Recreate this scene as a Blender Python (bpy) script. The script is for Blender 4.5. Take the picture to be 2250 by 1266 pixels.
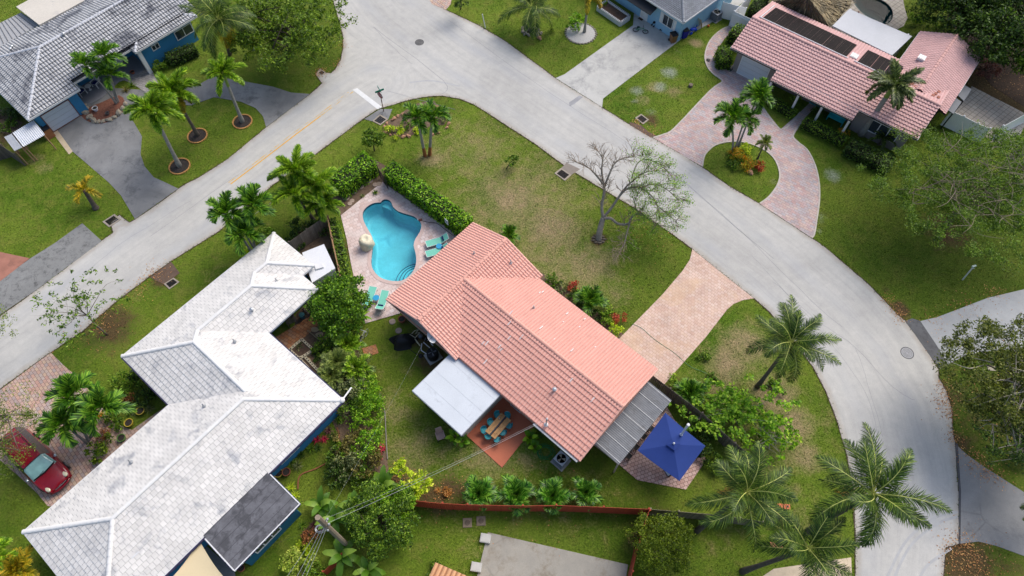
import bpy, bmesh, math, random
import numpy as np
from mathutils import Vector, Matrix
from mathutils.geometry import tessellate_polygon
R = math.radians
random.seed(7); rng = np.random.default_rng(11)
for o in list(bpy.data.objects): bpy.data.objects.remove(o)
scene = bpy.context.scene
COL = scene.collection
# ------------------------------------------------------------ camera: a drone 47 m up, looking 60.5 degrees down
FPX, TH, ROLL, HCAM = 1500.0, R(60.5), R(0.5), 47.0
c_, s_ = math.cos(TH), math.sin(TH)
FW = Vector((0, c_, -s_)); RT = Vector((1, 0, 0)); UP = Vector((0, s_, c_))
R2 = RT*math.cos(ROLL)+UP*math.sin(ROLL); U2 = -RT*math.sin(ROLL)+UP*math.cos(ROLL)
cam_d = bpy.data.cameras.new('camera'); cam = bpy.data.objects.new('camera', cam_d); COL.objects.link(cam)
cam.matrix_world = Matrix(((R2.x, U2.x, -FW.x, 0), (R2.y, U2.y, -FW.y, 0), (R2.z, U2.z, -FW.z, HCAM), (0, 0, 0, 1)))
cam_d.sensor_width = 36; cam_d.lens = 24; cam_d.clip_end = 2000
scene.camera = cam
# ------------------------------------------------------------ sky, sun, exposure
SUN_EL, SUN_AZ = 50, 42      # azimuth: degrees from +Y towards +X
w = bpy.data.worlds.new('World'); scene.world = w; w.use_nodes = True
nt = w.node_tree; nt.nodes.clear()
sky = nt.nodes.new('ShaderNodeTexSky'); sky.sky_type = 'NISHITA'; sky.sun_disc = False
sky.sun_elevation = R(SUN_EL); sky.sun_rotation = R(SUN_AZ); sky.air_density = 1.0; sky.dust_density = 3.0; sky.ozone_density = 1.0
bg = nt.nodes.new('ShaderNodeBackground'); bg.inputs[1].default_value = 0.15
wo = nt.nodes.new('ShaderNodeOutputWorld'); nt.links.new(sky.outputs[0], bg.inputs[0]); nt.links.new(bg.outputs[0], wo.inputs[0])
sd = bpy.data.lights.new('sun', 'SUN'); sd.energy = 2.1; sd.angle = R(38); sd.color = (1, .955, .89)
sun = bpy.data.objects.new('sun', sd); COL.objects.link(sun)
sv = Vector((math.sin(R(SUN_AZ))*math.cos(R(SUN_EL)), math.cos(R(SUN_AZ))*math.cos(R(SUN_EL)), math.sin(R(SUN_EL))))
sun.rotation_euler = sv.to_track_quat('Z', 'Y').to_euler(); sun.location = sv*80
scene.view_settings.view_transform = 'Standard'; scene.view_settings.look = 'None'
scene.view_settings.exposure = 0.46; scene.view_settings.gamma = 1
scene.render.resolution_x = 1024; scene.render.resolution_y = 576

# ------------------------------------------------------------ helpers
def P(px, py, z=0.0):
    """ground position (height z) of a point surveyed on the 2250 x 1266 aerial"""
    d = R2*((px-1125)/FPX)-U2*((py-633)/FPX)+FW
    k = (HCAM-z)/-d.z
    return Vector((d.x*k, d.y*k, z))
def P2(px, py, z=0): p = P(px, py, z); return (p.x, p.y)
def hgt(b, t):
    """height at which the survey point t stands over the foot b"""
    B = P(*b); return min(((P(t[0], t[1], z/10)-B-Vector((0, 0, z/10))).length, z/10) for z in range(1, 160))[1]
def lin(c): return tuple(((v/255)/12.92 if v/255 <= .04045 else ((v/255+.055)/1.055)**2.4) for v in c)
GAIN = 1.45
def C(r, g, b): return tuple(min(.82, v/GAIN) for v in lin((r, g, b)))

MATS = {}
def newmat(name):
    m = bpy.data.materials.new(name); m.use_nodes = True; n = m.node_tree; n.nodes.clear()
    out = n.nodes.new('ShaderNodeOutputMaterial'); b = n.nodes.new('ShaderNodeBsdfPrincipled')
    n.links.new(b.outputs[0], out.inputs[0]); return m, n, b, out
def nod(n, t, **k):
    x = n.nodes.new(t)
    for a, v in k.items():
        if a.startswith('i_'):
            key = a[2:]; key = int(key) if key.isdigit() else key.replace('_', ' ')
            x.inputs[key].default_value = v
        else: setattr(x, a, v)
    return x
def noise(n, vec, scale, detail=4, rough=.55, dist=0):
    x = nod(n, 'ShaderNodeTexNoise', i_Scale=scale, i_Detail=detail, i_Roughness=rough, i_Distortion=dist); n.links.new(vec, x.inputs['Vector']); return x.outputs['Fac']
def ramp(n, fac, stops):
    x = n.nodes.new('ShaderNodeValToRGB'); e = x.color_ramp.elements
    while len(e) < len(stops): e.new(.5)
    for i, (p, c) in enumerate(stops):
        e[i].position = p; e[i].color = (*c, 1) if len(c) == 3 else c
    n.links.new(fac, x.inputs[0]); return x.outputs[0]
def mix(n, fac, a, b, mode='MIX'):
    x = n.nodes.new('ShaderNodeMix'); x.data_type = 'RGBA'; x.blend_type = mode
    for s, v in ((x.inputs['Factor'], fac), (x.inputs['A'], a), (x.inputs['B'], b)):
        if isinstance(v, (int, float)): s.default_value = v
        elif isinstance(v, tuple): s.default_value = (*v, 1) if len(v) == 3 else v
        else: n.links.new(v, s)
    return x.outputs['Result']
def mth(n, op, a, b=0.0, clamp=False):
    x = n.nodes.new('ShaderNodeMath'); x.operation = op; x.use_clamp = clamp
    for s, v in ((x.inputs[0], a), (x.inputs[1], b)):
        if isinstance(v, (int, float)): s.default_value = v
        else: n.links.new(v, s)
    return x.outputs[0]
def coord(n): return nod(n, 'ShaderNodeTexCoord').outputs['Object']
def bump(n, b, h, dist=.02, st=.6):
    x = nod(n, 'ShaderNodeBump', i_Strength=st, i_Distance=dist); n.links.new(h, x.inputs['Height']); n.links.new(x.outputs[0], b.inputs['Normal'])
def sc(c, k): return tuple(min(1, v*k) for v in c)
def M(name, col, rough=.7, var=.14, scale=2.0, bmp=.0, bscale=25, metal=0, spec=.3, stain=None, island=0.0, fine=.06):
    """plain procedural surface: base colour, soft mottling, fine grain, optional stains and per-piece variation"""
    if name in MATS: return MATS[name]
    m, n, b, out = newmat(name); co = coord(n)
    f = noise(n, co, scale, 5, .6)
    c = ramp(n, f, [(.3, sc(col, 1-var)), (.7, sc(col, 1+var))])
    g = noise(n, co, scale*22, 3, .7)
    c = mix(n, 1.0, c, ramp(n, g, [(.25, (1-fine*2,)*3), (.75, (1+fine*2,)*3)]), 'MULTIPLY')
    if stain:
        s = noise(n, co, stain[1], 6, .65, .6)
        k = ramp(n, s, [(stain[2], (0, 0, 0)), (min(.99, stain[2]+.14), (1, 1, 1))])
        c = mix(n, k, c, stain[0])
    if island:
        ge = nod(n, 'ShaderNodeNewGeometry'); r = ge.outputs['Random Per Island']
        c = mix(n, 1.0, c, ramp(n, r, [(0, (1-island,)*3), (1, (1+island,)*3)]), 'MULTIPLY')
    n.links.new(c, b.inputs['Base Color']); b.inputs['Roughness'].default_value = rough; b.inputs['Metallic'].default_value = metal
    b.inputs['Specular IOR Level'].default_value = spec
    if bmp: bump(n, b, noise(n, co, bscale, 4, .65), bmp, .8)
    MATS[name] = m; return m
def LEAF(name, c1, c2, c3=None, trans=.35, rough=.55):
    """foliage: colour differs leaf by leaf (dark, mid, light) plus some light through the blade"""
    if name in MATS: return MATS[name]
    m, n, b, out = newmat(name); ge = nod(n, 'ShaderNodeNewGeometry')
    k = (1.6, 1.5, 1.15); q = lambda c: tuple(min(.8, a*b_) for a, b_ in zip(c, k)); st = [(0, q(c1)), (.55, q(c2)), (1, q(c3 or sc(c2, 1.5)))]
    c = ramp(n, ge.outputs['Random Per Island'], st)
    f = noise(n, coord(n), 1.1, 3, .6)
    c = mix(n, 1.0, c, ramp(n, f, [(.3, (.68, .72, .75)), (.7, (1.3, 1.24, 1.1))]), 'MULTIPLY')
    n.links.new(c, b.inputs['Base Color']); b.inputs['Roughness'].default_value = rough; b.inputs['Specular IOR Level'].default_value = .35
    t = n.nodes.new('ShaderNodeBsdfTranslucent'); n.links.new(mix(n, 1.0, c, (1.2, 1.25, .6), 'MULTIPLY'), t.inputs[0])
    x = nod(n, 'ShaderNodeMixShader', i_0=trans); n.links.new(b.outputs[0], x.inputs[1]); n.links.new(t.outputs[0], x.inputs[2]); n.links.new(x.outputs[0], out.inputs[0])
    MATS[name] = m; return m

class MB:
    """collects faces, then links them as one mesh object"""
    def __init__(s): s.v = []; s.f = []; s.np = []
    def add(s, vs, fs):
        k = len(s.v); s.v += [tuple(p) for p in vs]; s.f += [tuple(i+k for i in f) for f in fs]; return s
    def arr(s, V, F): s.np.append((V, F)); return s
    def box(s, a, b, rz=0, piv=None):
        x0, y0, z0 = a; x1, y1, z1 = b
        vs = [(x0, y0, z0), (x1, y0, z0), (x1, y1, z0), (x0, y1, z0), (x0, y0, z1), (x1, y0, z1), (x1, y1, z1), (x0, y1, z1)]
        if rz:
            px, py = piv or ((x0+x1)/2, (y0+y1)/2); c, q = math.cos(rz), math.sin(rz)
            vs = [(px+(x-px)*c-(y-py)*q, py+(x-px)*q+(y-py)*c, z) for x, y, z in vs]
        return s.add(vs, [(0, 3, 2, 1), (4, 5, 6, 7), (0, 1, 5, 4), (1, 2, 6, 5), (2, 3, 7, 6), (3, 0, 4, 7)])
    def beam(s, p, q, wd, ht, up=(0, 0, 1)):
        p = Vector(p); q = Vector(q); d = (q-p).normalized(); side = d.cross(Vector(up))
        if side.length < 1e-4: side = d.cross(Vector((0, 1, 0)))
        side.normalize(); u = side.cross(d).normalized(); a = side*wd/2; b = u*ht/2
        vs = [p-a-b, p+a-b, p+a+b, p-a+b, q-a-b, q+a-b, q+a+b, q-a+b]
        return s.add(vs, [(0, 1, 2, 3), (7, 6, 5, 4), (0, 4, 5, 1), (1, 5, 6, 2), (2, 6, 7, 3), (3, 7, 4, 0)])
    def prism(s, pts, z0, z1, cap=True):
        """pts 2D counter-clockwise or not; any simple polygon"""
        n = len(pts); ar = sum(pts[i][0]*pts[(i+1) % n][1]-pts[(i+1) % n][0]*pts[i][1] for i in range(n))
        if ar < 0: pts = pts[::-1]
        vs = [(p[0], p[1], z0) for p in pts]+[(p[0], p[1], z1) for p in pts]
        fs = [(i, (i+1) % n, n+(i+1) % n, n+i) for i in range(n)]
        if cap: fs += [tuple(range(n, 2*n)), tuple(range(n-1, -1, -1))]
        return s.add(vs, fs)
    def tube(s, pts, rad, n=8, cap=True):
        pts = [Vector(p) for p in pts]; m = len(pts)
        if isinstance(rad, (int, float)): rad = [rad]*m
        vs = []; ref = None
        for i, p in enumerate(pts):
            d = (pts[min(i+1, m-1)]-pts[max(i-1, 0)]); d = d.normalized() if d.length else Vector((0, 0, 1))
            if ref is None: ref = Vector((1, 0, 0)) if abs(d.x) < .8 else Vector((0, 1, 0))
            a = (ref-d*ref.dot(d)).normalized(); b = d.cross(a); ref = a
            vs += [p+(a*math.cos(2*math.pi*k/n)+b*math.sin(2*math.pi*k/n))*rad[i] for k in range(n)]
        fs = [(i*n+k, i*n+(k+1) % n, (i+1)*n+(k+1) % n, (i+1)*n+k) for i in range(m-1) for k in range(n)]
        if cap: fs += [tuple(range(n-1, -1, -1)), tuple((m-1)*n+k for k in range(n))]
        return s.add(vs, fs)
    def lathe(s, prof, c=(0, 0, 0), n=20):
        """prof: (radius, height) list"""
        m = len(prof); vs = [(c[0]+r*math.cos(2*math.pi*k/n), c[1]+r*math.sin(2*math.pi*k/n), c[2]+z) for r, z in prof for k in range(n)]
        fs = [(i*n+k, i*n+(k+1) % n, (i+1)*n+(k+1) % n, (i+1)*n+k) for i in range(m-1) for k in range(n)]
        if prof[0][0] > 1e-4: fs.append(tuple(range(n-1, -1, -1)))
        if prof[-1][0] > 1e-4: fs.append(tuple((m-1)*n+k for k in range(n)))
        return s.add(vs, fs)
    def blob(s, c, r, seed=0, amp=.18, n=10, m=7):
        """uneven boulder"""
        g = random.Random(seed); vs = []; ph = [g.uniform(0, 6) for _ in range(6)]
        for i in range(m+1):
            t = math.pi*i/m
            for k in range(n):
                a = 2*math.pi*k/n
                q = 1+amp*(math.sin(a*2+ph[0]+t*2)+math.sin(a*3+ph[1])*math.sin(t*2+ph[2])+.6*math.sin(t*4+ph[3]+a))*math.sin(t)+g.uniform(-amp, amp)*.25*math.sin(t)
                vs.append((c[0]+r[0]*q*math.sin(t)*math.cos(a), c[1]+r[1]*q*math.sin(t)*math.sin(a), c[2]+r[2]*q*math.cos(t)))
        return s.add(vs, [(i*n+k, (i+1)*n+k, (i+1)*n+(k+1) % n, i*n+(k+1) % n) for i in range(m) for k in range(n)])
    def sheet(s, pts, z, holes=()):
        """flat sheet from an outline of 2D points, with optional holes"""
        loops = [[Vector((p[0], p[1], 0)) for p in pts]]+[[Vector((p[0], p[1], 0)) for p in h] for h in holes]
        allp = [p for l in loops for p in l]; tris = tessellate_polygon(loops); fs = []
        for t in tris:
            a, b, c = (allp[i] for i in t)
            fs.append(t if (b-a).cross(c-a).z > 0 else t[::-1])
        return s.add([(p.x, p.y, z) for p in allp], fs)
    def build(s, name, mat, parent=None, smooth=False, off=None, label=None, weld=False):
        me = bpy.data.meshes.new(name)
        V = np.array(s.v, dtype=np.float64).reshape(-1, 3); fl = list(s.f); ofs = len(V)
        if s.np:
            VV = [V]; FF = []
            for (v, f) in s.np: VV.append(v); FF.append(f+ofs); ofs += len(v)
            V = np.concatenate(VV)
        if off is not None: V = V-np.array(off)[None, :]
        if s.np:
            cnt = [len(f) for f in fl]; loops = [i for f in fl for i in f]
            for f in FF: cnt += [f.shape[1]]*len(f)
            L = np.concatenate([np.array(loops, dtype=np.int64)]+[f.ravel() for f in FF]).astype(np.int32)
            cnt = np.array(cnt, dtype=np.int32); st = np.concatenate([[0], np.cumsum(cnt)[:-1]]).astype(np.int32)
            me.vertices.add(len(V)); me.vertices.foreach_set('co', V.ravel())
            me.loops.add(len(L)); me.loops.foreach_set('vertex_index', L)
            me.polygons.add(len(cnt)); me.polygons.foreach_set('loop_start', st); me.polygons.foreach_set('loop_total', cnt)
            me.update(calc_edges=True)
        else: me.from_pydata([tuple(p) for p in V], [], fl)
        if weld:
            b = bmesh.new(); b.from_mesh(me); bmesh.ops.remove_doubles(b, verts=b.verts, dist=1e-4); b.to_mesh(me); b.free()
        if smooth: me.polygons.foreach_set('use_smooth', [True]*len(me.polygons))
        if mat: me.materials.append(mat)
        me.update(); o = bpy.data.objects.new(name, me); COL.objects.link(o)
        if parent: o.parent = parent
        if label: o['label'] = label
        return o
def tag(o, label=None, cat=None, group=None, kind=None):
    if label: o['label'] = label
    if cat: o['category'] = cat
    if group: o['group'] = group
    if kind: o['kind'] = kind
    return o
def thing(name, label, cat, loc=(0, 0, 0), rz=0, group=None):
    o = bpy.data.objects.new(name, None); COL.objects.link(o); o.location = loc; o.rotation_euler = (0, 0, rz)
    o.empty_display_size = .3
    return tag(o, label, cat, group)
def single(mb, name, mat, label, cat, loc=None, group=None, smooth=False, kind=None):
    """a thing that is one mesh; its origin at loc"""
    o = mb.build(name, mat, None, smooth, off=loc)
    if loc is not None: o.location = loc
    return tag(o, label, cat, group, kind)
def structure(mb, name, mat): return tag(mb.build(name, mat), kind='structure')
def dup(o, loc, rz=0, label=None, group=None, scale=None):
    r = o.copy(); COL.objects.link(r); r.location = loc; r.rotation_euler = (0, 0, rz)
    if label: r['label'] = label
    if group: r['group'] = group
    if scale: r.scale = (scale,)*3
    for ch in list(o.children):
        c = ch.copy(); COL.objects.link(c); c.parent = r
        for g in list(ch.children):
            d = g.copy(); COL.objects.link(d); d.parent = c
    return r
def smooth_loop(pts, n=6, closed=True):
    """Catmull-Rom through 2D points"""
    out = []; m = len(pts)
    for i in range(m if closed else m-1):
        g = lambda k: pts[k % m] if closed else pts[max(0, min(m-1, k))]
        p0, p1, p2, p3 = g(i-1), g(i), g(i+1), g(i+2)
        for j in range(n):
            t = j/n
            out.append(tuple(.5*((2*p1[a])+(-p0[a]+p2[a])*t+(2*p0[a]-5*p1[a]+4*p2[a]-p3[a])*t*t+(-p0[a]+3*p1[a]-3*p2[a]+p3[a])*t**3) for a in range(len(p1))))
    if not closed: out.append(tuple(pts[-1]))
    return out
def G(pts, z=0): return [P2(x, y, z) for x, y in pts]
def Gs(pts, n=4, closed=True): return smooth_loop(G(pts), n, closed)
# ============================================================ THE SETTING: lawns, roads, driveways
EXCL = []
def inpoly(X, Y, poly):
    r = np.zeros(X.shape, bool); n = len(poly)
    for i in range(n):
        x1, y1 = poly[i]; x2, y2 = poly[(i+1) % n]
        if y1 == y2: continue
        c = ((y1 > Y) != (y2 > Y)) & (X < (x2-x1)*(Y-y1)/(y2-y1)+x1); r ^= c
    return r
# where the lawn is: (px, py, radius m, strength): dry, soil, pale weeds, darker grass with tree and cloud shade painted in
DRY = [(1150, 450, 8.5, .58), (1040, 330, 6, .48), (1230, 590, 6, .58), (1000, 1020, 6.5, .38), (1180, 1070, 5, .34), (870, 850, 4, .26), (1690, 930, 6, .45), (1620, 780, 4.5, .4), (1740, 1130, 4, .35), (720, 290, 4, .3), (620, 500, 3, .2), (470, 620, 3, .2), (300, 660, 3, .25), (1620, 1190, 4, .25), (1040, 1190, 4, .22), (1130, 440, 3.6, .75), (1210, 500, 3.2, .8), (1090, 400, 2.6, .6), (1180, 400, 2, .5), (1290, 590, 3.2, .7), (1160, 560, 2.4, .6), (1350, 640, 2.0, .5), (1240, 560, 3, .55),
       (1000, 330, 3, .4), (1000, 290, 3, .25), (950, 350, 1.4, .8), (1640, 760, 2.2, .8), (1600, 800, 2, .8), (1570, 860, 2.4, .6), (1700, 870, 2, .9), (1740, 930, 2, .8), (1770, 1000, 1.6, .7), (1700, 1010, 2, .5),
       (1740, 1080, 1.6, .4), (860, 900, 2.2, .5), (900, 1000, 3.4, .5), (1080, 1000, 2.5, .6), (1000, 980, 3, .4), (1300, 1060, 3, .3), (1150, 1010, 2, .5), (1250, 1100, 2.4, .4), (850, 800, 2, .25), (1480, 200, 1.2, .5),
       (1440, 190, 1, .7), (1410, 220, 1, .6), (1530, 95, .8, .9), (100, 370, 1, .5), (80, 350, .8, .6), (600, 620, 1, .3), (1160, 620, 2.2, .4), (480, 620, 3, .3), (1050, 1200, 3, .3), (1300, 1140, 3, .3), (1600, 1180, 3, .3), (700, 300, 2, .3), (850, 260, 1.6, .3)]
SOIL = [(240, 720, 2.4, .8), (200, 690, 2, .6), (360, 610, 1.1, 1), (470, 560, 1.0, .3), (410, 560, 1.5, .35), (1980, 680, 1.0, .8), (2090, 870, 1.6, .6), (2110, 980, 1.5, .7), (2120, 1230, 2.4, .9), (2200, 1250, 3, .5),
        (985, 1085, 1.6, .8), (1090, 1095, 1.4, .5), (1200, 1095, 1.4, .5), (950, 1085, 1.4, .8), (870, 1050, 1.5, .7), (860, 1110, 1.5, .6), (1315, 525, .7, 1.2), (2080, 510, 2.4, .8), (1600, 205, .5, 0), (905, 690, 1.6, .7), (930, 740, 1.6, .8), (950, 790, 1.4, .9),
        (990, 820, 1.3, .5), (2100, 100, 2, .8), (2200, 180, 6, 1.0), (1430, 265, 1.0, .7), (1170, 90, 1.2, .5), (30, 300, 3, .7), (680, 500, 2.5, .3), (720, 560, 2, 1), (690, 520, 1.8, .8), (650, 560, 1, .7), (1260, 1010, 1.2, .5), (1440, 1150, 2.4, .5), (1500, 1170, 2, .4), (2200, 900, 7, .45),
        (1310, 590, 1, 0), (945, 345, .5, .8), (1330, 1000, 1.5, .3), (1480, 860, 1.6, .5), (960, 240, 2.4, .5), (720, 165, 1, .3), (1950, 640, .8, .5), (1110, 260, 0.5, 0)]
PALE = [(1450, 190, .9, .9), (1400, 200, .9, .8), (1470, 160, 1.1, .9), (1490, 115, 1.0, .5), (1430, 245, .9, .6), (1395, 222, .6, .7), (1060, 60, 1.3, .5), (1250, 60, 1.2, .4), (1320, 50, 1, .4), (1830, 385, 1.0, .9), (1855, 425, .8, .4),
        (1805, 480, .8, .6), (1800, 510, .6, .6), (1780, 320, .9, .4), (1600, 380, .8, .3), (1700, 400, .6, .5), (1240, 70, 1, .3), (1550, 350, .9, .3)]
LUSH_SHADE = [(1900, 500, 6, .55), (1950, 560, 6, .6), (2150, 600, 8, .7), (2000, 450, 7, .6), (2000, 640, 4, .5), (2180, 900, 9, .7), (1450, 600, 3.5, .45), (1380, 680, 2.5, .4), (1100, 270, 2, .35), (1200, 350, 2, .4), (1260, 400, 2, .4), (1330, 460, 2, .35), (1430, 530, 2.4, .45),
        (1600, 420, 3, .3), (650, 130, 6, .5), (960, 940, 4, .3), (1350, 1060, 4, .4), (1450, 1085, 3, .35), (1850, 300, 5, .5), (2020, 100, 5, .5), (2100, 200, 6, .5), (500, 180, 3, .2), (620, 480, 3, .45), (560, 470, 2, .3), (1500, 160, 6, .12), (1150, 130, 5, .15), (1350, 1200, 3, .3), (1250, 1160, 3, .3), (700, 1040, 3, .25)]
_cache = [[(P(a, b).x, P(a, b).y, r, s) for a, b, r, s in L] for L in (DRY, SOIL, PALE, LUSH_SHADE)]
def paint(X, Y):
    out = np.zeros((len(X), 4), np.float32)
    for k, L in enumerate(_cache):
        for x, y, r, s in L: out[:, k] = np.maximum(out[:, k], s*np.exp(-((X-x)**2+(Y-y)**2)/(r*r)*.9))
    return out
def lawn_mat():
    m, n, b, out = newmat('lawn'); ge = nod(n, 'ShaderNodeNewGeometry').outputs['Position']
    at = nod(n, 'ShaderNodeAttribute', attribute_name='ground'); sp = n.nodes.new('ShaderNodeSeparateColor'); n.links.new(at.outputs['Color'], sp.inputs[0])
    big = noise(n, ge, .16, 4, .6); mid = noise(n, ge, .9, 5, .65, .4); fine = noise(n, ge, 7, 4, .75); vf = noise(n, ge, 30, 2, .8)
    c = ramp(n, big, [(.3, C(90, 124, 28)), (.7, C(136, 156, 54))])
    c = mix(n, ramp(n, mid, [(.46, (0, 0, 0)), (.7, (.75, .75, .75))]), c, C(142, 146, 66))
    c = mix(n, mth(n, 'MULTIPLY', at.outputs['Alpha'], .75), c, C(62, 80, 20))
    def mask(ch, wob, lo=.42, hi=.72):
        v = mth(n, 'ADD', ch, mth(n, 'MULTIPLY', mth(n, 'SUBTRACT', wob, .5), 1.5)); return ramp(n, v, [(lo, (0, 0, 0)), (hi, (1, 1, 1))])
    fm = mth(n, 'ADD', mth(n, 'MULTIPLY', mid, .5), mth(n, 'MULTIPLY', fine, .5))
    c = mix(n, mth(n, 'MULTIPLY', mask(sp.outputs[0], fm, .3, .85), .9), c, C(186, 162, 128))
    c = mix(n, mask(sp.outputs[2], fm, .45, .95), c, C(168, 178, 158))
    c = mix(n, mth(n, 'MULTIPLY', mask(sp.outputs[1], fm, .35, .7), .9), c, C(104, 80, 60))
    c = mix(n, 1.0, c, ramp(n, fine, [(.26, (.52, .56, .5)), (.5, (1, 1, 1)), (.76, (1.5, 1.45, 1.35))]), 'MULTIPLY')
    c = mix(n, 1.0, c, ramp(n, vf, [(.25, (.7, .72, .7)), (.75, (1.32, 1.3, 1.25))]), 'MULTIPLY')
    n.links.new(c, b.inputs['Base Color']); b.inputs['Roughness'].default_value = .9; b.inputs['Specular IOR Level'].default_value = .15
    bump(n, b, mth(n, 'ADD', fine, vf), .09, .9); return m
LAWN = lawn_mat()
# ---------- outlines surveyed on the aerial
POOL = Gs([(835.7, 445.5), (822, 447), (809, 453.5), (799.7, 463), (797, 473.5), (799.7, 487), (807.7, 503), (817, 519), (820, 532), (818.3, 551), (816, 569.7), (817, 585.7), (823, 597.7), (833, 608.4), (846.4, 615), (865, 618.5), (883.8, 617.2), (899.8, 607),
           (910.5, 592.4), (914.8, 575), (913, 556), (909, 540), (913, 525.6), (922.5, 511), (926, 497.6), (922.5, 487), (910.5, 477), (894.5, 471.7), (875.8, 465.5), (863.8, 455.4), (860.5, 446.3), (854.4, 440.5), (845.9, 438.9), (838.9, 442)], 2)
POOL2 = Gs([(1868, -30), (1872, 0), (1885, 20), (1905, 38), (1930, 52), (1950, 53), (1961, 40), (1960, 22), (1945, 5), (1915, -10), (1900, -30)], 3)
ROAD = G([(731, 0), (747, 53), (753, 77), (754, 101), (749, 131), (737, 152), (727, 161), (716, 160), (703, 150), (693, 163), (698, 171), (707, 183), (694, 196), (681, 207), (585, 280), (500, 350), (440, 388), (400, 409), (392, 415), (345, 450), (297, 482), (285, 489), (262, 472), (243, 490), (248, 512), (225, 528),
          (80, 638), (0, 695), (-120, 780), (-120, 960), (0, 856), (60, 812), (112, 775), (180, 730), (250, 668), (320, 615), (375, 575), (480, 510), (600, 407), (700, 335), (790, 268), (817, 249), (832, 240), (850, 235), (893, 222), (930, 214), (970, 211), (1010, 218),
          (1040, 230), (1070, 248), (1100, 268), (1180, 320), (1240, 365), (1300, 402), (1390, 455), (1480, 517), (1521, 548), (1585, 600), (1656, 656), (1688, 684), (1735, 738), (1785, 806), (1815, 862), (1840, 930), (1860, 1000), (1873, 1080), (1878, 1160), (1879, 1266),
          (1879, 1400), (2073, 1400), (2073, 1266), (2078, 1205), (2108, 1195), (2106, 1080), (2099, 976), (2093, 940), (2092, 900), (2080, 860), (2063, 830), (2062, 811), (2040, 775), (2012, 735), (1990, 706), (1970, 690), (1940, 657), (1905, 622), (1850, 575), (1815, 545), (1783, 523),
          (1669, 448), (1600, 408), (1543, 367), (1490, 335), (1435, 303), (1380, 272), (1323, 236), (1221, 172), (1110, 90), (1050, 55), (980, 22), (925, -20), (905, -60), (700, -60)])
def grid(x0, x1, y0, y1, d):
    nx = int((x1-x0)/d)+1; ny = int((y1-y0)/d)+1
    X, Y = np.meshgrid(np.linspace(x0, x1, nx), np.linspace(y0, y1, ny)); X = X.ravel(); Y = Y.ravel()
    i = np.arange(nx-1); j = np.arange(ny-1); I, J = np.meshgrid(i, j); k = (J*nx+I).ravel()
    return X, Y, np.stack([k, k+1, k+nx+1, k+nx], 1)
def big(poly, s=.25):
    cx = sum(p[0] for p in poly)/len(poly); cy = sum(p[1] for p in poly)/len(poly)
    return poly
X, Y, F = grid(-76, 76, -4, 84, .4)
cx = X[F].mean(1); cy = Y[F].mean(1); keep = np.ones(len(F), bool)
for pl in (POOL, POOL2):
    bx = np.zeros(len(F), bool)
    for dx in (-.25, 0, .25):
        for dy in (-.25, 0, .25): bx |= inpoly(cx+dx, cy+dy, pl)
    keep &= ~bx
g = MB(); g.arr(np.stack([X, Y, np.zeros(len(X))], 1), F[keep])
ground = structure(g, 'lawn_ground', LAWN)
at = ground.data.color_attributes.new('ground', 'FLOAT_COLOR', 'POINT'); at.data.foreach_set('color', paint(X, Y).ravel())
g = MB()
for a, b_ in (((-400, -300), (-76, 400)), ((76, -300), (400, 400)), ((-76, 84), (76, 400)), ((-76, -300), (76, -4))): g.box((a[0], a[1], -.5), (b_[0], b_[1], 0))
structure(g, 'outer_ground', M('outer_grass', C(80, 98, 40), .9, .3, .3))

# ---------- surface materials
def asphalt(name, col, streak=.12, dark=None, cracks=0):
    m, n, b, out = newmat(name); co = coord(n)
    f1 = noise(n, co, .12, 5, .6, .8); f2 = noise(n, co, 1.2, 6, .7, .4); f3 = noise(n, co, 26, 2, .8)
    c = ramp(n, f1, [(.3, sc(col, 1-streak*1.3)), (.52, col), (.72, sc(col, 1+streak*.8))])
    c = mix(n, 1.0, c, ramp(n, f2, [(.25, (.88, .89, .9)), (.7, (1.07, 1.07, 1.06))]), 'MULTIPLY')
    c = mix(n, 1.0, c, ramp(n, f3, [(.2, (.84, .84, .85)), (.8, (1.13, 1.13, 1.12))]), 'MULTIPLY')
    if dark:
        k = noise(n, co, dark[1], 8, .78, .25); c = mix(n, ramp(n, k, [(dark[2], (0, 0, 0)), (dark[2]+.18, (.85, .85, .85))]), c, dark[0])
    if cracks:
        v = nod(n, 'ShaderNodeTexVoronoi', feature='DISTANCE_TO_EDGE', i_Scale=cracks)
        w_ = mix(n, .12, co, noise(n, co, 2.0, 4, .6)); n.links.new(w_, v.inputs['Vector'])
        k = ramp(n, v.outputs['Distance'], [(0, (1, 1, 1)), (.02, (0, 0, 0))]); g2 = ramp(n, noise(n, co, .5, 2), [(.45, (0, 0, 0)), (.6, (.55, .55, .55))])
        c = mix(n, mix(n, 1.0, k, g2, 'MULTIPLY'), c, sc(col, .5))
    n.links.new(c, b.inputs['Base Color']); b.inputs['Roughness'].default_value = .88; b.inputs['Specular IOR Level'].default_value = .25
    bump(n, b, f3, .006, .5); return m
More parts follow.
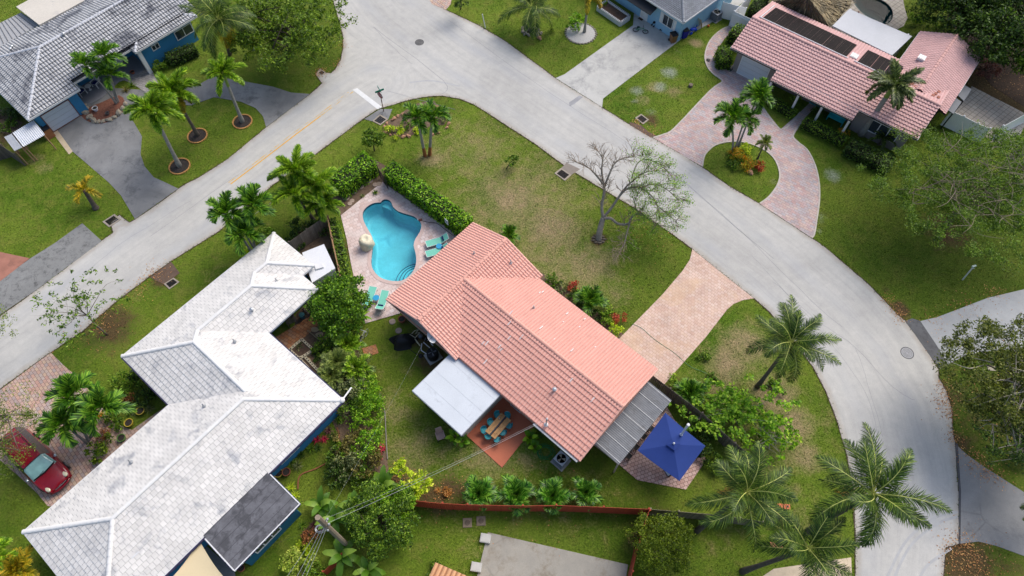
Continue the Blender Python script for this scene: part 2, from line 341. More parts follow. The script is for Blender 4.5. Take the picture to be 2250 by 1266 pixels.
def pavers(name, cols, joint, size=.22, ratio=1.0, rot=0, jw=.03, stain=None, off=.5):
    """running-bond pavers whose colour changes stone by stone"""
    m, n, b, out = newmat(name); co = coord(n)
    mp = nod(n, 'ShaderNodeMapping'); mp.inputs['Rotation'].default_value = (0, 0, R(rot)); n.links.new(co, mp.inputs['Vector'])
    br = nod(n, 'ShaderNodeTexBrick', offset=off, i_Scale=1.0, i_Mortar_Size=jw*size, i_Mortar_Smooth=.4, i_Bias=0.0, i_Brick_Width=size*ratio, i_Row_Height=size)
    br.inputs['Color1'].default_value = (0, 0, 0, 1); br.inputs['Color2'].default_value = (1, 1, 1, 1); br.inputs['Mortar'].default_value = (.5, .5, .5, 1)
    n.links.new(mp.outputs[0], br.inputs['Vector'])
    k = len(cols); c = ramp(n, br.outputs['Color'], [(i/(k-1), cc) for i, cc in enumerate(cols)])
    c = mix(n, br.outputs['Fac'], c, joint)
    c = mix(n, 1.0, c, ramp(n, noise(n, co, .7, 5, .65), [(.3, (.84, .82, .82)), (.7, (1.13, 1.14, 1.14))]), 'MULTIPLY')
    c = mix(n, 1.0, c, ramp(n, noise(n, co, 14, 3, .7), [(.25, (.9, .9, .9)), (.75, (1.1, 1.1, 1.1))]), 'MULTIPLY')
    if stain: c = mix(n, ramp(n, noise(n, co, stain[1], 5, .6, .5), [(stain[2], (0, 0, 0)), (stain[2]+.2, (.8, .8, .8))]), c, stain[0])
    n.links.new(c, b.inputs['Base Color']); b.inputs['Roughness'].default_value = .8
    bump(n, b, mth(n, 'SUBTRACT', 1.0, br.outputs['Fac']), .01, .7); return m
A_ROAD = asphalt('road_asphalt', C(208, 203, 195), .11, (C(160, 162, 168), .35, .66))
A_OLD = asphalt('old_asphalt', C(146, 146, 146), .36, (C(78, 80, 84), .5, .52), .8)
A_MOTT = asphalt('mottled_concrete', C(142, 142, 140), .3, (C(72, 70, 70), 1.6, .5), 1.2)
A_CONC = asphalt('pale_concrete', C(186, 187, 187), .1, (C(120, 120, 124), .5, .62))
A_CONC2 = asphalt('driveway_concrete', C(208, 206, 200), .14, (C(150, 150, 150), .4, .5))
A_CONC3 = asphalt('grey_concrete', C(150, 150, 150), .2, (C(108, 108, 110), .5, .55), .3)
A_SLAB = asphalt('slab_concrete', C(178, 172, 160), .14, (C(136, 122, 102), .6, .5), .25)
PV_PINK = pavers('pool_pavers', [C(228, 204, 198), C(242, 222, 216), C(220, 190, 180), C(246, 230, 226)], C(200, 178, 172), .30, 1.25, -32, .06, (C(236, 222, 216), .5, .5))
PV_DRIVE = pavers('driveway_pavers', [C(226, 194, 172), C(232, 202, 186), C(220, 184, 164), C(234, 208, 192)], C(200, 166, 146), .24, 1.25, 40, .07, (C(228, 190, 150), .28, .52))
PV_CIRC = pavers('circular_drive_pavers', [C(206, 178, 174), C(190, 182, 184), C(214, 188, 176), C(200, 164, 160), C(184, 178, 180)], C(158, 138, 136), .24, 1.6, 35, .06, (C(182, 176, 180), .3, .58))
PV_MIX = pavers('mixed_pavers', [C(206, 162, 146), C(220, 190, 162), C(184, 168, 164), C(218, 176, 156), C(200, 184, 174)], C(128, 100, 88), .22, 1.5, 45, .07, (C(190, 120, 110), .45, .6))
PV_PATIO = pavers('patio_pavers', [C(222, 184, 170), C(234, 200, 186), C(212, 170, 156)], C(136, 104, 94), .24, 1.2, -20, .08)
PV_OR = pavers('orange_pavers', [C(196, 130, 78), C(206, 148, 100), C(182, 112, 66), C(190, 152, 120)], C(120, 84, 58), .24, 1.5, 30, .07)
PV_GREY = pavers('grey_pavers', [C(160, 158, 156), C(178, 174, 170), C(146, 142, 142)], C(116, 112, 110), .25, 1.6, 20, .06)
PV_TILE = pavers('pale_tiles', [C(188, 178, 164), C(198, 190, 176)], C(128, 122, 114), .45, 1.0, 50, .06, None, 0)
RED_DRIVE = M('red_concrete', C(176, 122, 104), .8, .16, 1.2, stain=(C(140, 100, 88), .8, .55))
TERRA = M('orange_terrace_paint', C(216, 122, 88), .6, .07, .7, fine=.03, stain=(C(214, 138, 110), .9, .68))
WHITEP = M('white_paint', C(246, 246, 246), .45, .03, 1, fine=.015)
EDGE = M('kerb_edging', C(206, 196, 184), .8, .14, 3)
def pave(name, pts, z, mat, holes=(), ex=True, sm=0):
    pts = G(pts) if not sm else Gs(pts, sm)
    if ex: EXCL.append(pts)
    m = MB().sheet(pts, z, holes); n = len(pts)
    for lp, up in [(pts, 1)]+[(h, 0) for h in holes]:
        for i in range(len(lp)):
            a, b_ = lp[i], lp[(i+1) % len(lp)]; m.add([(a[0], a[1], -.02), (b_[0], b_[1], -.02), (b_[0], b_[1], z), (a[0], a[1], z)], [(0, 1, 2, 3)])
    return structure(m, name, mat)
def strip(name, pts, z, wd, mat, sm=0, th=0, obj=False):
    """a line of some width lying on the ground"""
    q = [P(*p) for p in pts]; q = [Vector((a[0], a[1], 0)) for a in (smooth_loop([(p.x, p.y) for p in q], sm, False) if sm else [(p.x, p.y) for p in q])]
    L = []; Rr = []
    for i, p in enumerate(q):
        d = (q[min(i+1, len(q)-1)]-q[max(i-1, 0)]).normalized(); s = Vector((-d.y, d.x, 0))*wd/2; L.append(p+s); Rr.append(p-s)
    m = MB(); n = len(q)
    if th:
        vs = [(p.x, p.y, 0) for p in L]+[(p.x, p.y, 0) for p in Rr]+[(p.x, p.y, z) for p in L]+[(p.x, p.y, z) for p in Rr]
        m.add(vs, [(2*n+i, 3*n+i, 3*n+i+1, 2*n+i+1) for i in range(n-1)]+[(i, 2*n+i, 2*n+i+1, i+1) for i in range(n-1)]+[(n+i, n+i+1, 3*n+i+1, 3*n+i) for i in range(n-1)])
    else: m.add([(p.x, p.y, z) for p in L]+[(p.x, p.y, z) for p in Rr], [(n+i, n+i+1, i+1, i) for i in range(n-1)])
    return m if obj else structure(m, name, mat)
EXCL.append(ROAD)
CA = [P2(*p) for p in ((780, -80), (860, 20), (1010, 130), (1150, 215), (1290, 305), (1420, 395), (1560, 490), (1690, 590), (1800, 690), (1890, 790), (1950, 900), (1980, 1020), (1985, 1150), (1978, 1300), (1970, 1400))]
CB = [P2(*p) for p in ((830, 180), (735, 235), (620, 315), (480, 425), (330, 540), (180, 650), (0, 775), (-120, 860))]
def polydist(X, Y, L, closed=False):
    best = np.full(X.shape, 1e9); sg = np.zeros(X.shape); al = np.zeros(X.shape); acc = 0
    for i in range(len(L) if closed else len(L)-1):
        a, b_ = L[i], L[(i+1) % len(L)]; dx, dy = b_[0]-a[0], b_[1]-a[1]; l2 = dx*dx+dy*dy; t = np.clip(((X-a[0])*dx+(Y-a[1])*dy)/l2, 0, 1); d = np.hypot(X-a[0]-t*dx, Y-a[1]-t*dy); s = np.sign(dx*(Y-a[1])-dy*(X-a[0])); l = math.sqrt(l2); m_ = d < best
        best = np.where(m_, d, best); sg = np.where(m_, s, sg); al = np.where(m_, acc+t*l, al); acc += l
    return best, sg*best, al
def road_mat():
    A_ROAD = asphalt('road_asphalt', C(208, 205, 199), .09, (C(170, 172, 178), .35, .66)); n = A_ROAD.node_tree; b = [x for x in n.nodes if x.type == 'BSDF_PRINCIPLED'][0]; c = b.inputs['Base Color'].links[0].from_socket
    at = nod(n, 'ShaderNodeAttribute', attribute_name='lane'); sp = n.nodes.new('ShaderNodeSeparateColor'); n.links.new(at.outputs['Color'], sp.inputs[0]); cb = n.nodes.new('ShaderNodeCombineXYZ'); n.links.new(mth(n, 'MULTIPLY', sp.outputs[0], 2.2), cb.inputs[0]); n.links.new(mth(n, 'MULTIPLY', sp.outputs[1], .10), cb.inputs[1])
    st = noise(n, cb.outputs[0], 1.0, 5, .7); c = mix(n, 1.0, c, ramp(n, st, [(.3, (.87, .872, .88)), (.5, (.98, .98, .98)), (.7, (1.04, 1.04, 1.035))]), 'MULTIPLY')
    wp = mth(n, 'ABSOLUTE', mth(n, 'SUBTRACT', mth(n, 'ABSOLUTE', sp.outputs[0]), 1.9)); k = mth(n, 'MULTIPLY', mth(n, 'SUBTRACT', 1.0, mth(n, 'MULTIPLY', wp, 1.1), True), ramp(n, noise(n, coord(n), .25, 3), [(.35, (0, 0, 0)), (.65, (1, 1, 1))])); c = mix(n, mth(n, 'MULTIPLY', k, .5), c, C(184, 186, 190))
    ed = mth(n, 'ADD', mth(n, 'MULTIPLY', sp.outputs[2], -1.3), mth(n, 'ADD', noise(n, coord(n), 1.1, 5, .7), .35)); c = mix(n, mth(n, 'MULTIPLY', ramp(n, ed, [(.2, (0, 0, 0)), (.62, (1, 1, 1))]), .5), c, C(180, 168, 152))
    n.links.new(c, b.inputs['Base Color']); return A_ROAD
ro = structure(MB().sheet(ROAD, .020), 'road', road_mat()); bm = bmesh.new(); bm.from_mesh(ro.data)
for k in range(-60, 61, 1):
    for co_, no_ in (((k, 0, 0), (1, 0, 0)),)+((((0, k+32, 0), (0, 1, 0)),) if -30 < k < 34 else ()): bmesh.ops.bisect_plane(bm, geom=bm.verts[:]+bm.edges[:]+bm.faces[:], plane_co=co_, plane_no=no_, dist=1e-4)
bm.to_mesh(ro.data); bm.free(); nv = len(ro.data.vertices); co3 = np.zeros(nv*3, np.float32); ro.data.vertices.foreach_get('co', co3); XX, YY = co3[0::3].astype(float), co3[1::3].astype(float)
dA, sA, lA = polydist(XX, YY, CA); dB, sB, lB = polydist(XX, YY, CB); useB = dB < dA-1.5; eg = polydist(XX, YY, ROAD, True)[0]
at = ro.data.color_attributes.new('lane', 'FLOAT_COLOR', 'POINT'); at.data.foreach_set('color', np.stack([np.where(useB, sB, sA), np.where(useB, lB+200, lA), eg, np.ones(nv)], 1).astype(np.float32).ravel())
# tyre-darkened lanes, patched seams and cracks in the road surface
SEAM = M('road_seam', C(160, 160, 163), .9, .1, 2); SKID = M('tyre_mark', C(192, 192, 192), .9, .08, 2)
def wig(pts, k=.6, n=5):
    q = smooth_loop(pts, n, False); return [(x+random.uniform(-k, k)*2, y+random.uniform(-k, k)*2) for x, y in q]
for pts, wd in [([(985, 45), (1180, 185), (1340, 290), (1500, 400), (1640, 520), (1760, 640), (1850, 720)], .03), ([(850, 200), (1000, 240)], .03), ([(820, 60), (975, 178), (968, 208)], .04), ([(1700, 620), (1790, 700), (1880, 765), (1960, 850), (2010, 880)], .025),
                ([(1650, 560), (1760, 680), (1830, 760), (1900, 860), (1930, 960)], .02), ([(1880, 765), (1905, 840), (1940, 960)], .02), ([(820, 60), (880, 120), (905, 140)], .03), ([(1370, 300), (1460, 360), (1560, 450), (1700, 570)], .03), ([(600, 330), (500, 400), (330, 520)], .03), ([(660, 400), (560, 470)], .02), ([(170, 620), (260, 540), (420, 440)], .02)]:
    strip('road_seam', wig(pts), .0246, wd, SEAM)
for k, pts in enumerate([[(2104, 1125), (2050, 1140), (1990, 1190), (1950, 1266)], [(2104, 1135), (2058, 1152), (2000, 1200), (1962, 1275)], [(2090, 1205), (2040, 1240), (2020, 1270)], [(900, 182), (950, 178), (1010, 190)]]):
    strip('tyre_mark', pts, .0236, .16, SKID, 6)
mk_ = MB()
for i in range(len(ROAD)):
    a, b_ = Vector((*ROAD[i], .0226)), Vector((*ROAD[(i+1) % len(ROAD)], .0226)); d = (b_-a); L = d.length
    if L > 40: continue
    s_ = Vector((-d.y, d.x, 0)).normalized(); n_ = max(1, int(L/.5)); prev = None
    for k in range(n_+1):
        p = a+d*(k/n_); w0 = random.uniform(.01, .06); w1 = random.uniform(.02, .06); cur = (p+s_*w0, p-s_*w1)
        if prev: mk_.add([prev[0], prev[1], cur[1], cur[0]], [(0, 1, 2, 3)])
        prev = cur
structure(mk_, 'soil_edge', M('edge_soil', C(96, 82, 66), .95, .3, 3))
pave('tar_patch', [(1250, 226), (1273, 210), (1281, 214), (1262, 229), (1252, 234)], .0244, M('tar', C(168, 168, 170), .9), ex=False)
pave('seam_side_street', [(2098, 975), (2104, 975), (2111, 1080), (2110, 1195), (2106, 1195), (2106, 1080)], .034, M('seam_dark', C(88, 88, 92), .9), ex=False)
pave('concrete_driveway', [(1221, 172), (1240, 164), (1391, 56), (1393, 30), (1470, -20), (1600, -30), (1640, 0), (1600, 30), (1500, 84), (1325, 217), (1323, 236)], .028, A_CONC2)
pave('circular_driveway', [(1435, 303), (1460, 295), (1482, 282), (1560, 200), (1587, 179), (1570, 165), (1555, 148), (1549, 122), (1560, 90), (1585, 66), (1612, 55), (1616, 66), (1593, 84), (1579, 105), (1577, 130), (1590, 150), (1602, 156), (1612, 140), (1700, 175), (1668, 190), (1700, 200),
     (1648, 205), (1640, 222), (1665, 222), (1715, 285), (1758, 247), (1790, 215), (1805, 222), (1770, 258), (1742, 300), (1772, 328), (1790, 362), (1799, 400), (1800, 440), (1794, 485), (1789, 515), (1783, 523), (1669, 448), (1690, 432), (1709, 405), (1713, 380), (1702, 350), (1680, 330), (1645, 315), (1610, 311), (1572, 319), (1549, 340), (1543, 367)], .029, PV_CIRC)
for pts in ([(1435, 303), (1460, 295), (1482, 282), (1560, 200), (1587, 179), (1570, 165), (1555, 148), (1549, 122), (1560, 90), (1585, 66), (1612, 55)], [(1640, 222), (1665, 222), (1715, 285), (1758, 247)], [(1770, 258), (1742, 300), (1772, 328), (1790, 362), (1799, 400), (1800, 440), (1794, 485), (1789, 515), (1783, 523)],
            [(1669, 448), (1690, 432), (1709, 405), (1713, 380), (1702, 350), (1680, 330), (1645, 315), (1610, 311), (1572, 319), (1549, 340), (1543, 367)]):
    strip('driveway_edging', pts, .05, .13, EDGE, 4, .05)
pave('house_driveway', [(1360, 745), (1455, 648), (1500, 595), (1516, 570), (1521, 548), (1585, 600), (1656, 656), (1632, 660), (1612, 668), (1598, 680), (1550, 742), (1455, 850), (1400, 800)], .028, PV_DRIVE)
pave('grey_driveway', [(118, 284), (150, 325), (205, 372), (240, 402), (266, 430), (285, 462), (297, 482), (392, 415), (365, 402), (338, 390), (318, 366), (309, 340), (312, 300), (290, 262), (340, 230), (420, 232), (470, 214), (530, 224), (562, 238), (578, 256), (585, 280), (681, 207), (640, 204), (600, 191), (540, 180), (470, 168), (430, 190), (350, 200), (180, 190), (100, 240)], .027, A_OLD)
pave('roadside_concrete', [(181, 491), (224, 530), (80, 638), (0, 692), (-90, 755), (-90, 680), (0, 618), (30, 595), (69, 567), (120, 535)], .0265, A_MOTT)
pave('red_driveway', [(-60, 540), (0, 554), (66, 568), (30, 596), (0, 619), (-60, 660)], .031, RED_DRIVE)
pave('front_driveway', [(112, 775), (140, 803), (172, 830), (215, 880), (250, 930), (290, 945), (372, 888), (400, 900), (160, 1120), (105, 1112), (80, 1082), (40, 1045), (-60, 960), (-90, 930), (0, 858)], .028, PV_MIX)
pave('apron_strip', [(1988, 706), (2004, 700), (2022, 706), (2055, 755), (2083, 801), (2066, 812), (2045, 785), (2010, 735)], .030, asphalt('apron_asphalt', C(116, 116, 118), .25, (C(82, 82, 84), 1.5, .5)))
pave('side_driveway', [(2022, 706), (2060, 697), (2110, 678), (2170, 655), (2250, 636), (2360, 612), (2360, 745), (2250, 765), (2160, 773), (2120, 782), (2083, 801), (2055, 755)], .028, A_CONC)
pave('side_street', [(2099, 976), (2125, 1000), (2165, 1028), (2250, 1082), (2360, 1140), (2360, 1300), (2250, 1222), (2190, 1200), (2150, 1190), (2108, 1195), (2106, 1080)], .026, A_CONC3)
pave('concrete_slab', [(1072, 1170), (1380, 1241), (1370, 1300), (1040, 1300)], .05, A_SLAB)
pave('orange_terrace', [(1103, 1028), (1025, 957), (1030, 860), (1130, 850), (1190, 930), (1145, 975)], .05, TERRA)
pave('paver_patio', [(1300, 975), (1355, 1017), (1400, 1055), (1507, 1076), (1552, 1010), (1480, 920), (1440, 850), (1330, 900)], .04, PV_PATIO)
pave('garden_patio', [(560, 770), (600, 745), (690, 690), (710, 705), (640, 768), (600, 800)], .04, PV_OR)
pave('paver_pad', [(796, 766), (826, 757), (832, 776), (802, 786)], .035, PV_OR)
pave('front_walk', [(283, 160), (310, 140), (330, 150), (350, 185), (330, 210), (300, 190), (270, 175)], .036, PV_GREY)
pave('porch_floor', [(160, 240), (165, 190), (300, 110), (330, 140), (310, 160), (280, 175), (262, 180), (245, 195), (225, 215), (200, 228), (185, 232)], .045, M('porch_concrete', C(150, 150, 156), .7, .08))
pave('tiled_court', [(2090, 255), (2135, 190), (2262, 255), (2240, 300), (2180, 310)], .03, PV_TILE)
pave('pool_surround', [(1800, 40), (1840, -20), (1850, -70), (1970, -70), (1982, -10), (1988, 20), (1994, 40), (1985, 58), (1965, 68), (1900, 70), (1830, 90)], .03, PV_TILE, [POOL2])
pave('amber_paving', [(1640, 1290), (1700, 1250), (1870, 1225), (1872, 1290)], .03, M('amber_slab', C(226, 206, 176), .8))
pave('roadside_pavers', [(925, -30), (1000, -30), (990, 10), (980, 22), (950, 10)], .03, PV_MIX)
pave('pool_deck', [(841, 400), (749, 474), (762, 527), (772, 583), (782, 630), (790, 660), (803, 711), (840, 700), (876, 690), (980, 640), (1060, 560), (1020, 525), (990, 503)], .040, PV_PINK, [POOL])
SOILM = M('bare_soil', C(120, 100, 82), .95, .3, 3, .03, 12, stain=(C(90, 72, 56), 2.5, .55)); MULCH = M('dark_mulch', C(70, 62, 58), .95, .35, 9, .05, 30); REDM = M('red_mulch', C(140, 92, 74), .95, .35, 9, .05, 30); GRAVEL = M('pale_gravel', C(196, 194, 190), .9, .25, 12, .04, 30)
pave('planting_soil', [(749, 474), (841, 400), (860, 372), (822, 350), (790, 372), (720, 440)], .012, SOILM)
pave('planting_soil', [(960, 240), (985, 250), (975, 275), (950, 275), (900, 300), (870, 300), (842, 285), (848, 268), (880, 250), (915, 228), (955, 222)], .012, SOILM, sm=2)
pave('mulch_bed', [(180, 245), (225, 225), (262, 210), (275, 225), (272, 245), (240, 268), (210, 272), (185, 262)], .038, REDM, sm=2)
pave('mulch_bed', [(0, 240), (50, 270), (30, 300), (0, 290), (-40, 270)], .012, SOILM)
pave('mulch_bed', [(650, 690), (700, 640), (760, 700), (800, 800), (800, 900), (850, 1000), (860, 1100), (760, 1000), (720, 900), (640, 780)], .012, SOILM)
pave('mulch_bed', [(635, 530), (715, 480), (745, 600), (700, 640), (640, 560)], .012, SOILM)
pave('mulch_bed', [(1190, 600), (1250, 640), (1330, 700), (1370, 735), (1360, 750), (1290, 700), (1180, 620)], .012, SOILM)
pave('mulch_bed', [(2130, 130), (2180, 190), (2290, 260), (2330, 60), (2200, -20), (2100, -20), (2080, 40)], .010, M('leaf_litter_soil', C(74, 58, 46), .95, .4, 4, .05, 20))
pave('lawn_path', [(110, 285), (122, 280), (160, 333), (152, 340)], .03, M('sandstone', C(206, 188, 160), .8, .12, 2))
# road paint
pave('stop_line', [(775, 198), (785, 194), (840, 236), (830, 241)], .0286, M('worn_white_paint', C(240, 240, 238), .6, .06, 3, stain=(C(196, 196, 194), 1.5, .62)), ex=False)
YEL = M('worn_yellow_paint', C(240, 182, 66), .6, .1, 2, stain=(C(214, 192, 144), 1.3, .6)); YEL2 = M('faded_yellow_paint', C(230, 188, 104), .7, .1, 2, stain=(C(202, 198, 190), 1.1, .42))
strip('yellow_line', [(507, 405), (585, 346), (650, 296), (705, 255)], .0286, .11, YEL); strip('yellow_line', [(502, 402), (578, 345), (640, 296)], .0286, .11, YEL2)
strip('yellow_line', [(706, 254), (776, 202)], .0286, .11, YEL2); strip('yellow_line', [(642, 295), (700, 253), (766, 203)], .0286, .10, YEL2)

# ---------- pools
def pool(tagname, outline, zc, tile, floorm, waterm, depth, label, coping):
    cxx = sum(p[0] for p in outline)/len(outline); cyy = sum(p[1] for p in outline)/len(outline)
    t = thing(tagname, label, 'swimming pool', (cxx, cyy, 0)); off = (cxx, cyy, 0); m = MB(); n = len(outline)
    def ring(k, z): return [(cxx+(x-cxx)*k, cyy+(y-cyy)*k, z) for x, y in outline]
    r = [ring(1, zc), ring(1, -.18), ring(.99, -.9), ring(.93, -depth+.1), ring(.82, -depth)]
    vs = [p for q in r for p in q]; fs = [(i*n+k, i*n+(k+1) % n, (i+1)*n+(k+1) % n, (i+1)*n+k) for i in range(1, 4) for k in range(n)]
    b = m.add(vs, fs); b.sheet([(p[0], p[1]) for p in r[4]], -depth); b.build('pool_shell', floorm, t, off=off)
    m = MB().add(vs[:2*n], [(k, (k+1) % n, n+(k+1) % n, n+k) for k in range(n)]); m.build('tile_band', tile, t, off=off)
    MB().sheet(outline, -.13).build('water', waterm, t, off=off)
    if coping:
        m = MB(); z = zc+.022; q = []
        for i in range(n):
            a, b2 = Vector(outline[i-1]), Vector(outline[(i+1) % n]); d = (b2-a).normalized(); q.append(Vector(outline[i])+Vector((d.y, -d.x))*(.30 if coping > 0 else -.30))
        vs = [(*outline[i], z) for i in range(n)]+[(q[i].x, q[i].y, z) for i in range(n)]+[(*outline[i], z-.06) for i in range(n)]+[(q[i].x, q[i].y, z-.02) for i in range(n)]
        m.add(vs, [(i, (i+1) % n, n+(i+1) % n, n+i) for i in range(n)]+[(i, 2*n+i, 2*n+(i+1) % n, (i+1) % n) for i in range(n)]+[(n+i, n+(i+1) % n, 3*n+(i+1) % n, 3*n+i) for i in range(n)])
        m.build('coping', M('pool_coping', C(222, 196, 188), .7, .08, 2), t, off=off)
    return t
def water(name, tint, k=.25):
    m, n, b, out = newmat(name); n.nodes.remove(b); co = coord(n)
    t = nod(n, 'ShaderNodeBsdfTransparent'); t.inputs[0].default_value = (*tint, 1); gl = nod(n, 'ShaderNodeBsdfGlossy', i_Roughness=.03)
    fr = nod(n, 'ShaderNodeFresnel', i_IOR=1.33); bp = nod(n, 'ShaderNodeBump', i_Strength=k, i_Distance=.03); n.links.new(noise(n, co, 1.6, 3, .5, .5), bp.inputs['Height']); n.links.new(bp.outputs[0], gl.inputs['Normal']); n.links.new(bp.outputs[0], fr.inputs['Normal'])
    x = nod(n, 'ShaderNodeMixShader'); n.links.new(mth(n, 'MINIMUM', fr.outputs[0], .05 if k > .1 else .010), x.inputs[0]); n.links.new(t.outputs[0], x.inputs[1]); n.links.new(gl.outputs[0], x.inputs[2]); n.links.new(x.outputs[0], out.inputs[0]); return m
PF = M('pool_plaster', (.20, .54, .60), .5, .16, .55, fine=.05, stain=((.15, .46, .55), .7, .56))
pl = pool('swimming_pool', POOL, .040, M('pool_tile', C(36, 96, 120), .3, .15, 8), PF, water('pool_water', (.66, .95, .99)), 1.35, 'bright turquoise kidney shaped swimming pool set in pink pavers', 1)
off = tuple(pl.location)
m = MB()   # corner steps: nested curved treads by the house
for k, (rr, zz) in enumerate([(1.75, -1.0), (1.4, -.75), (1.05, -.5), (.7, -.3)]):
    c = P(914, 607); pts = [(c.x+rr*math.cos(a), c.y+rr*math.sin(a)) for a in np.linspace(R(88), R(205), 18)]+[(c.x, c.y-.1)]
    q = [p for p in pts]; m.prism(q, -1.3, zz); MB().tube([(x, y, zz+.012) for x, y in pts[:-1]], .035, 5).build('step_edge', M('step_tile_blue', C(24, 92, 126), .4), pl, off=off)
m.build('steps', M('step_plaster', (.15, .52, .58), .5, .08, 1), pl, off=off)
MB().sheet(G([(837, 447), (850, 440), (858, 445), (861, 452), (862, 459), (852, 453)]), -.42).build('bench_ledge', M('step_plaster', C(120, 200, 208)), pl, off=off)
pl2 = pool('swimming_pool', POOL2, .030, M('dark_pool_tile', C(30, 60, 62), .3), M('dark_pool_floor', C(16, 70, 72), .5, .1, .5, fine=.02), water('dark_pool_water', (.5, .8, .82), .02), 1.4, 'dark green water pool behind the thatched roof', 0)
for k, (x, y, s) in enumerate([(760.4, 434.5, .33), (776.6, 420.5, .33), (791.3, 410, .33), (811.7, 396.8, .33), (773.6, 442, .2), (769, 448, .2), (824.5, 406.5, .22), (833, 405, .22)]):
    c = P(x, y); single(MB().lathe([(s, 0), (s, .05), (s-.02, .06), (0, .062)], (0, 0, 0), 18), 'stepping_stone', M('stone_disc', C(186, 164, 148), .85, .2, 4), ['round stepping stone in the bare soil by the hedge', 'small round stepping stone at the edge of the pool pavers'][k > 3], 'stepping stone', None, 'stepping stones beside the pool').location = (c.x, c.y, .012)
# ============================================================ PLANT BUILDERS
def unit(v): return v/np.maximum(np.linalg.norm(v, axis=-1, keepdims=True), 1e-9)
def leaf_faces(c, size, up=.6, ar=.5, jit=.35):
    """diamond leaves at the points c, tilted at random, on the whole facing the sky"""
    n = len(c); nor = unit(rng.normal(size=(n, 3))+np.array([0, 0, up*1.6])); a = rng.normal(size=(n, 3)); a = unit(a-nor*(a*nor).sum(1, keepdims=True)); b = np.cross(nor, a)
    s = size*(1+rng.uniform(-jit, jit, (n, 1))); dip = nor*s*.18
    V = np.stack([c-a*s-dip, c+b*s*ar, c+a*s-dip, c-b*s*ar], 1).reshape(-1, 3)
    return V, np.arange(n*4).reshape(n, 4)
def ball_points(c, r, n, shell=.45):
    d = unit(rng.normal(size=(n, 3))); k = rng.uniform(0, 1, (n, 1))**shell
    return np.array(c)+d*k*np.array(r)
def clumped(c, r, clumps, per, cr, flat=.7, low=-.25, shell=.3):
    """leaf points gathered in twig-end clumps spread through an ellipsoid's outer part"""
    d = unit(rng.normal(size=(clumps*2, 3))); d = d[d[:, 2] > low][:clumps]; k = rng.uniform(0, 1, (len(d), 1))**shell
    cc = np.array(c)+d*k*np.array(r)*(1+.12*np.sin(d[:, :1]*7+d[:, 1:2]*5))
    pts = np.repeat(cc, per, 0); s = np.repeat(rng.uniform(.5, 1.25, len(cc)), per)[:, None]*cr
    return pts+unit(rng.normal(size=pts.shape))*(rng.uniform(0, 1, (len(pts), 1))**.5)*s*np.array([1, 1, flat]), cc
def tree(name, label, cat, base, crown, rad, mat, bark, clumps=60, per=70, cr=.6, leaf=.13, trunk=.16, limbs=9, low=-.25, group=None, shell=.3, ar=.5, flat=.7, up=.6, off=None):
    """base: (px,py); crown: (px,py,height of the crown's centre); rad: (rx,ry,rz)"""
    B = P(*base); K = P(*crown)-B; t = thing(name, label, cat, B, 0, group)
    pts, cc = clumped(K, rad, clumps, per, cr, flat, low, shell)
    MB().arr(*leaf_faces(pts, leaf, up, ar)).build('crown', mat, t)
    m = MB(); nodes = []; fork = Vector((K.x*.6, K.y*.6, max(.3, K.z-rad[2]*.8))); mid = fork*.5+Vector((random.uniform(-.15, .15), random.uniform(-.15, .15), 0))
    m.tube([(0, 0, -.1), (mid.x*.3, mid.y*.3, mid.z*.5), mid, fork], [trunk*1.25, trunk, trunk*.85, trunk*.7], 9)
    for i in range(limbs):
        e = Vector(cc[i*len(cc)//limbs]); L = (e-fork).length; w_ = lambda: Vector((random.uniform(-.13, .13)*L, random.uniform(-.13, .13)*L, 0))
        if limbs > 25 and i > 8:     # twigs and branches that fork off earlier limbs
            fk, L0 = random.choice(nodes); e = fk+(e-fork)*.36+w_()*1.5; q = fk.lerp(e, .5)+w_()*.5; nodes.append((q, L)); m.tube(smooth_loop([tuple(fk), tuple(q), tuple(e)], 3, False), [trunk*.10, trunk*.09, trunk*.08, trunk*.07, trunk*.06, trunk*.04, trunk*.02], 5); continue
        q0 = fork.lerp(e, .33)+w_()+Vector((0, 0, .12*L)); q = fork.lerp(e, .68)+w_()+Vector((0, 0, .1*L)); nodes += [(q0, L), (q, L), (q.lerp(e, .5), L)]
        m.tube(smooth_loop([tuple(fork), tuple(q0), tuple(q), tuple(e)], 3, False), [trunk*(.42-.041*a) for a in range(10)], 6)
        if limbs > 25: continue
        for j in range(2):
            e2 = Vector(cc[random.randrange(len(cc))])
            if (e2-q).length < max(rad)*1.0: m.tube([q, q.lerp(e2, .5)+Vector((0, 0, .12)), e2], [trunk*.26, trunk*.16, trunk*.05], 5)
    m.build('trunk', bark, t, smooth=True)
    return t
def leaflets(p, d, L, w, bend, nrm):
    """thin two-joint leaflets: from points p along directions d, bent downwards"""
    n = len(p); L = np.asarray(L).reshape(-1, 1)*np.ones((n, 1)); side = unit(np.cross(d, nrm)); d2 = unit(d+np.array([0, 0, -1.0])*bend); d2b = unit(d2+np.array([0, 0, -1.0])*bend)
    m1 = p+d*L*.4; tip = m1+d2*L*.35; t2 = tip+d2b*L*.25
    V = np.stack([p-side*w*.35, p+side*w*.35, m1-side*w*.5, m1+side*w*.5, tip-side*w*.3, tip+side*w*.3, t2-side*w*.03, t2+side*w*.03], 1).reshape(-1, 3)
    k = np.arange(n)[:, None]*8
    return V, np.concatenate([k+np.array([[0, 1, 3, 2]]), k+np.array([[2, 3, 5, 4]]), k+np.array([[4, 5, 7, 6]])])
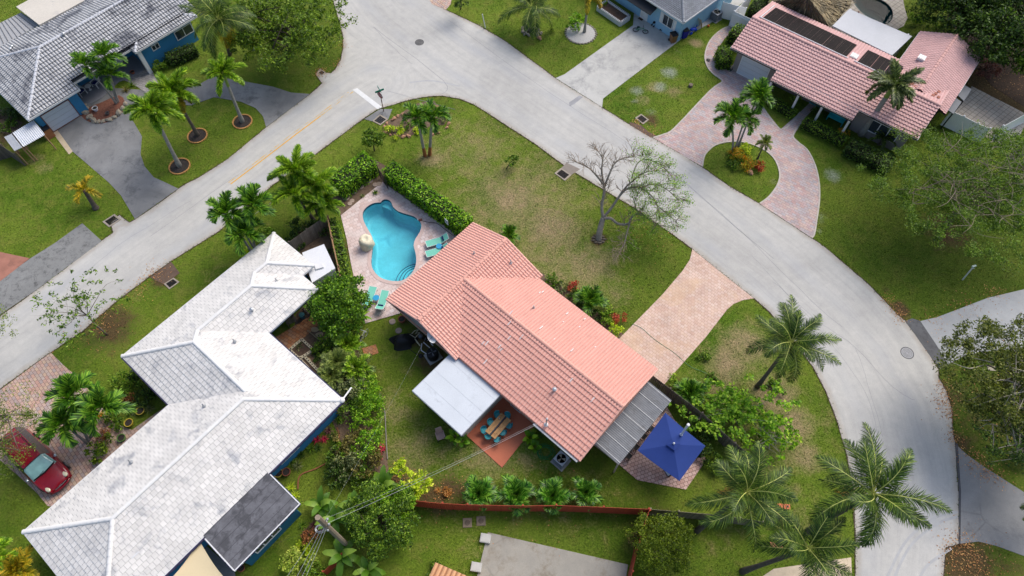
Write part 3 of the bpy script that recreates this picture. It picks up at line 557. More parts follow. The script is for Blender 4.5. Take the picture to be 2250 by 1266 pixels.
PK = {  # fronds, length, first elevation range, droop, leaflets per side, leaflet length, width, V angle list, leaflet bend, stalk part without leaflets
 'coconut': dict(n=16, L=4.5, e=(-22, 78), droop=74, K=58, l=1.0, w=.036, va=(-26, 8), bend=.42, st=.12, r=.045),
 'foxtail': dict(n=12, L=2.3, e=(-18, 66), droop=72, K=46, l=.46, w=.06, va=(-80, -40, 0, 35, 75), bend=.12, st=.08, r=.03),
 'royal': dict(n=15, L=2.9, e=(-38, 60), droop=62, K=48, l=.52, w=.075, va=(-45, -10, 30), bend=.3, st=.08, r=.035),
 'christmas': dict(n=13, L=1.8, e=(-2, 74), droop=95, K=30, l=.60, w=.072, va=(28, 48), bend=.22, st=.12, r=.028),
 'areca': dict(n=20, L=1.7, e=(28, 86), droop=66, K=24, l=.46, w=.06, va=(22, 36), bend=.25, st=.22, r=.018),
 'young': dict(n=13, L=1.45, e=(12, 85), droop=66, K=17, l=.55, w=.065, va=(18, 34), bend=.25, st=.1, r=.02),
 'date': dict(n=22, L=.95, e=(-25, 80), droop=58, K=22, l=.24, w=.028, va=(15, 30), bend=.15, st=.12, r=.015),
 'cycad': dict(n=26, L=1.0, e=(-5, 75), droop=55, K=26, l=.2, w=.03, va=(14, 24), bend=.1, st=.06, r=.015)}
def crown_mesh(kind, org, size=1.0, n=None, wind=(0, 0), seed=0, e=None, twist=0):
    k = dict(PK[kind]); g = random.Random(seed); n = n or k['n']; e0, e1 = e or k['e']; leaf = []; ribs = MB(); S = 22
    for i in range(n):
        az = i*2.39996+twist+g.uniform(-.35, .35); f = (i+.5)/n; el = R(e0+(e1-e0)*f**.9+g.uniform(-5, 5)); L = k['L']*size*g.uniform(.78, 1.1)*(1-.22*f); crv = R(g.uniform(-55, 55)) if kind == 'coconut' else R(g.uniform(-16, 16)); az0 = az
        p = np.array(org, float); pts = [p.copy()]; dirs = []
        for j in range(S):
            t = j/(S-1); az = az0+crv*t**1.6; a = el-R(k['droop'])*(t**1.35)*g.uniform(.97, 1.03)*(.65+.5*(1-f) if kind != 'areca' else 1)
            d = np.array([math.cos(az)*math.cos(a), math.sin(az)*math.cos(a), math.sin(a)])+np.array([wind[0], wind[1], 0])*t*.9; d /= np.linalg.norm(d)
            dirs.append(d); p = p+d*L/S; pts.append(p.copy())
        pts = np.array(pts); dirs = np.array(dirs+[dirs[-1]]); ribs.tube([tuple(q) for q in pts[::3]], [k['r']*size*(1-.8*j/(len(pts[::3])-1)) for j in range(len(pts[::3]))], 5, False)
        K = k['K']; t = np.linspace(k['st'], .995, K); x = t*S; i0 = np.minimum(x.astype(int), S-1); fr = (x-i0)[:, None]
        pp = pts[i0]*(1-fr)+pts[np.minimum(i0+1, S)]*fr; dd = dirs[i0]; side = unit(np.cross(dd, np.array([0, 0, 1.0])+1e-3)); up = np.cross(side, dd)
        prof = np.minimum(1, (t-k['st'])*6+.35)*np.minimum(1, (1.03-t)*2.6+.12)
        for va in k['va']:
            for sg in (-1, 1):
                v = R(va+g.uniform(-6, 6)); jt = rng.normal(0, .10, (K, 3))
                lat = side*sg*math.cos(v)+up*math.sin(v); ld = unit(dd*(.55+.5*t[:, None])+lat*(1.0-.3*t[:, None])+jt+np.array([wind[0], wind[1], 0])*.35)
                torn = np.where(rng.uniform(0, 1, K) < .06, .25, 1.0)
                leaf.append(leaflets(pp, ld, torn*k['l']*size*prof*rng.uniform(.72, 1.1, K), k['w']*size, k['bend'], up))
    V = []; F = []; o = 0
    for v, f in leaf: V.append(v); F.append(f+o); o += len(v)
    return np.concatenate(V), np.concatenate(F), ribs
def palm(name, label, kind, base, crown=None, h=None, mat=None, rib=None, bark=None, size=1.0, trunk=.13, shaft=None, n=None, wind=(0, 0), seed=1, bend=0, nuts=0, group=None, cat='palm tree', e=None, swell=1.5, skirt=None, z0=0, paint_band=None):
    B = P(*base, z0); 
    if crown is not None: h = h or hgt(base, crown); K = P(crown[0], crown[1], h)-B; K.z = h-z0
    else: K = Vector((0, 0, h))
    t = thing(name, label, cat, B, 0, group)
    V, F, ribs = crown_mesh(kind, K, size, n, wind, seed, e); MB().arr(V, F).build('fronds', mat, t); ribs.build('midribs', rib or mat, t)
    hor = Vector((K.x, K.y, 0)); pts = []; S = 12
    for i in range(S+1):
        s = i/S; q = hor*(s**(1+bend)) if bend >= 0 else hor*(1-(1-s)**(1-bend)); pts.append(Vector((q.x, q.y, K.z*s-.1*(1-s))))
    rad = [trunk*(swell-(swell-1)*min(1, i/S*4))*(1-.25*i/S)*(1+.05*(i % 2)) for i in range(S+1)]
    if K.z > .35:
        cut = int(S*.8) if shaft else S
        MB().tube(pts[:cut+1], rad[:cut+1], 10).build('trunk', bark, t, smooth=True)
        if paint_band: MB().tube([pts[0]+Vector((0, 0, .1)), pts[1], pts[3]], [r*1.06 for r in (rad[0], rad[1], rad[3])], 10, False).build('painted_band', paint_band, t, smooth=True)
        if shaft: MB().tube(pts[cut:], [trunk*.95]+[trunk*.8]*(S-cut-1)+[trunk*.5], 10).build('crownshaft', shaft, t, smooth=True)
    if nuts:
        m = MB(); g = random.Random(seed+5)
        for i in range(nuts): a = g.uniform(0, 6.28); m.blob((K.x+.28*math.cos(a), K.y+.28*math.sin(a), K.z-.3-g.uniform(0, .25)), (.12, .12, .15), i, .05, 7, 5)
        m.build('coconuts', M('coconut', C(150, 140, 60), .5), t, smooth=True)
    if skirt:
        V, F, rb = crown_mesh(kind, K-Vector((0, 0, .2)), size*.8, skirt[0], wind, seed+9, (-70, -45)); MB().arr(V, F).build('dead_fronds', skirt[1], t)
    return t
def blade(pts, wid, fold=.0):
    """one long leaf: a strip along pts of varying width"""
    pts = np.array(pts, float); d = np.gradient(pts, axis=0); side = unit(np.cross(unit(d), np.array([0, 0, 1.0])+1e-3)); w_ = np.array(wid)[:, None]; up = np.cross(side, unit(d))
    V = np.concatenate([pts-side*w_+up*w_*fold, pts, pts+side*w_+up*w_*fold]); n = len(pts); i = np.arange(n-1)[:, None]
    return V, np.concatenate([i+np.array([[0, n, n+1, 1]]), i+np.array([[n, 2*n, 2*n+1, n+1]])])
def rosette(c, n, L, w, e=(20, 80), droop=80, seed=0, fold=.2, prof=None, stalk=0):
    g = random.Random(seed); Vs = []; Fs = []; o = 0; S = 7
    for i in range(n):
        az = i*2.39996+g.uniform(-.3, .3); el = R(e[0]+(e[1]-e[0])*(i+.5)/n); l = L*g.uniform(.75, 1.1); p = np.array(c, float)+np.array([0, 0, stalk*g.uniform(.6, 1)]); pts = [p.copy()]
        if stalk: p = p+np.array([math.cos(az), math.sin(az), 0])*stalk*.35; pts = [p.copy()]
        for j in range(S-1):
            a = el-R(droop)*((j/(S-1))**1.2); p = p+np.array([math.cos(az)*math.cos(a), math.sin(az)*math.cos(a), math.sin(a)])*l/S; pts.append(p.copy())
        v, f = blade(pts, [w*q*g.uniform(.85, 1.1) for q in (prof or (.5, .9, 1, .95, .75, .45, .05))], fold); Vs.append(v); Fs.append(f+o); o += len(v)
    return np.concatenate(Vs), np.concatenate(Fs)
SPINY = (.7, 1, .9, .75, .5, .25, .02); OVAL = (.15, .75, 1, 1, .8, .5, .06)
# foliage colours
L_MID = LEAF('leaf_mid', C(38, 66, 14), C(82, 120, 30), C(138, 170, 58)); L_BRIGHT = LEAF('leaf_bright', C(52, 84, 16), C(108, 150, 36), C(176, 205, 84)); L_DARK = LEAF('leaf_dark', C(24, 46, 16), C(54, 84, 30), C(98, 130, 54))
L_HEDGE = LEAF('leaf_hedge', C(48, 90, 8), C(104, 160, 20), C(172, 216, 66), rough=.5); L_VIVID = LEAF('leaf_vivid', C(70, 112, 14), C(118, 172, 30), C(184, 218, 80), trans=.45); L_SHADE = LEAF('leaf_shade_tree', C(38, 62, 12), C(84, 118, 28), C(140, 168, 60)); L_OLIVE = LEAF('leaf_olive', C(66, 66, 30), C(108, 106, 56), C(160, 152, 96)); L_LIME = LEAF('leaf_lime', C(110, 150, 20), C(178, 206, 44), C(226, 230, 90))
L_GREY = LEAF('leaf_grey_green', C(64, 80, 52), C(108, 122, 84), C(160, 168, 128)); L_RED = LEAF('leaf_red', C(120, 34, 40), C(176, 60, 56), C(196, 120, 70)); L_CROT = LEAF('leaf_croton', C(90, 110, 20), C(196, 184, 50), C(212, 110, 50)); L_PURP = LEAF('leaf_purple', C(60, 40, 50), C(112, 70, 84), C(150, 110, 120))
L_MAG = LEAF('leaf_magenta', C(110, 24, 60), C(190, 40, 90), C(220, 90, 120)); L_BRONZE = LEAF('leaf_bronze', C(84, 52, 34), C(140, 92, 62), C(190, 130, 90)); L_FEATH = LEAF('leaf_feathery', C(66, 92, 30), C(104, 130, 50), C(150, 168, 84), trans=.45); L_DEAD = LEAF('leaf_dead', C(140, 96, 50), C(180, 130, 76), C(206, 166, 110))
F_COCO = LEAF('frond_coconut', C(26, 50, 16), C(60, 92, 34), C(128, 154, 72), rough=.5); F_FOX = LEAF('frond_foxtail', C(52, 90, 14), C(104, 150, 30), C(178, 208, 78), rough=.4); F_XMAS = LEAF('frond_christmas', C(28, 64, 14), C(72, 124, 34), C(140, 184, 66), rough=.42); F_ROY = LEAF('frond_royal', C(40, 58, 30), C(80, 100, 54), C(132, 146, 92), rough=.4)
F_YOUNG = LEAF('frond_young', C(26, 66, 14), C(66, 124, 34), C(140, 190, 80), rough=.35); F_YEL = LEAF('frond_yellowing', C(90, 100, 20), C(160, 156, 40), C(212, 180, 60)); F_DATE = LEAF('frond_date', C(70, 92, 48), C(112, 134, 70), C(150, 164, 100)); F_BAN = LEAF('leaf_banana', C(60, 100, 30), C(104, 150, 52), C(158, 190, 92), trans=.45, rough=.4)
RIB = M('rib_yellow', C(216, 220, 120), .5); RIBG = M('rib_green', C(120, 150, 60), .5); RIBO = M('rib_orange', C(190, 140, 60), .5)
BARK = M('bark_grey_brown', C(124, 112, 98), .9, .25, 3, .02, 14); BARKP = M('bark_pale', C(176, 168, 152), .85, .2, 3, .02, 10); BARKD = M('bark_dark', C(84, 74, 64), .9, .25, 3, .02, 12); PBARK = M('palm_bark', C(158, 154, 146), .85, .2, 5, .02, 8); PBARKD = M('palm_bark_dark', C(104, 94, 84), .9, .25, 5, .02, 8)
SHAFT = M('crownshaft_green', C(140, 170, 80), .4, .12, 2); SHAFTP = M('crownshaft_pale', C(176, 186, 140), .4, .12, 2)

def shrub(name, label, at_, r, h, mat, per=None, leaf=.09, group=None, cat='shrub', stem=BARKD, dense=1.0, z0=0, stemmed=True):
    """low plant: leaves in clumps over a few stems; at_ = photo point of its middle on the ground"""
    B = P(*at_, z0); t = thing(name, label, cat, B, 0, group); k = max(6, int(14*dense*(r*r*h)**.6+4))
    pts, cc = clumped((0, 0, h*.5), (r, r, h*.5), k, per or int(46*dense), .34*max(.7, r)**.5, .8, -.4, .35)
    pts[:, 2] = np.abs(pts[:, 2]); MB().arr(*leaf_faces(pts, leaf)).build('foliage', mat, t)
    m = MB()
    for i in range(5): e = Vector(cc[i % len(cc)]); m.tube([(0, 0, -.05), e*.5+Vector((0, 0, .05)), e], [.03, .02, .008], 5)
    m.build('stem', stem, t); return t
def ros(name, label, at_, n, L, w, mat, e=(15, 80), droop=70, fold=.2, group=None, cat='plant', prof=None, seed=0, stalk=0, z0=0):
    B = P(*at_, z0); V, F = rosette((0, 0, .02), n, L, w, e, droop, seed, fold, prof, stalk); o = MB().arr(V, F).build(name, mat); o.location = B
    if stalk:
        m = MB(); g = random.Random(seed)
    return tag(o, label, cat, group)
# ============================================================ HOUSES
def clip_convex(bm, poly):
    n = len(poly); cx = sum(p[0] for p in poly)/n; cy = sum(p[1] for p in poly)/n
    for i in range(n):
        a, b = poly[i], poly[(i+1) % n]; nx, ny = b[1]-a[1], -(b[0]-a[0])
        if nx*(cx-a[0])+ny*(cy-a[1]) > 0: nx, ny = -nx, -ny
        bmesh.ops.bisect_plane(bm, geom=bm.verts[:]+bm.edges[:]+bm.faces[:], plane_co=(a[0], a[1], 0), plane_no=Vector((nx, ny, 0)).normalized(), clear_outer=True, dist=1e-5)
def slope(mb, under, poly, axis, e0, sg, z0, s, kind, tw, rh, jit=.004):
    """tiles on one roof slope. poly: plan outline (convex); the eave runs along axis at coordinate e0 and the slope climbs in direction sg"""
    bm = bmesh.new(); A = 0 if axis == 'u' else 1; B_ = 1-A
    a0 = min(p[A] for p in poly); a1 = max(p[A] for p in poly); t0 = min((p[B_]-e0)*sg for p in poly); t1 = max((p[B_]-e0)*sg for p in poly)
    r0 = math.floor(t0/rh+1e-6); r1 = math.ceil(t1/rh)
    def pos(a, t, dz):
        q = [0, 0]; q[A] = a; q[B_] = e0+sg*t; return (q[0], q[1], z0+s*t+dz)
    n = len(poly); cx = sum(p[0] for p in poly)/n; cy = sum(p[1] for p in poly)/n
    edges = []
    for i in range(n):
        p, q = poly[i], poly[(i+1) % n]; nx, ny = q[1]-p[1], -(q[0]-p[0]); l = math.hypot(nx, ny); nx /= l; ny /= l
        if nx*(cx-p[0])+ny*(cy-p[1]) > 0: nx, ny = -nx, -ny
        edges.append((p, nx, ny))
    for r in range(r0, r1):
        off = (r % 2)*.5 if kind == 'flat' else 0
        for k in range(math.floor(a0/tw)-1, math.ceil(a1/tw)+1):
            ua = (k+off)*tw; ub = ua+tw*(.955 if kind == 'flat' else 1.0); ta = r*rh; tb = ta+rh*1.03
            ccx = (ua+ub)/2; cct = (ta+tb)/2; q = [0, 0]; q[A] = ccx; q[B_] = e0+sg*cct
            if any((q[0]-p[0])*nx+(q[1]-p[1])*ny > max(tw, rh) for p, nx, ny in edges): continue
            j = random.uniform(-jit, jit); j2 = random.uniform(-jit, jit)*.7
            if kind == 'flat':
                st = .045; vs = [pos(ua, ta, st+j), pos(ub, ta, st+j2), pos(ub, tb, .008+j2), pos(ua, tb, .008+j), pos(ua, ta, -.005), pos(ub, ta, -.005)]
                bv = [bm.verts.new(v) for v in vs]; fs = [(0, 1, 2, 3), (4, 5, 1, 0)]
            else:
                st = .075; am = .05; W = [0, .55, 1, .55, 0, -.22]; X_ = [0, .14, .34, .54, .68, .85]; W.append(0); X_.append(1.0)
                lo = [pos(ua+(ub-ua)*x, ta, st+am*h_+j) for x, h_ in zip(X_, W)]; hi = [pos(ua+(ub-ua)*x, tb, .005+am*h_+j) for x, h_ in zip(X_, W)]; dn = [pos(ua+(ub-ua)*x, ta, -.03) for x in X_]
                m7 = len(W); bv = [bm.verts.new(v) for v in lo+hi+dn]; fs = [(i, i+1, m7+i+1, m7+i) for i in range(m7-1)]+[(2*m7+i, 2*m7+i+1, i+1, i) for i in range(m7-1)]
            for q_, f in enumerate(fs): bm.faces.new([bv[i] for i in f]).material_index = 1 if kind == 'barrel' and (4 <= q_ <= 5 or q_ >= 6) else 0  # pan and riser faces: darker colour paints in groove shade, with some dirt
    clip_convex(bm, poly); bm.verts.index_update()
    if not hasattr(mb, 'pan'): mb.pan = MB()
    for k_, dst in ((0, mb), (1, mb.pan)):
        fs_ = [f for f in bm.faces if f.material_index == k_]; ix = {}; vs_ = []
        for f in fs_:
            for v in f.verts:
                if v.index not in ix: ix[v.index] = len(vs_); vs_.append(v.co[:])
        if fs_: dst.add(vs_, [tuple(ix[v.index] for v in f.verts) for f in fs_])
    bm.free()
    def zz(p): return z0+s*((p[B_]-e0)*sg)-.035
    under.add([(p[0], p[1], zz(p)) for p in poly], [tuple(range(n))]); under.add([(p[0], p[1], zz(p)-.06) for p in poly], [tuple(range(n))])
def caps(mb, p, q, r=.13, seg=.42, lift=.02):
    """overlapping ridge tiles along a ridge or hip"""
    if isinstance(mb, list): mb.append(MB()); mb = mb[-1]
    p = Vector(p); q = Vector(q); L = (q-p).length; n = max(1, round(L/seg)); d = (q-p).normalized(); side = d.cross(Vector((0, 0, 1))).normalized(); up = side.cross(d)
    for i in range(n):
        a = p+d*(L*i/n); b = p+d*(L*(i+1.06)/n); j = random.uniform(-.008, .008); vs = []
        for c, rr, h in ((a, r*1.06, lift+.015+j), (b, r*.92, lift+j)):
            vs += [c+side*rr*math.cos(t)+up*(rr*.75*math.sin(t)+h-.03) for t in [math.pi*k/6 for k in range(7)]]
        mb.add(vs, [(k, k+7, k+8, k+1) for k in range(6)]+[tuple(range(7))])
class House:
    def __init__(s, name, label, O, ang, z0=2.8):
        s.t = thing(name, label, 'house', (O[0], O[1], 0), R(ang)); s.z0 = z0; s.tiles = MB(); s.under = MB(); s.cap = []; s.O = O; s.ang = R(ang); s.gab = []
    def L(s, px, py, z=0):
        p = P(px, py, z); x, y = p.x-s.O[0], p.y-s.O[1]; c, q = math.cos(s.ang), math.sin(s.ang); return (x*c+y*q, -x*q+y*c)
    def W(s, u, v, z=0):
        c, q = math.cos(s.ang), math.sin(s.ang); return Vector((s.O[0]+u*c-v*q, s.O[1]+u*q+v*c, z))
    def wing(s, rect, axis, sl, ends=('hip', 'hip'), kind='flat', tw=.38, rh=.38, z0=None, ridge=None, clipf=None, capr=.13, sl2=None, skip=(), nocap=False):
        """a pitched wing over rect (u0,u1,v0,v1); ridge along axis"""
        z0 = z0 or s.z0; u0, u1, v0, v1 = rect
        if axis == 'v': a0, a1, b0, b1 = v0, v1, u0, u1
        else: a0, a1, b0, b1 = u0, u1, v0, v1
        rb = ridge if ridge is not None else (b0+b1)/2; h = sl*(rb-b0); s_hi = h/(b1-rb); z1 = z0+h
        sa = sl; run = h/sa
        r0 = a0+(run if ends[0] == 'hip' else 0); r1 = a1-(run if ends[1] == 'hip' else 0)
        mk = (lambda a, b: (a, b)) if axis == 'u' else (lambda a, b: (b, a)); ax2 = 'v' if axis == 'u' else 'u'
        lo = [mk(a0, b0), mk(a1, b0), mk(r1, rb), mk(r0, rb)]; hi = [mk(a1, b1), mk(a0, b1), mk(r0, rb), mk(r1, rb)]
        for tag_, poly, e, sg, sl_ in (('lo', lo, b0, 1, sl), ('hi', hi, b1, -1, s_hi)):
            if tag_ in skip: continue
            for pl_ in (clipf[tag_](poly) if clipf and tag_ in clipf else [poly]): slope(s.tiles, s.under, pl_, axis, e, sg, z0, sl_, kind, tw, rh)
        if ends[0] == 'hip': slope(s.tiles, s.under, [mk(a0, b0), mk(r0, rb), mk(a0, b1)], ax2, a0, 1, z0, sa, kind, tw, rh)
        if ends[1] == 'hip': slope(s.tiles, s.under, [mk(a1, b0), mk(a1, b1), mk(r1, rb)], ax2, a1, -1, z0, sa, kind, tw, rh)
        if nocap: return
        c3 = lambda a, b, z: (*mk(a, b), z)
        caps(s.cap, c3(r0, rb, z1), c3(r1, rb, z1), capr)
        if ends[0] == 'hip':
            for b in (b0, b1): caps(s.cap, c3(a0, b, z0), c3(r0, rb, z1), capr)
        else: s.gab.append([c3(a0+.5, b0+.5, z0-.3), c3(a0+.5, b1-.5, z0-.3), c3(a0+.5, rb, z1-.12)])
        if ends[1] == 'hip':
            for b in (b0, b1): caps(s.cap, c3(a1, b, z0), c3(r1, rb, z1), capr)
        else: s.gab.append([c3(a1-.5, b0+.5, z0-.3), c3(a1-.5, b1-.5, z0-.3), c3(a1-.5, rb, z1-.12)])
    def finish(s, tilem, underm, capm, wallm, outline, fasciam, inset=.6, verge=(), gutter=None, fh=.16, panm=None, walls=None):
        t = s.t; rf = s.tiles.build('roof', tilem, t)
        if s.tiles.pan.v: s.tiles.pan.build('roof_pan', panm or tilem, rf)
        s.under.build('roof_underlay', underm, rf); [c.build('ridge_cap', capm, rf) for c in s.cap]
        n = len(outline); ar = sum(outline[i][0]*outline[(i+1) % n][1]-outline[(i+1) % n][0]*outline[i][1] for i in range(n))
        o = outline if ar > 0 else outline[::-1]
        def inset_poly(k):
            r = []
            for i in range(n):
                a, b, c = Vector(o[i-1]), Vector(o[i]), Vector(o[(i+1) % n]); d1 = (b-a).normalized(); d2 = (c-b).normalized(); n1 = Vector((-d1.y, d1.x)); n2 = Vector((-d2.y, d2.x))
                den = d1.x*d2.y-d1.y*d2.x
                r.append(tuple(b+n1*k) if abs(den) < 1e-6 else tuple(b+(n1+n2)*k/(1+n1.dot(n2))))
            return r
        wi = walls or inset_poly(inset); m = MB()
        for i in range(len(wi)): a, b = wi[i], wi[(i+1) % len(wi)]; m.add([(a[0], a[1], -.05), (b[0], b[1], -.05), (b[0], b[1], s.z0-.08), (a[0], a[1], s.z0-.08)], [(0, 1, 2, 3)])
        wl = m.build('wall', wallm, t)
        for g_ in s.gab: MB().add(g_, [(0, 1, 2)]).build('gable_wall', wallm, t)
        MB().sheet(inset_poly(.03), s.z0-.10).build('soffit', M('soffit_paint', C(214, 210, 202), .7), t)
        m = MB(); ip = inset_poly(.0); jp = inset_poly(-.05)
        for i in range(n):
            a, b, c, d = ip[i], ip[(i+1) % n], jp[(i+1) % n], jp[i]; z1 = s.z0+.015; z0 = s.z0-fh
            m.add([(*a, z0), (*b, z0), (*c, z0), (*d, z0), (*a, z1), (*b, z1), (*c, z1), (*d, z1)], [(0, 3, 2, 1), (4, 5, 6, 7), (3, 7, 6, 2), (0, 1, 5, 4)])
        m.build('fascia', fasciam, t)
        return t
    def opening(s, name, a, z0, z1, wd, nrm, frame, pane, panes=2, depth=.05, rows=1, hbars=0, label=None):
        """window or door on a wall: a = (u,v) centre on the wall face, nrm = outward unit (u,v)"""
        nx, ny = nrm; tx, ty = -ny, nx; m = MB(); f = .07
        def bx(x0, x1, za, zb, d0, d1, mm):
            c = [(a[0]+tx*x+nx*d, a[1]+ty*x+ny*d) for x, d in ((x0, d0), (x1, d0), (x1, d1), (x0, d1))]; mm.prism(c, za, zb)
        w2 = wd/2
        bx(-w2, w2, z1-f, z1, .002, depth, m); bx(-w2, w2, z0, z0+f, .002, depth, m); bx(-w2, -w2+f, z0+f, z1-f, .002, depth, m); bx(w2-f, w2, z0+f, z1-f, .002, depth, m)
        for k in range(1, panes): x = -w2+wd*k/panes; bx(x-f/2, x+f/2, z0+f, z1-f, .002, depth-.01, m)
        o = m.build(name, frame, s.t, label=label); p = MB(); bx(-w2+f, w2-f, z0+f, z1-f, .0, .015, p); 
        if hbars:
            h = MB()
            for k in range(1, hbars): z = z0+(z1-z0)*k/hbars; bx(-w2+f, w2-f, z-.012, z+.012, .015, .03, h)
            h.build('panel_groove', M('groove_grey', C(190, 192, 196), .6), o)
        p.build('pane' if not hbars else 'door_panel', pane, o); return o
GLASS = M('window_glass', (.03, .04, .05), .08, .1, 1, spec=.8); WHT = M('trim_white', C(240, 240, 240), .5, .04, 2); DARKM = M('dark_metal', C(44, 44, 50), .5, .1, 4)
# ---------------- the salmon roofed house
PK_T = M('salmon_tile', C(250, 190, 172), .6, .05, .5, island=.035, fine=.03, spec=.35); PK_U = M('salmon_underlay', C(120, 66, 58), .9); PK_C = M('salmon_cap', C(238, 176, 158), .6, .05, 2, island=.05)
CREAM = M('cream_stucco', C(214, 206, 186), .8, .06, 2, .01, 30)
h1 = House('salmon_house', 'single storey house with salmon pink barrel tile roof beside the turquoise pool', (2.21, 25.66), -41.5)
h1.wing((-7.45, -.25, -8.85, .33), 'v', .39, ('gable', 'gable'), 'barrel', .225, .33, capr=.15)
h1.wing((-3.85, 10.65, -8.62, 0), 'u', .326, ('gable', 'gable'), 'barrel', .225, .33, capr=.15)
OUT1 = [(-7.45, -8.85), (-1.15, -8.85), (-1.15, -8.62), (10.65, -8.62), (10.65, 0), (-.25, 0), (-.25, .33), (-7.45, .33)]
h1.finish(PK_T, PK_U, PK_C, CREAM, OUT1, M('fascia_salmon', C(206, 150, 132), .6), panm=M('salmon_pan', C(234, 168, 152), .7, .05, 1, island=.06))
m = []   # barge tiles up the gable verges
for (a, b) in (((-7.45, .33, 2.8), (-3.85, .33, 4.2)), ((-.25, .33, 2.8), (-3.85, .33, 4.2)), ((-7.45, -8.85, 2.8), (-3.85, -8.85, 4.2)), ((-.25, -8.85, 2.8), (-3.85, -8.85, 4.2)), ((10.65, -8.62, 2.8), (10.65, -4.31, 4.2)), ((10.65, 0, 2.8), (10.65, -4.31, 4.2))): caps(m, a, b, .10, .36, .0)
[q.build('verge_tile', PK_T, h1.t) for q in m]
MB().box((-.95, -12.5, 2.45), (3.72, -7.9, 2.62)).build('flat_roof', M('flat_roof_membrane', C(218, 224, 230), .55, .04, .8, stain=(C(196, 202, 208), .8, .6)), h1.t)
m = MB()
for v in (-11.5, -10.4, -9.2): m.box((-.94, v, 2.621), (3.71, v+.03, 2.627))
m.build('membrane_seam', M('seam_grey', C(206, 212, 218), .6), h1.t)
m = MB().box((-.98, -12.54, 2.40), (3.75, -12.501, 2.60)).box((3.721, -12.5, 2.40), (3.76, -8.6, 2.60)).box((-.99, -12.5, 2.40), (-.951, -8.6, 2.60)); m.build('flat_roof_trim', M('trim_grey', C(170, 176, 182), .5), h1.t)
MB().box((-.4, -12.1, -.05), (3.35, -7.6, 2.449)).build('extension_wall', CREAM, h1.t)
MB().box((-7.44, .381, 2.66), (-.26, .44, 2.80)).build('gutter', WHT, h1.t); MB().box((6.8, -8.80, 2.62), (10.6, -8.671, 2.76)).build('gutter', M('gutter_dark_lip', C(200, 202, 206), .5), h1.t)
# white lime marks on the tiles
for k in range(22):
    u = random.uniform(-3, 10.3); v = random.uniform(-8.2, -.3); z = 4.2-.326*abs(v+4.31)+.11
    if u < .3 and v > -9: u += 3
    sg = 1 if v < -4.31 else -1; l = random.uniform(.12, .4); MB().add([(u, v, z), (u+.07, v, z), (u+.07, v+l, z+sg*l*.326), (u, v+l, z+sg*l*.326)], [(0, 1, 2, 3)]).build('lime_mark', M('lime_white', C(246, 236, 232), .7), h1.t)
def vent(h, u, v, z, kind='pipe', label=None):
    m = MB()
    if kind == 'pipe': m.lathe([(.05, -.1), (.05, .28), (.035, .28), (.035, .2)], (u, v, z), 12).lathe([(.14, -.06), (.07, .05), (.05, .08)], (u, v, z), 12)
    elif kind == 'cap': m.lathe([(.07, -.1), (.07, .2), (.15, .22), (.15, .3), (.05, .36), (0, .37)], (u, v, z), 12)
    elif kind == 'box': m.box((u-.22, v-.2, z-.1), (u+.22, v+.2, z+.2)).box((u-.26, v-.24, z+.201), (u+.26, v+.24, z+.24))
    return m
for u, v, kd in ((6.5, -6.3, 'cap'), (1.35, -2.5, 'pipe'), (-2.4, -.8, 'pipe'), (-4.9, -2.1, 'pipe')):
    z = 4.2-.326*abs(v+4.31)+.08 if u > -2 else 4.2-.39*abs(u+3.85)+.08
    vent(h1, u, v, z, kd).build('roof_vent', M('vent_metal', C(200, 204, 208), .35, .05, 3, metal=.5), h1.t)
h1.opening('window', (-4.2, -8.25), .9, 2.0, 1.5, (0, -1), WHT, GLASS, 2)
h1.opening('window', (6.0, -8.02), .9, 2.0, 1.5, (0, -1), WHT, GLASS, 2); h1.opening('door', (4.6, -8.02), .05, 2.1, .95, (0, -1), WHT, GLASS, 1)
h1.opening('window', (-6.85, -3.5), .6, 2.1, 2.2, (-1, 0), WHT, GLASS, 3)
h1.opening('window', (3.0, -.6), .9, 2.1, 1.8, (0, 1), WHT, GLASS, 3); h1.opening('garage_door', (8.1, -.6), .02, 2.2, 4.4, (0, 1), WHT, WHT, 1, hbars=4)
# pergola shed roof of grey corrugated panels
m = MB(); n0 = 60
def perg(u, v): return 2.55-.06*(u-10.6)/1.9
per = thing('pergola', 'lean-to pergola roofed in grey corrugated panels between salmon roof and blue umbrella', 'pergola', h1.W(10.66, -4, 0), R(-41.5))
Wd = 2.05; v0_, v1_ = -3.0, 2.95
vs = []; n_ = 170
for i in range(n_+1):
    v = v0_+(v1_-v0_)*i/n_; z = .009*math.sin(v*2*math.pi/.14)
    for u in (0.02, Wd): vs.append((u, v, 2.60-u*.07+z))
m.add(vs, [(2*i, 2*i+1, 2*i+3, 2*i+2) for i in range(n_)]); m.build('roof_panel', M('weathered_fibre', C(132, 134, 138), .8, .14, 2, stain=(C(112, 112, 112), 1.2, .55), fine=.1), per)
m = MB()
for i in range(7): v = v0_+.15+i*(v1_-v0_-.3)/6; m.box((.03, v-.02, 2.615), (Wd, v+.02, 2.635)) if False else m.add([(.03, v-.02, 2.64), (.03, v+.02, 2.64), (Wd, v+.02, 2.50), (Wd, v-.02, 2.50)], [(0, 3, 2, 1)])
m.build('batten', M('batten_white', C(214, 214, 214), .5), per)
m = MB().box((Wd-.12, v0_, 2.28), (Wd-.04, v1_, 2.42)).box((.05, v0_, 2.32), (Wd-.12, v0_+.08, 2.44)).box((.05, v1_-.08, 2.32), (Wd-.12, v1_, 2.44)); m.build('beam', M('pergola_wood', C(190, 184, 170), .7, .12, 3), per)
for k, v in enumerate((v0_+.05, -1.0, 1.0, v1_-.15)): MB().box((Wd-.13, v, -.02), (Wd-.03, v+.1, 2.30)).build('post', M('pergola_wood', C(190, 184, 170)), per)
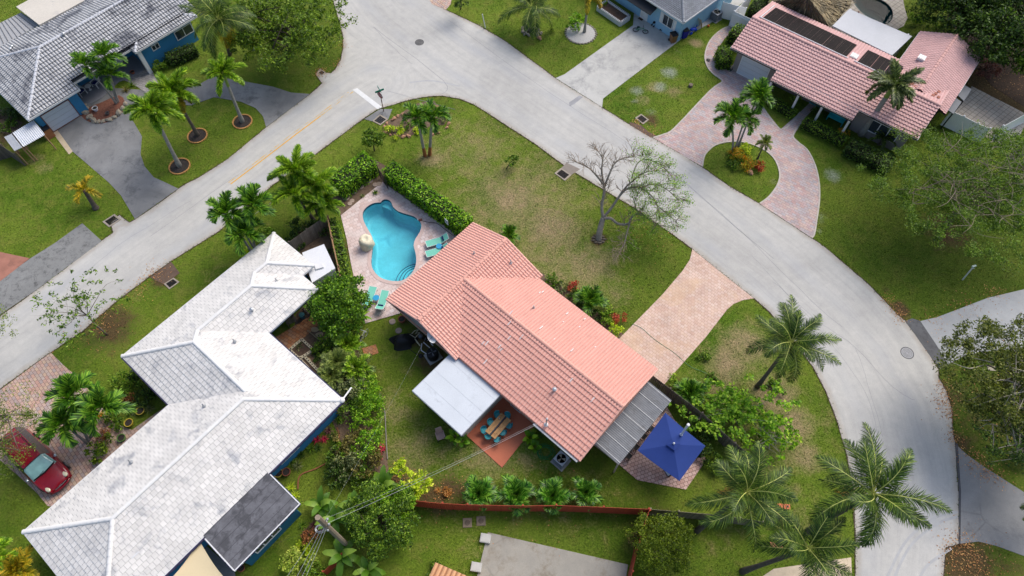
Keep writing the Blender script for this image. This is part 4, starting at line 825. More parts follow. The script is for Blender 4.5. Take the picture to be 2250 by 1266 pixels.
# ---------------- the white roofed blue house
WT = M('white_tile', C(238, 234, 228), .55, .07, .6, island=.075, fine=.035, spec=.35, stain=(C(190, 190, 192), .8, .54)); WU = M('white_underlay', C(126, 126, 132), .9); WC = M('white_cap', C(250, 248, 244), .5, .03, 2, island=.03); BLUE = M('blue_stucco', C(62, 142, 190), .75, .06, 2, .01, 30); NAVYF = M('navy_fascia', C(58, 54, 84), .5)
h2 = House('white_roof_house', 'long blue walled house with bright white flat tile hip roof, dark flat annex roof', (-27.34, 19.23), 50.2)
h2.wing((4.6, 12.55, -6.4, 0), 'u', .36, ('gable', 'hip'), 'flat', .33, .33, clipf={'hi': lambda p: [[(7.8, 0), (12.55, 0), (9.35, -3.2), (4.6, -3.2)]]}, nocap=True)
h2.wing((10.25, 13.7, -4.6, 0), 'u', .36, ('gable', 'hip'), 'flat', .33, .33, clipf={'hi': lambda p: [[(12.55, 0), (13.7, 0), (11.4, -2.3), (10.25, -2.3)]]}, nocap=True)
h2.wing((0, 7.8, -9.85, 0), 'v', .36, ('gable', 'hip'), 'flat', .33, .33, clipf={'hi': lambda p: [[(7.8, -5.5), (7.8, 0), (3.9, -3.9), (3.9, -9.4)]]}, nocap=True)
h2.wing((-10.8, 7.8, -14.2, -5.5), 'u', .36, ('hip', 'hip'), 'flat', .33, .33, nocap=True)
def hz(d): return 2.8+.36*d
for a, b in (((0, 0, 0), (3.9, -3.9, 3.9)), ((3.9, -3.9, 3.9), (3.9, -9.5, 3.9)), ((4.6, -3.2, 3.2), (3.9, -3.9, 3.9)), ((9.35, -3.2, 3.2), (4.6, -3.2, 3.2)), ((12.55, -6.4, 0), (9.35, -3.2, 3.2)), ((10.25, -2.3, 2.3), (9.35, -3.2, 3.2)), ((11.4, -2.3, 2.3), (10.25, -2.3, 2.3)), ((13.7, 0, 0), (11.4, -2.3, 2.3)), ((13.7, -4.6, 0), (11.4, -2.3, 2.3)),
             ((7.8, -14.2, 0), (3.45, -9.85, 4.35)), ((3.45, -9.85, 4.35), (-6.45, -9.85, 4.35)), ((-10.8, -14.2, 0), (-6.45, -9.85, 4.35)), ((-10.8, -5.5, 0), (-6.45, -9.85, 4.35))): caps(h2.cap, (a[0], a[1], hz(a[2])), (b[0], b[1], hz(b[2])), .145)
h2.gab.clear()
OUT2 = [(-10.8, -14.2), (7.8, -14.2), (7.8, -6.4), (12.55, -6.4), (12.55, -4.6), (13.7, -4.6), (13.7, 0), (0, 0), (0, -5.5), (-10.8, -5.5)]
h2.finish(WT, WU, WC, BLUE, OUT2, WHT, walls=[(-10.2, -13.6), (7.2, -13.6), (7.2, -4.9), (11.95, -4.9), (11.95, -4.0), (13.1, -4.0), (13.1, -.6), (.6, -.6), (.6, -6.1), (-10.2, -6.1)])
m = MB().box((-10.85, -14.33, 2.66), (7.85, -14.25, 2.80)).box((7.85, -14.2, 2.66), (7.93, -6.5, 2.80)).box((-.14, -5.4, 2.66), (-.06, -.05, 2.80)); m.build('gutter', NAVYF, h2.t)
DF = M('dark_flat_roof', C(112, 112, 117), .85, .2, 2.0, fine=.14, stain=(C(84, 84, 88), 1.6, .47))
MB().box((-3.75, -17.2, 2.72), (1.3, -12.6, 2.86)).build('annex_roof', DF, h2.t)
MB().box((-3.3, -16.8, -.05), (.9, -13.5, 2.71)).build('annex_wall', M('teal_wall', C(40, 110, 140), .7, .05), h2.t)
m = MB()
for a, b in (((-3.81, -17.28), (1.38, -17.21)), ((1.31, -17.2), (1.38, -14.4)), ((-3.83, -17.2), (-3.76, -14.4))): m.box((a[0], a[1], 2.74), (b[0], b[1], 2.90))
m.build('annex_trim', WHT, h2.t)
m = MB()
for i in range(9): u = -3.7+i*.575; m.box((u, -17.32, 2.79), (u+.46, -17.281, 2.905))
for i in range(4): v = -17.1+i*.7; m.box((1.381, v, 2.79), (1.42, v+.56, 2.905)); m.box((-3.87, v, 2.79), (-3.831, v+.56, 2.905))
m.build('gutter_segment', NAVYF, h2.t)
m = MB()
for v in (-16.6, -16.0, -15.4, -14.8, -14.2, -13.6): m.box((-3.7, v, 2.861), (1.25, v+.03, 2.866))
m.build('roof_seam', M('seam_dark2', C(78, 78, 84), .9), h2.t)
m = MB()
for i in range(13): u = -10.6+i*.53; m.box((u, -14.37, 2.68), (u+.42, -14.331, 2.79))
m.build('gutter_segment', NAVYF, h2.t); m = MB()
for i in range(12): u = 1.6+i*.52; m.box((u, -14.37, 2.68), (u+.42, -14.331, 2.79))
m.build('gutter_segment', NAVYF, h2.t)
h2.opening('window', (8.7, -4.9), 1.0, 2.1, 1.2, (0, -1), WHT, GLASS, 2); h2.opening('window', (11.2, -4.9), .8, 2.1, .9, (0, -1), WHT, GLASS, 1); h2.opening('window', (3.0, -13.6), .9, 2.1, 1.6, (0, -1), WHT, GLASS, 2); h2.opening('window', (-1.5, -16.8), .9, 2.2, 2.0, (0, -1), WHT, GLASS, 3)
h2.opening('door', (-.0+.6, -3.4), .05, 2.1, 1.0, (-1, 0), WHT, WHT, 1)
for (px, py, kd, zz) in ((555, 683, 'cap', 3.5), (448, 892, 'pipe', 3.8), (287, 1015, 'pipe', 3.6), (518, 993, 'pipe', 3.4), (222, 1173, 'box', 3.5), (297, 1216, 'box', 3.3), (608, 617, 'pipe', 3.4), (515, 750, 'pipe', 3.7)):
    u, v = h2.L(px, py, zz); vent(h2, u, v, zz, kd).build('roof_vent', WHT if kd == 'box' else M('vent_metal', C(200, 204, 208)), h2.t)
# white shed with skylight box next to the house
sh = thing('white_shed', 'small white flat roofed shed squeezed between white tiled roof and wooden fence', 'shed', P(700, 600, 0), 0); c = P(700, 600)
q = [P2(664, 556, 2.3), P2(712, 537, 2.3), P2(737, 590, 2.3), P2(686, 622, 2.3)]; MB().prism(q, 2.2, 2.34).build('roof', M('shed_white', C(240, 241, 244), .5, .03, 1), sh, off=(c.x, c.y, 0))
q2 = [tuple(Vector(p).lerp(Vector((sum(a[0] for a in q)/4, sum(a[1] for a in q)/4)), .06)) for p in q]; MB().prism(q2, -.02, 2.199).build('wall', M('shed_wall', C(222, 222, 222), .6), sh, off=(c.x, c.y, 0))
cc = P(702, 587, 2.35); MB().box((cc.x-.3, cc.y-.18, 2.341), (cc.x+.3, cc.y+.18, 2.47), .35).build('roof_hatch', WHT, sh, off=(c.x, c.y, 0))
# ---------------- upper right: pink roofed house with solar panels
RT_T = M('rose_tile', C(236, 190, 184), .6, .07, .9, island=.07, fine=.03); RT_U = M('rose_underlay', C(110, 70, 70), .9); RT_C = M('rose_cap', C(224, 174, 166), .6, .05, 2, island=.05); TAUPE = M('taupe_stucco', C(150, 142, 138), .8, .05)
h3 = House('rose_house', 'ranch house with rose pink tile roof, black solar panels and white porch columns', (20.1, 50.97), -37.7)
h3.wing((.1, 18.1, 0, 8.2), 'u', .40, ('gable', 'gable'), 'barrel', .28, .29, ridge=3.3, capr=.16)
h3.wing((13.1, 18.9, 4, 12.9), 'v', .40, ('gable', 'gable'), 'barrel', .28, .29, capr=.14, z0=2.95)
slope(h3.tiles, h3.under, [(4.85, -1.0), (12.8, -1.0), (12.8, 0), (4.85, 0)], 'u', 0, 1, 2.8, .40, 'barrel', .28, .29)
OUT3 = [(.1, 0), (18.1, 0), (18.1, 7.6), (18.9, 7.6), (18.9, 12.9), (13.1, 12.9), (13.1, 8.2), (.1, 8.2)]
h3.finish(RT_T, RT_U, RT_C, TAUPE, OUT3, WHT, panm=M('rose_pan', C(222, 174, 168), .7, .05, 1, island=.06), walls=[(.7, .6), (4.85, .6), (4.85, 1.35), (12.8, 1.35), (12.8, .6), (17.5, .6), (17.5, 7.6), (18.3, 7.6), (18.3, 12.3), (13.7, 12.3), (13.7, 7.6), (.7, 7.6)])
m = MB().box((.1, -.13, 2.72), (4.8, -.055, 2.84)).box((4.85, -1.12, 2.32), (12.8, -1.02, 2.44)).box((12.85, -.13, 2.72), (18.1, -.055, 2.84)); m.build('gutter', M('gutter_black', C(50, 46, 52), .5), h3.t)
MB().box((4.86, -1.0, 2.26), (12.79, -.92, 2.33)).build('porch_beam', WHT, h3.t)
for u in (5.0, 7.7, 10.0, 12.6): MB().lathe([(.16, 0), (.16, .1), (.11, .12), (.11, 2.12), (.15, 2.15), (.15, 2.26)], (u, -.82, 0), 14).build('porch_column', WHT, h3.t)
for (px, py) in ((1700, 175), (1745, 205)): pass
SOL = M('solar_absorber', C(36, 30, 30), .8, .12, 3, spec=.1); hr = 3.3*.40; sb = hr/4.9
def sz(v, k=0): return 2.8+hr-(v-3.3)*sb+.13+k
m = MB(); fr = MB()
ranges = [(.9+i*1.19, .9+i*1.19+1.175) for i in range(7)]+[(10.3+i*1.19, 10.3+i*1.19+1.15) for i in range(3)]
for (a, b) in ranges:
    nst = 14
    for k in range(nst):
        x0 = a+(b-a)*k/nst; x1 = a+(b-a)*(k+.82)/nst; m.add([(x0, 3.95, sz(3.95)), (x1, 3.95, sz(3.95)), (x1, 7.1, sz(7.1)), (x0, 7.1, sz(7.1))], [(0, 1, 2, 3)])
    fr.add([(a, 3.9, sz(3.9, -.02)), (b, 3.9, sz(3.9, -.02)), (b, 7.15, sz(7.15, -.02)), (a, 7.15, sz(7.15, -.02))], [(0, 1, 2, 3)])
sp_ = m.build('solar_panel', SOL, h3.t); fr.build('panel_backing', M('solar_backing', C(26, 24, 26), .6), sp_)
m = MB().tube([(.6, 3.75, sz(3.75)), (9.4, 3.75, sz(3.75))], .05, 6).tube([(10.0, 3.78, sz(3.75)), (13.9, 3.78, sz(3.75))], .05, 6).tube([(.7, 3.8, sz(3.8)), (.62, 7.4, sz(7.4))], .05, 6); m.build('solar_pipe', WHT, h3.t)
for (u, v, z) in ((9.75, 4.6, sz(4.6)), (14.6, 8.4, 3.75)):
    a = MB().box((u-.32, v-.32, z-.12), (u+.32, v+.32, z+.12)).build('skylight', WHT, h3.t); MB().box((u-.24, v-.24, z+.121), (u+.24, v+.24, z+.14)).build('skylight_glass', GLASS, a)
h3.opening('garage_door', (2.7, .6), .02, 2.15, 2.9, (0, -1), WHT, M('garage_white', C(214, 222, 232), .5, .02), 1, hbars=4)
h3.opening('window', (6.6, 1.35), .9, 2.1, 1.7, (0, -1), WHT, WHT, 2); h3.opening('window', (15.4, .6), .8, 2.15, 2.6, (0, -1), WHT, GLASS, 3); h3.opening('window', (11.6, 1.35), .9, 2.1, 1.7, (0, -1), WHT, WHT, 2)
h3.opening('front_door', (9.1, 1.35), .05, 2.1, 1.1, (0, -1), M('turquoise_door', C(84, 188, 196), .5), M('door_teal_glass', C(40, 90, 104), .3), 2); h3.opening('sidelight', (8.2, 1.35), .3, 2.1, .6, (0, -1), WHT, GLASS, 1); h3.opening('sidelight', (10.0, 1.35), .3, 2.1, .6, (0, -1), WHT, GLASS, 1)
for k in range(16): u = random.choice([16.3, 16.6, 17.1, 17.4, 15.2, 14.9]) + random.uniform(-.3, .3); v = 4.4+random.uniform(-.4, .9); z = sz(v)-.02; MB().box((u, v, z-.01), (u+.26, v+.27, z+.012)).build('bare_tile_patch', M('bare_terracotta', C(176, 112, 92), .8, .15, 3, island=.15), h3.t)
# grey-white canopy roof behind it
a = [P2(1829, 57, 2.9), P2(1866, 20, 2.9), P2(2004, 80, 2.9), P2(1960, 122, 2.9)]; c = P(1900, 70)
cv = thing('patio_canopy', 'pale grey flat canopy roof behind the solar panels next to the thatched roof', 'canopy', c, 0)
MB().prism(a, 2.82, 2.92).build('canopy_roof', M('canopy_grey', C(206, 208, 212), .6, .04, .8), cv, off=(c.x, c.y, 0))
for p in a[:3]: q = Vector(p).lerp(Vector((c.x, c.y+1)), .08); MB().box((q.x-.06, q.y-.06, -.02), (q.x+.06, q.y+.06, 2.819)).build('post', WHT, cv, off=(c.x, c.y, 0))
# thatched chickee hut
c = P(1790, 40); tk = thing('thatched_hut', 'open hut with shaggy grey brown palm thatch roof behind the rose house', 'hut', c, 0)
K = P(1775, -8, 4.6)-c; foot = [P2(x, y, 2.5) for x, y in ((1700, 5), (1742, 22), (1822, 58), (1868, 14), (1880, -30), (1790, -75), (1700, -45))]; Vs = []; Fs = []; o = 0
for k in range(5200):
    t = rng.uniform(.0, 1)**.55; i = rng.integers(len(foot)); f = rng.uniform(); q = np.array(foot[i])*(1-f)+np.array(foot[(i+1) % len(foot)])*f; q = np.array([q[0]-c.x, q[1]-c.y, 2.5]); ap = np.array([K.x, K.y, K.z])
    p = ap*(1-t)+q*t; d = unit((q-ap)[None])[0]; d = unit((d+rng.normal(0, .12, 3))[None])[0]; L_ = rng.uniform(.35, .75); s_v = np.cross(d, [0, 0, 1.0]); s_v /= np.linalg.norm(s_v); w_ = rng.uniform(.015, .045); up = np.array([0, 0, rng.uniform(.0, .12)])
    Vs.append(np.array([p-s_v*w_+up, p+s_v*w_+up, p+d*L_+s_v*w_*.4+up*.3, p+d*L_-s_v*w_*.4+up*.3])); Fs.append(np.array([[0, 1, 2, 3]])+o); o += 4
MB().arr(np.concatenate(Vs), np.concatenate(Fs)).build('thatch', LEAF('thatch_straw', C(120, 110, 98), C(156, 146, 132), C(190, 180, 166), trans=.05), tk)
MB().add([tuple(np.array([p[0]-c.x, p[1]-c.y, 2.48])) for p in foot]+[(K.x, K.y, K.z-.05)], [(i, (i+1) % 7, 7) for i in range(7)]).build('thatch_underlay', M('straw_dark', C(110, 100, 88), .9, .2, 6), tk)
for p in foot[1:4]: q = Vector(p).lerp(Vector((c.x+K.x, c.y+K.y)), .12); MB().lathe([(.09, -.02), (.08, 2.6)], (q.x-c.x, q.y-c.y, 0), 10).build('post', BARKD, tk)
# ---------------- upper left: grey barrel roofed blue house
GT = M('grey_barrel_tile', C(206, 206, 206), .6, .16, .5, island=.09, fine=.05, stain=(C(104, 106, 114), .45, .5)); GU = M('grey_underlay', C(60, 60, 68), .9); GC = M('grey_cap', C(216, 218, 224), .6, .05, 2, island=.04)
h4 = House('grey_roof_house', 'blue house with weathered grey barrel tile roof and white garage door', (-41.8, 41.2), 48.7)
def cf(poly): return [[(0, 0), (4.9, 0), (4.9, 4.9), (5.05, 5.05)], [(4.9, 1.05), (10.87, 1.05), (18, 1.05), (18, 5.05), (5.05, 5.05), (4.9, 4.9)]]
h4.wing((0, 18, 0, 10.1), 'u', .33, ('hip', 'gable'), 'barrel', .27, .40, clipf={'lo': cf})
h4.wing((10.85, 17.6, .35, 13), 'v', .33, ('hip', 'gable'), 'barrel', .27, .40, z0=2.803)
OUT4 = [(0, 0), (4.9, 0), (4.9, 1.05), (10.85, 1.05), (10.85, .35), (17.6, .35), (17.6, 13), (10.85, 13), (10.85, 10.1), (0, 10.1)]
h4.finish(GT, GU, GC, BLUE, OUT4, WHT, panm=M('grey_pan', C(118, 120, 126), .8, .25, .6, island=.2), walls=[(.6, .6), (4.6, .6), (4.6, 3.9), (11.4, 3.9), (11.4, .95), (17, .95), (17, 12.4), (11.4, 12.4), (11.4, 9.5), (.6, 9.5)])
h4.opening('garage_door', (2.35, .6), .02, 2.1, 2.75, (0, -1), M('brown_frame', C(130, 84, 60), .6), M('garage_white', C(214, 222, 232)), 1, hbars=4)
h4.opening('window', (16.0, .95), 1.1, 2.1, 1.9, (0, -1), WHT, GLASS, 2); h4.opening('window', (12.9, .95), 1.5, 2.1, .8, (0, -1), WHT, GLASS, 2); h4.opening('window', (6.6, 3.9), .9, 2.1, 1.8, (0, -1), WHT, GLASS, 2); h4.opening('front_door', (10.2, 3.9), .05, 2.1, 1.0, (0, -1), WHT, WHT, 1)
MB().box((11.0, .42, -.02), (11.35, .77, 2.6)).build('porch_pillar', WHT, h4.t)
a = [P2(37, 17, 3.0), P2(88, 57, 3.0), P2(230, -12, 3.0), P2(180, -60, 3.0)]; lc = [h4.L(*p, 3.0) for p in ((37, 17), (88, 57), (230, -20), (180, -60))]
MB().prism(lc, 2.95, 3.12).build('flat_roof', M('cream_flat_roof', C(228, 220, 206), .6, .05, .5, stain=(C(190, 186, 182), .5, .55)), h4.t)
lc = [h4.L(*p, 2.5) for p in ((-60, 80), (-60, 130), (0, 103), (86, 55), (46, 28))]; MB().prism(lc, 2.46, 2.5).build('patio_roof', M('patio_metal', C(184, 184, 184), .4, .05), h4.t)
m = MB()
for k in range(16):
    f = k/15; a = h4.L(-60+(46+60)*f, 80-52*f, 2.5); b = h4.L(-60+(86+60)*f, 132-77*f, 2.5); m.beam((a[0], a[1], 2.53), (b[0], b[1], 2.53), .05, .05)
m.build('patio_rib', M('patio_rib_dark', C(120, 120, 122), .5), h4.t)
for (px, py) in ((154, 96), (28, 105), (27, 113)): u, v = h4.L(px, py, 3.5); vent(h4, u, v, 3.4+.33*(0 if v > 5 else 0)+(.33*(min(v, 10.1-v))-.6), 'cap').build('roof_vent', M('vent_metal', C(200, 204, 208)), h4.t)
# ---------------- top: light blue house with grey shingles
SG = M('shingle_grey', C(138, 142, 148), .85, .12, 1, island=.14, fine=.08); LB = M('light_blue_stucco', C(156, 204, 234), .8, .05)
h5 = House('shingle_house', 'light blue house with grey shingle hip roof at the head of the concrete driveway', (16.17, 54.29), 133.3)
h5.wing((0, 14, 0, -.001+9.6) if False else (0, 14, -9.6, 0), 'u', .36, ('hip', 'hip'), 'flat', .32, .16)
h5.tiles.v and None
OUT5 = [(0, 0), (14, 0), (14, -9.6), (0, -9.6)]
h5.finish(SG, M('shingle_underlay', C(60, 62, 66), .9), M('shingle_cap', C(150, 154, 160), .85, .05), LB, OUT5, WHT, inset=.45)
h5.opening('window', (2.0, -.45), .9, 2.1, 1.3, (0, 1), WHT, GLASS, 2); h5.opening('front_door', (4.9, -.45), .05, 2.1, .95, (0, 1), WHT, WHT, 1)
for u in (1.15, 2.85): MB().box((u-.16, -.449, .9), (u+.16, -.42, 2.1)).build('shutter', WHT, h5.t)
MB().add([(3.4, -.44, 2.45), (7.5, -.44, 2.45), (7.5, .75, 2.05), (3.4, .75, 2.05), (3.4, -.44, 2.4), (7.5, -.44, 2.4), (7.5, .75, 2.0), (3.4, .75, 2.0)], [(0, 3, 2, 1), (4, 5, 6, 7), (3, 7, 6, 2), (0, 4, 7, 3), (1, 2, 6, 5)]).build('awning', M('awning_dark', C(40, 44, 50), .7, .1), h5.t)
# bottom edge: terracotta roofed hut
c = P(985, 1290); bt = thing('terracotta_shed', 'corner of a small terracotta barrel tiled roof at the bottom edge', 'shed', c, 0)
hh = House.__new__(House); A_ = P(957, 1236, 2.4); B_ = P(1040, 1272, 2.4); ang = math.atan2(B_.y-A_.y, B_.x-A_.x); bt.location = (A_.x, A_.y, 0); bt.rotation_euler = (0, 0, ang)
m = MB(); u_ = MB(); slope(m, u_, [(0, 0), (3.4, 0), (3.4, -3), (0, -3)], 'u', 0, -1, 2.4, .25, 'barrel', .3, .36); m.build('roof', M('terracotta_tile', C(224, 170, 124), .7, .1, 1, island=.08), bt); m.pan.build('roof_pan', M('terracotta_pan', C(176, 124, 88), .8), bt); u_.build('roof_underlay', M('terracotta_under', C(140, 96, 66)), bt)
MB().box((.3, -2.9, -.02), (3.1, -.3, 2.34)).build('wall', M('peach_wall', C(224, 186, 150), .8), bt)
# ============================================================ OBJECTS
TEAL = M('teal_plastic', C(70, 176, 186), .45, .05, 3); MINT = M('mint_sling', C(130, 216, 194), .7, .05, 4); NAVY = M('navy_cloth', C(30, 42, 110), .8, .1, 3); BLK = M('black_plastic', C(30, 30, 34), .5, .1, 4); WOOD = M('oak_wood', C(196, 148, 96), .6, .16, 3); STEEL = M('steel', C(150, 152, 156), .35, .05, 3, metal=.7)
# ---- loungers
def lounger():
    t = thing('sun_lounger', 'x', 'sun lounger', group='mint sun loungers on the pool deck'); m = MB()
    for y in (-.31, .31): m.tube([(-.95, y, .34), (.25, y, .34), (.34, y, .34)], .022, 8); m.tube([(.3, y, .34), (.92, y, .72)], .022, 8)
    m.tube([(-.95, -.31, .34), (-.95, .31, .34)], .022, 8); m.tube([(.92, -.31, .72), (.92, .31, .72)], .022, 8); m.tube([(.7, -.31, .57), (.7, -.31, .2), (.7, .31, .2), (.7, .31, .57)], .014, 6); m.build('frame', WHT, t)
    for x in (-.8, .55):
        for y in (-.3, .3): MB().tube([(x, y, .33), (x*1.04, y, 0)], .02, 8).build('leg', WHT, t)
    MB().add([(-.94, -.29, .35), (.3, -.29, .35), (.3, .29, .35), (-.94, .29, .35)], [(0, 1, 2, 3)]).build('seat', MINT, t); MB().add([(.3, -.29, .351), (.92, -.29, .735), (.92, .29, .735), (.3, .29, .351)], [(0, 1, 2, 3)]).build('backrest', MINT, t)
    MB().tube([(.47, -.2, .50), (.47, .2, .50)], .07, 10).build('pillow', NAVY, t, smooth=True); return t
lg = lounger(); first = True
for foot, head, lb in (((818, 638), (807.7, 669), 'mint green lounger nearest the tall bushy tree'), ((845, 646), (836, 678), 'mint green lounger beside the salmon roof corner below the pool'), ((938, 537), (984, 524), 'mint green lounger with raised back half under the roof edge right of the pool'), ((938, 559), (984, 546), 'mint green lounger mostly hidden beneath the salmon roof edge')):
    a, b = P(*foot, .34), P(*head, .34); c = (a+b)/2; c.z = .04; rz = math.atan2(b.y-a.y, b.x-a.x)
    if first: lg.location = c; lg.rotation_euler.z = rz; lg['label'] = lb; first = False
    else: dup(lg, c, rz, lb)
for p, lb in (((826.5, 655), 'small round blue table between two mint loungers'), ((965, 541.6), 'small round blue table at the roof edge beside the pool')):
    c = P(*p, .4); t = thing('side_table', lb, 'side table', (c.x, c.y, .04), 0, 'blue side tables'); bl = M('sky_blue_plastic', C(50, 170, 222), .4, .04, 3); MB().lathe([(0, .37), (.24, .37), (.25, .39), (.25, .42), (0, .42)], n=20).build('table_top', bl, t)
    for k in range(3): a = k*2.1; MB().tube([(.18*math.cos(a), .18*math.sin(a), .37), (.2*math.cos(a), .2*math.sin(a), 0)], .018, 6).build('leg', bl, t)
# ---- rock fountain
c = P(808, 541); t = thing('rock_fountain', 'cream boulder water feature standing at the pool edge', 'fountain', (c.x, c.y, .04)); g = random.Random(4); vs = []; N = 22; Z = [(-.02, .92), (.2, 1.02), (.42, .9), (.62, 1.0), (.85, .96), (1.0, .8), (1.06, .5), (1.02, .3), (.98, .22)]
for z, r in Z: vs += [((r*.56*(1+.09*math.sin(3*a+z*5)+.05*math.sin(7*a+z*9)))*math.cos(a), (r*.62*(1+.1*math.sin(2*a+z*3)))*math.sin(a), z) for a in [2*math.pi*k/N for k in range(N)]]
MB().add(vs, [(i*N+k, i*N+(k+1) % N, (i+1)*N+(k+1) % N, (i+1)*N+k) for i in range(len(Z)-1) for k in range(N)]+[tuple((len(Z)-1)*N+k for k in range(N))]).build('rock', M('cream_rock', C(246, 236, 206), .85, .12, 3, .05, 6, stain=(C(206, 178, 132), 1.8, .56)), t, smooth=True)
for k in range(9): MB().blob((g.uniform(-.18, .2), g.uniform(-.2, .2), .93), (.09, .06, .05), k, .2, 6, 5).build('pebble', M('grey_pebble', C(120, 112, 104), .8, .2, 6), t)
for p in ((919.8, 481.6), (801, 497.6), (912.6, 541.7), (813, 568)):
    c = P(*p); m = MB().box((-.12, -.12, 0), (.12, .12, .012), .4).lathe([(.08, .013), (.08, .017), (0, .018)], n=14); single(m, 'skimmer_lid', WHT, 'white square skimmer lid set in the pink pavers at the pool edge', 'skimmer lid', None, 'skimmer lids').location = (c.x, c.y, .041)
c = P(924, 485); m = MB().box((-.14, -.1, 0), (.14, .1, .08), .3).box((-.1, -.07, .08), (.1, .07, .1), .3); single(m, 'brick_weight', M('brown_brick', C(150, 96, 84), .8, .15, 6), 'brown brick lying at the right edge of the pool', 'brick').location = (c.x, c.y, .06)
def cable(name, pts, r, mat, label, cat, z=.05, sm=6):
    q = [(*P2(x, y), zz) for x, y, zz in [(a+(z,))[:3] for a in pts]]; q = smooth_loop(q, sm, False); c = q[0]; m = MB().tube([(a-c[0], b-c[1], e-c[2]) for a, b, e in q], r, 6); o = single(m, name, mat, label, cat, smooth=True); o.location = c; return o
cable('pool_hose', [(926, 486), (945, 490), (960, 492), (975, 503), (995, 518), (1012, 528)], .022, BLK, 'thin black hose curving over the pavers from pool to roof', 'hose', .06)
# sign on the hedge
c = P(985, 492, 0); s0 = P(984.7, 484, 1.5); t = thing('pool_rules_sign', 'small white notice plate fixed to the dark side of the long hedge', 'sign', (s0.x-.12, s0.y-.12, 0), R(-47)); MB().box((-.2, -.02, 1.15), (.2, 0, 1.75)).build('plate', WHT, t)
for k in range(5): MB().box((-.15, -.026, 1.25+k*.09), (.15-.05*(k % 2), -.021, 1.28+k*.09)).build('text_line', M('print_grey', C(120, 126, 140), .6), t)
# ---- pool equipment by the house
c = P(952, 784); t = thing('pool_heater', 'round black pool heat pump with fan on a concrete pad', 'heat pump', c); MB().lathe([(.42, .05), (.44, .1), (.44, .72), (.41, .8), (.36, .82)], n=24).build('body', BLK, t, smooth=True); MB().lathe([(.34, .78), (0, .78)], n=20).build('grille_floor', DARKM, t)
for k in range(4): a = k*1.57; MB().add([(0, 0, .84), (.33*math.cos(a), .33*math.sin(a), .80), (.33*math.cos(a+.6), .33*math.sin(a+.6), .85)], [(0, 1, 2)]).build('fan_blade', M('fan_grey', C(120, 124, 130), .4), t)
m = MB()
for r in (.1, .2, .3, .36): m.tube([(r*math.cos(a), r*math.sin(a), .87) for a in np.linspace(0, 6.2832, 20)], .008, 4)
m.build('grille', BLK, t); MB().box((-.55, -.5, 0), (.55, .5, .05), .6).build('pad', M('pad_grey', C(170, 170, 166), .9), t)
c = P(925, 742); t = thing('pool_pump', 'grey pool pump and filter next to pipes at the wall', 'pump', c); MB().lathe([(.16, 0), (.17, .3), (.14, .42), (.06, .48), (0, .49)], n=18).build('filter', M('filter_grey', C(110, 116, 124), .4), t, smooth=True); MB().tube([(.2, -.1, .12), (.6, -.3, .12)], .11, 12).build('motor', BLK, t, smooth=True)
pp = M('pipe_cream', C(222, 212, 178), .5); pw = M('pipe_white', C(236, 236, 238), .5)
t = thing('pool_pipes', 'cream and white plastic pool pipes bent along the ground by the wall', 'pipes', P(915, 738)); o = P(915, 738)
for k, (path, mm) in enumerate([([(905, 735), (912, 728), (920, 726), (913, 735), (922, 732)], pp), ([(901, 737), (913, 744), (923, 733)], pp), ([(912, 746), (924, 762), (915, 752)], pp), ([(927, 757), (926, 772), (938, 780)], pw), ([(931, 754), (945, 766)], pw), ([(947, 756), (952, 762)], pw)]):
    MB().tube([(P(x, y).x-o.x, P(x, y).y-o.y, .12+.04*(k % 2)) for x, y in path], .035, 8).build('pipe', mm, t)
c = P(886, 752); t = thing('covered_grill', 'black tarpaulin heap slumped on the lawn by the pool equipment', 'tarpaulin', c); m = MB(); N = 26; vs = []; tp = M('black_tarp', C(32, 32, 36), .55, .2, 4, .02, 10)
for k, (r, z) in enumerate([(.85, .0), (.7, .12), (.5, .5), (.38, .78), (.15, .86), (.01, .88)]): vs += [(r*(1+.22*math.sin(3*a+k)+.12*math.sin(7*a+k*2))*math.cos(a)*1.1, r*(1+.2*math.sin(2*a+1))*math.sin(a), z) for a in [2*math.pi*i/N for i in range(N)]]
m.add(vs, [(i*N+k, i*N+(k+1) % N, (i+1)*N+(k+1) % N, (i+1)*N+k) for i in range(5) for k in range(N)]); m.build('cover', tp, t, smooth=True)
t = thing('pole_tool', 'black long handled tool lying beside the tarpaulin heap', 'garden tool', P(905, 772)); MB().tube([(-.4, .3, .05), (.3, -.2, .05), (.6, -.35, .05)], .02, 6).build('handle', BLK, t); MB().lathe([(.15, .0), (.17, .08), (.1, .12), (0, .12)], (.7, -.4, 0), 12).build('head', BLK, t)
def pot(name, label, p, r, h, col, group=None, soil=True, z0=0):
    c = P(*p, z0); t = thing(name, label, 'plant pot', c, 0, group); MB().lathe([(r*.68, 0), (r*.95, h*.85), (r*1.05, h*.86), (r*1.05, h), (r*.88, h), (r*.85, h*.8), (0, h*.8)], n=20).build('pot', col, t); MB().lathe([(r*.86, h*.84), (0, h*.86)], n=16).build('soil', MULCH, t); return t
CLAY = M('clay', C(164, 96, 70), .75, .12, 4); YPOT = M('yellow_glaze', C(214, 186, 70), .4, .1, 3); GPOT = M('green_glaze', C(120, 160, 84), .4, .1, 3)
pot('clay_pot', 'round clay pot standing by the cream wall under the salmon roof', (884, 706), .28, .42, CLAY)
for p, lb in (((862, 707), 'pale stepping stone on the lawn below the loungers'), ((876, 727), 'reddish stepping stone near the clay pot')):
    c = P(*p); single(MB().lathe([(.24, 0), (.25, .03), (.2, .045), (0, .045)], n=16), 'stepping_stone', M('stone_disc', C(186, 164, 148)), lb, 'stepping stone').location = c
